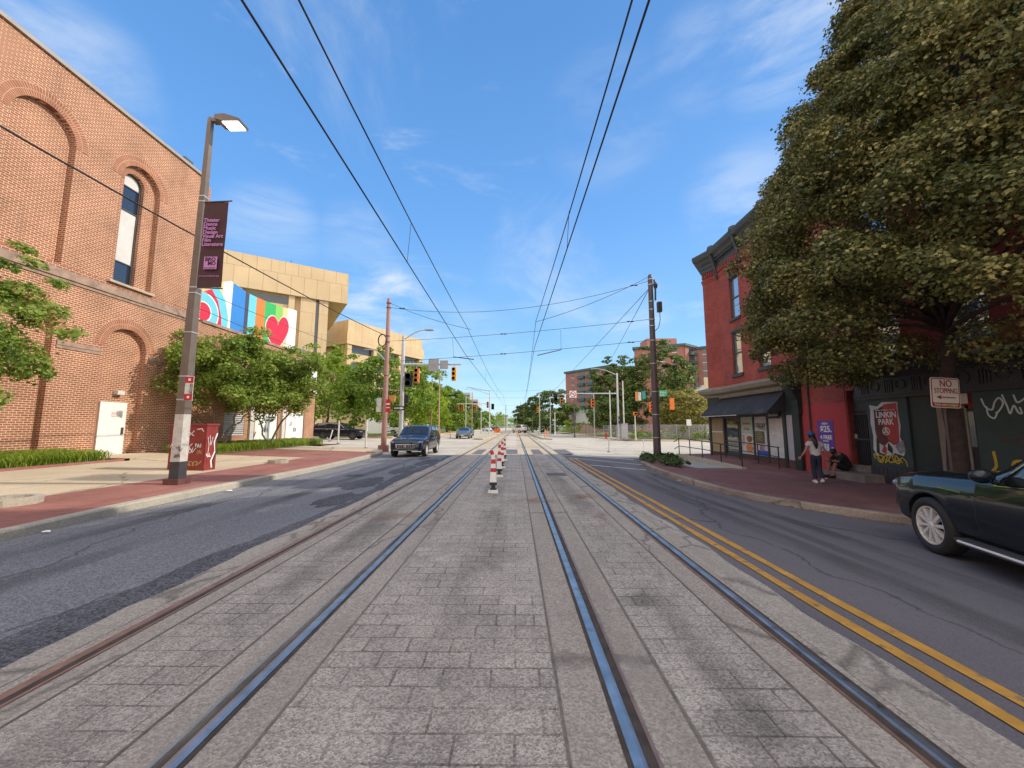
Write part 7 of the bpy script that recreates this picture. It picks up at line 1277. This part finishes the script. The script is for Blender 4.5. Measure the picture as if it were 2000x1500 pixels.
nd = {'pelvis': ((0, 0, .80), (.125, .095)), 'waist': ((0, .0, .94), (.105, .08)), 'chest': ((-.01, .01, 1.12), (.125, .09)), 'neck0': ((-.03, .01, 1.235), .055), 'neck1': ((-.045, .02, 1.29), .048), 'head': ((-.055, .04, 1.375), (.072, .088)), 'crown': ((-.06, .035, 1.455), (.062, .075)), 'nose': ((-.06, .135, 1.365), .014),
 'lsh': ((-.155, .0, 1.18), .052), 'lel': ((-.25, -.04, .97), .036), 'lwr': ((-.36, .03, .77), .024), 'rsh': ((.135, 0, 1.18), .052), 'rel': ((.235, -.05, .95), .036), 'rwr': ((.30, .06, .76), .024),
 'lhip': ((-.068, 0, .74), .078), 'lkn': ((-.06, .07, .42), .056), 'lan': ((-.045, .0, .08), .036), 'lto': ((-.05, .13, .035), .034), 'rhip': ((.068, 0, .74), .078), 'rkn': ((.07, .03, .42), .056), 'ran': ((.06, -.17, .12), .036), 'rto': ((.065, -.08, .03), .034)}
ed = [('pelvis', 'waist'), ('waist', 'chest'), ('chest', 'neck0'), ('neck0', 'neck1'), ('neck1', 'head'), ('head', 'crown'), ('head', 'nose'), ('chest', 'lsh'), ('lsh', 'lel'), ('lel', 'lwr'), ('chest', 'rsh'), ('rsh', 'rel'), ('rel', 'rwr'), ('pelvis', 'lhip'), ('lhip', 'lkn'), ('lkn', 'lan'), ('lan', 'lto'), ('pelvis', 'rhip'), ('rhip', 'rkn'), ('rkn', 'ran'), ('ran', 'rto')]
ex = MB(); fingers(ex, nd['lwr'][0], (-.35, .3, -.85), (.2, .9, .1), -1); fingers(ex, nd['rwr'][0], (.1, .15, -1), (-.9, .1, 0), 1)
for sx in (-1, 1): ex.ball((-.056+sx*.03, .118, 1.385), .011, 6, 5); ex.ball((-.056+sx*.078, .035, 1.37), (.012, .022, .03), 6, 5)
ex.ball((-.056, .122, 1.332), (.022, .008, .006), 8, 4)
attach(skinmesh(nd, ed, SKIN, extra=ex), 'body', w_, world=False)
def clothes(keys, grow, m, nm, parent, nd, ed, ends={}):
    k = {n: (ends.get(n, nd[n])[0], tuple(np.array(ends.get(n, nd[n])[1] if isinstance(ends.get(n, nd[n])[1], tuple) else (ends.get(n, nd[n])[1],)*2)+grow)) for n in keys}
    return attach(skinmesh(k, [e for e in ed if e[0] in keys and e[1] in keys], m), nm, parent, world=False)
clothes(['waist', 'pelvis', 'chest', 'neck0', 'lsh', 'lel', 'rsh', 'rel'], .022, TEE, 'shirt', w_, nd, ed, {'pelvis': ((0, 0, .80), (.128, .105)), 'lel': ((-.225, -.005, 1.08), .05), 'rel': ((.185, -.025, 1.06), .05), 'neck0': ((-.02, .01, 1.215), .06)})
clothes(['pelvis', 'waist', 'lhip', 'lkn', 'lan', 'rhip', 'rkn', 'ran'], .014, DENIM, 'trousers', w_, nd, ed, {'waist': ((0, 0, .89), (.105, .085)), 'lan': ((-.045, .0, .10), .055), 'ran': ((.06, -.165, .14), .055)})
for n_, a, b in (('shoe', (-.045, -.03, .03), (-.05, .15, .028)), ('shoe', (.06, -.20, .09), (.065, -.08, .03))): mb = MB(); mb.tube([a, Vector(a).lerp(b, .5)+Vector((0, 0, .01)), b], [.045, .048, .036], 10); mb.ball(a, (.046, .046, .05), 10, 6); mb.ball(b, (.04, .04, .034), 10, 6); mb.part('shoe', SHOE, w_, True, world=False)
mb = MB(); mb.ball((-.06, .02, 1.40), (.092, .10, .085), 14, 9); mb.tube([(-.05, -.07, 1.38), (-.03, -.12, 1.25), (-.01, -.135, 1.12), (-.005, -.125, 1.02)], [.06, .062, .05, .015], 8); mb.part('hair', HAIR, w_, True, world=False)
mb = MB(); mb.lathe([(.104, 0), (.106, .03), (.092, .07), (.055, .098), (0, .105)], (-.06, .03, 1.425), n=18); mb.prism([(-.07, .1), (.07, .1), (.06, .17), (0, .19), (-.06, .17)], (-.06, .03, 1.425), (1, 0, 0), (0, 1, 0), (0, 0, 1), .012); mb.part('cap', CAPB, w_, True, world=False)
s2 = thing('person', 'person in black clothes sitting hunched on the stone step', 'person', (10.88, 12.98, .14), radians(84))     # local +y faces the kerb
nd = {'pelvis': ((0, 0, .13), (.15, .12)), 'waist': ((0, .05, .30), (.125, .11)), 'chest': ((0, .14, .46), (.15, .11)), 'neck0': ((0, .25, .56), .06), 'neck1': ((0, .31, .58), .05), 'head': ((0, .38, .60), (.075, .085)), 'crown': ((0, .40, .69), (.065, .075)), 'nose': ((0, .47, .56), .014),
 'lsh': ((-.17, .17, .50), .058), 'lel': ((-.21, .36, .30), .042), 'lwr': ((-.10, .50, .34), .027), 'rsh': ((.17, .17, .50), .058), 'rel': ((.21, .36, .30), .042), 'rwr': ((.08, .51, .33), .027),
 'lhip': ((-.09, .05, .10), .09), 'lkn': ((-.13, .42, .25), .062), 'lan': ((-.12, .47, -.13), .04), 'lto': ((-.13, .60, -.18), .036), 'rhip': ((.09, .05, .10), .09), 'rkn': ((.13, .42, .25), .062), 'ran': ((.12, .47, -.13), .04), 'rto': ((.13, .60, -.18), .036)}
ex = MB(); fingers(ex, nd['lwr'][0], (.6, .7, .1), (0, .3, -1), 1); fingers(ex, nd['rwr'][0], (-.6, .7, .1), (0, .3, -1), -1)
for sx in (-1, 1): ex.ball((sx*.03, .455, .60), .011, 6, 5); ex.ball((sx*.08, .37, .60), (.012, .02, .03), 6, 5)
attach(skinmesh(nd, ed, SKIN2, extra=ex), 'body', s2, world=False)
clothes(['waist', 'pelvis', 'chest', 'neck0', 'lsh', 'lel', 'rsh', 'rel'], .022, BLKC, 'shirt', s2, nd, ed, {'pelvis': ((0, -.03, .10), (.17, .14)), 'waist': ((0, .04, .30), (.15, .135)), 'neck0': ((0, .22, .55), .07)})
clothes(['pelvis', 'waist', 'lhip', 'lkn', 'rhip', 'rkn'], .022, BLKC, 'shorts', s2, nd, ed)
mb = MB(); mb.ball((0, .365, .635), (.095, .1, .10), 14, 9); mb.part('hair', HAIR, s2, True, world=False)
for sx in (-1, 1): mb = MB(); mb.tube([(sx*.12, .44, -.17), (sx*.125, .54, -.175), (sx*.13, .64, -.185)], [.048, .046, .034], 10); mb.ball((sx*.12, .44, -.165), .05, 8, 6); mb.part('shoe', BLKC, s2, True, world=False)
# litter
for lab, x, y, r in (('white scrap of litter lying against the left kerb', -7.05, 5.9, .07), ('white scrap of litter in the left gutter near the lamp post', -7.05, 9.6, .09), ('white scrap of paper on the right gutter', 5.15, 12.4, .08), ('small white scrap near the stone step', 9.9, 12.6, .05), ('white scrap on the concrete pavement by the red cabinet', -11.2, 10.6, .09)):
    z = (T(x)+.0) if abs(x) < 7.2 and x < 5.2 else TS(x); mb = MB(); q = random.Random(int(x*100)); n = 9; mb.add([(x+r*cos(2*pi*i/n)*q.uniform(.6, 1.1), y+r*.6*sin(2*pi*i/n)*q.uniform(.6, 1.1), z+.01+q.uniform(0, .03)) for i in range(n)]+[(x, y, z+.045)], [(i, (i+1) % n, n) for i in range(n)]); mb.thing('litter', WHITE, lab, 'litter', 'scraps of litter')
lit = MB(); q = random.Random(3)
for i in range(420):
    yy = q.uniform(6.5, 18); x = KR(yy)-abs(q.gauss(0, .16))-.02 if q.random() < .7 else KR(yy)+.25+abs(q.gauss(0, .35)); z = T(x)+.002 if x < KR(yy) else TS(x)+.004; a = q.uniform(0, 6.3); r = q.uniform(.015, .04); lit.add([(x+r*cos(a), yy+r*sin(a), z+.004), (x-r*.5*sin(a), yy+r*.5*cos(a), z+q.uniform(.004, .02)), (x-r*cos(a), yy-r*sin(a), z+.006), (x+r*.5*sin(a), yy-r*.5*cos(a), z+q.uniform(.004, .02))], [(0, 1, 2, 3)])
o = struct('fallen_leaves', lit, mat('dry_leaf', (.22, .13, .06), .9, var=.5, scale=14), stuff=True)
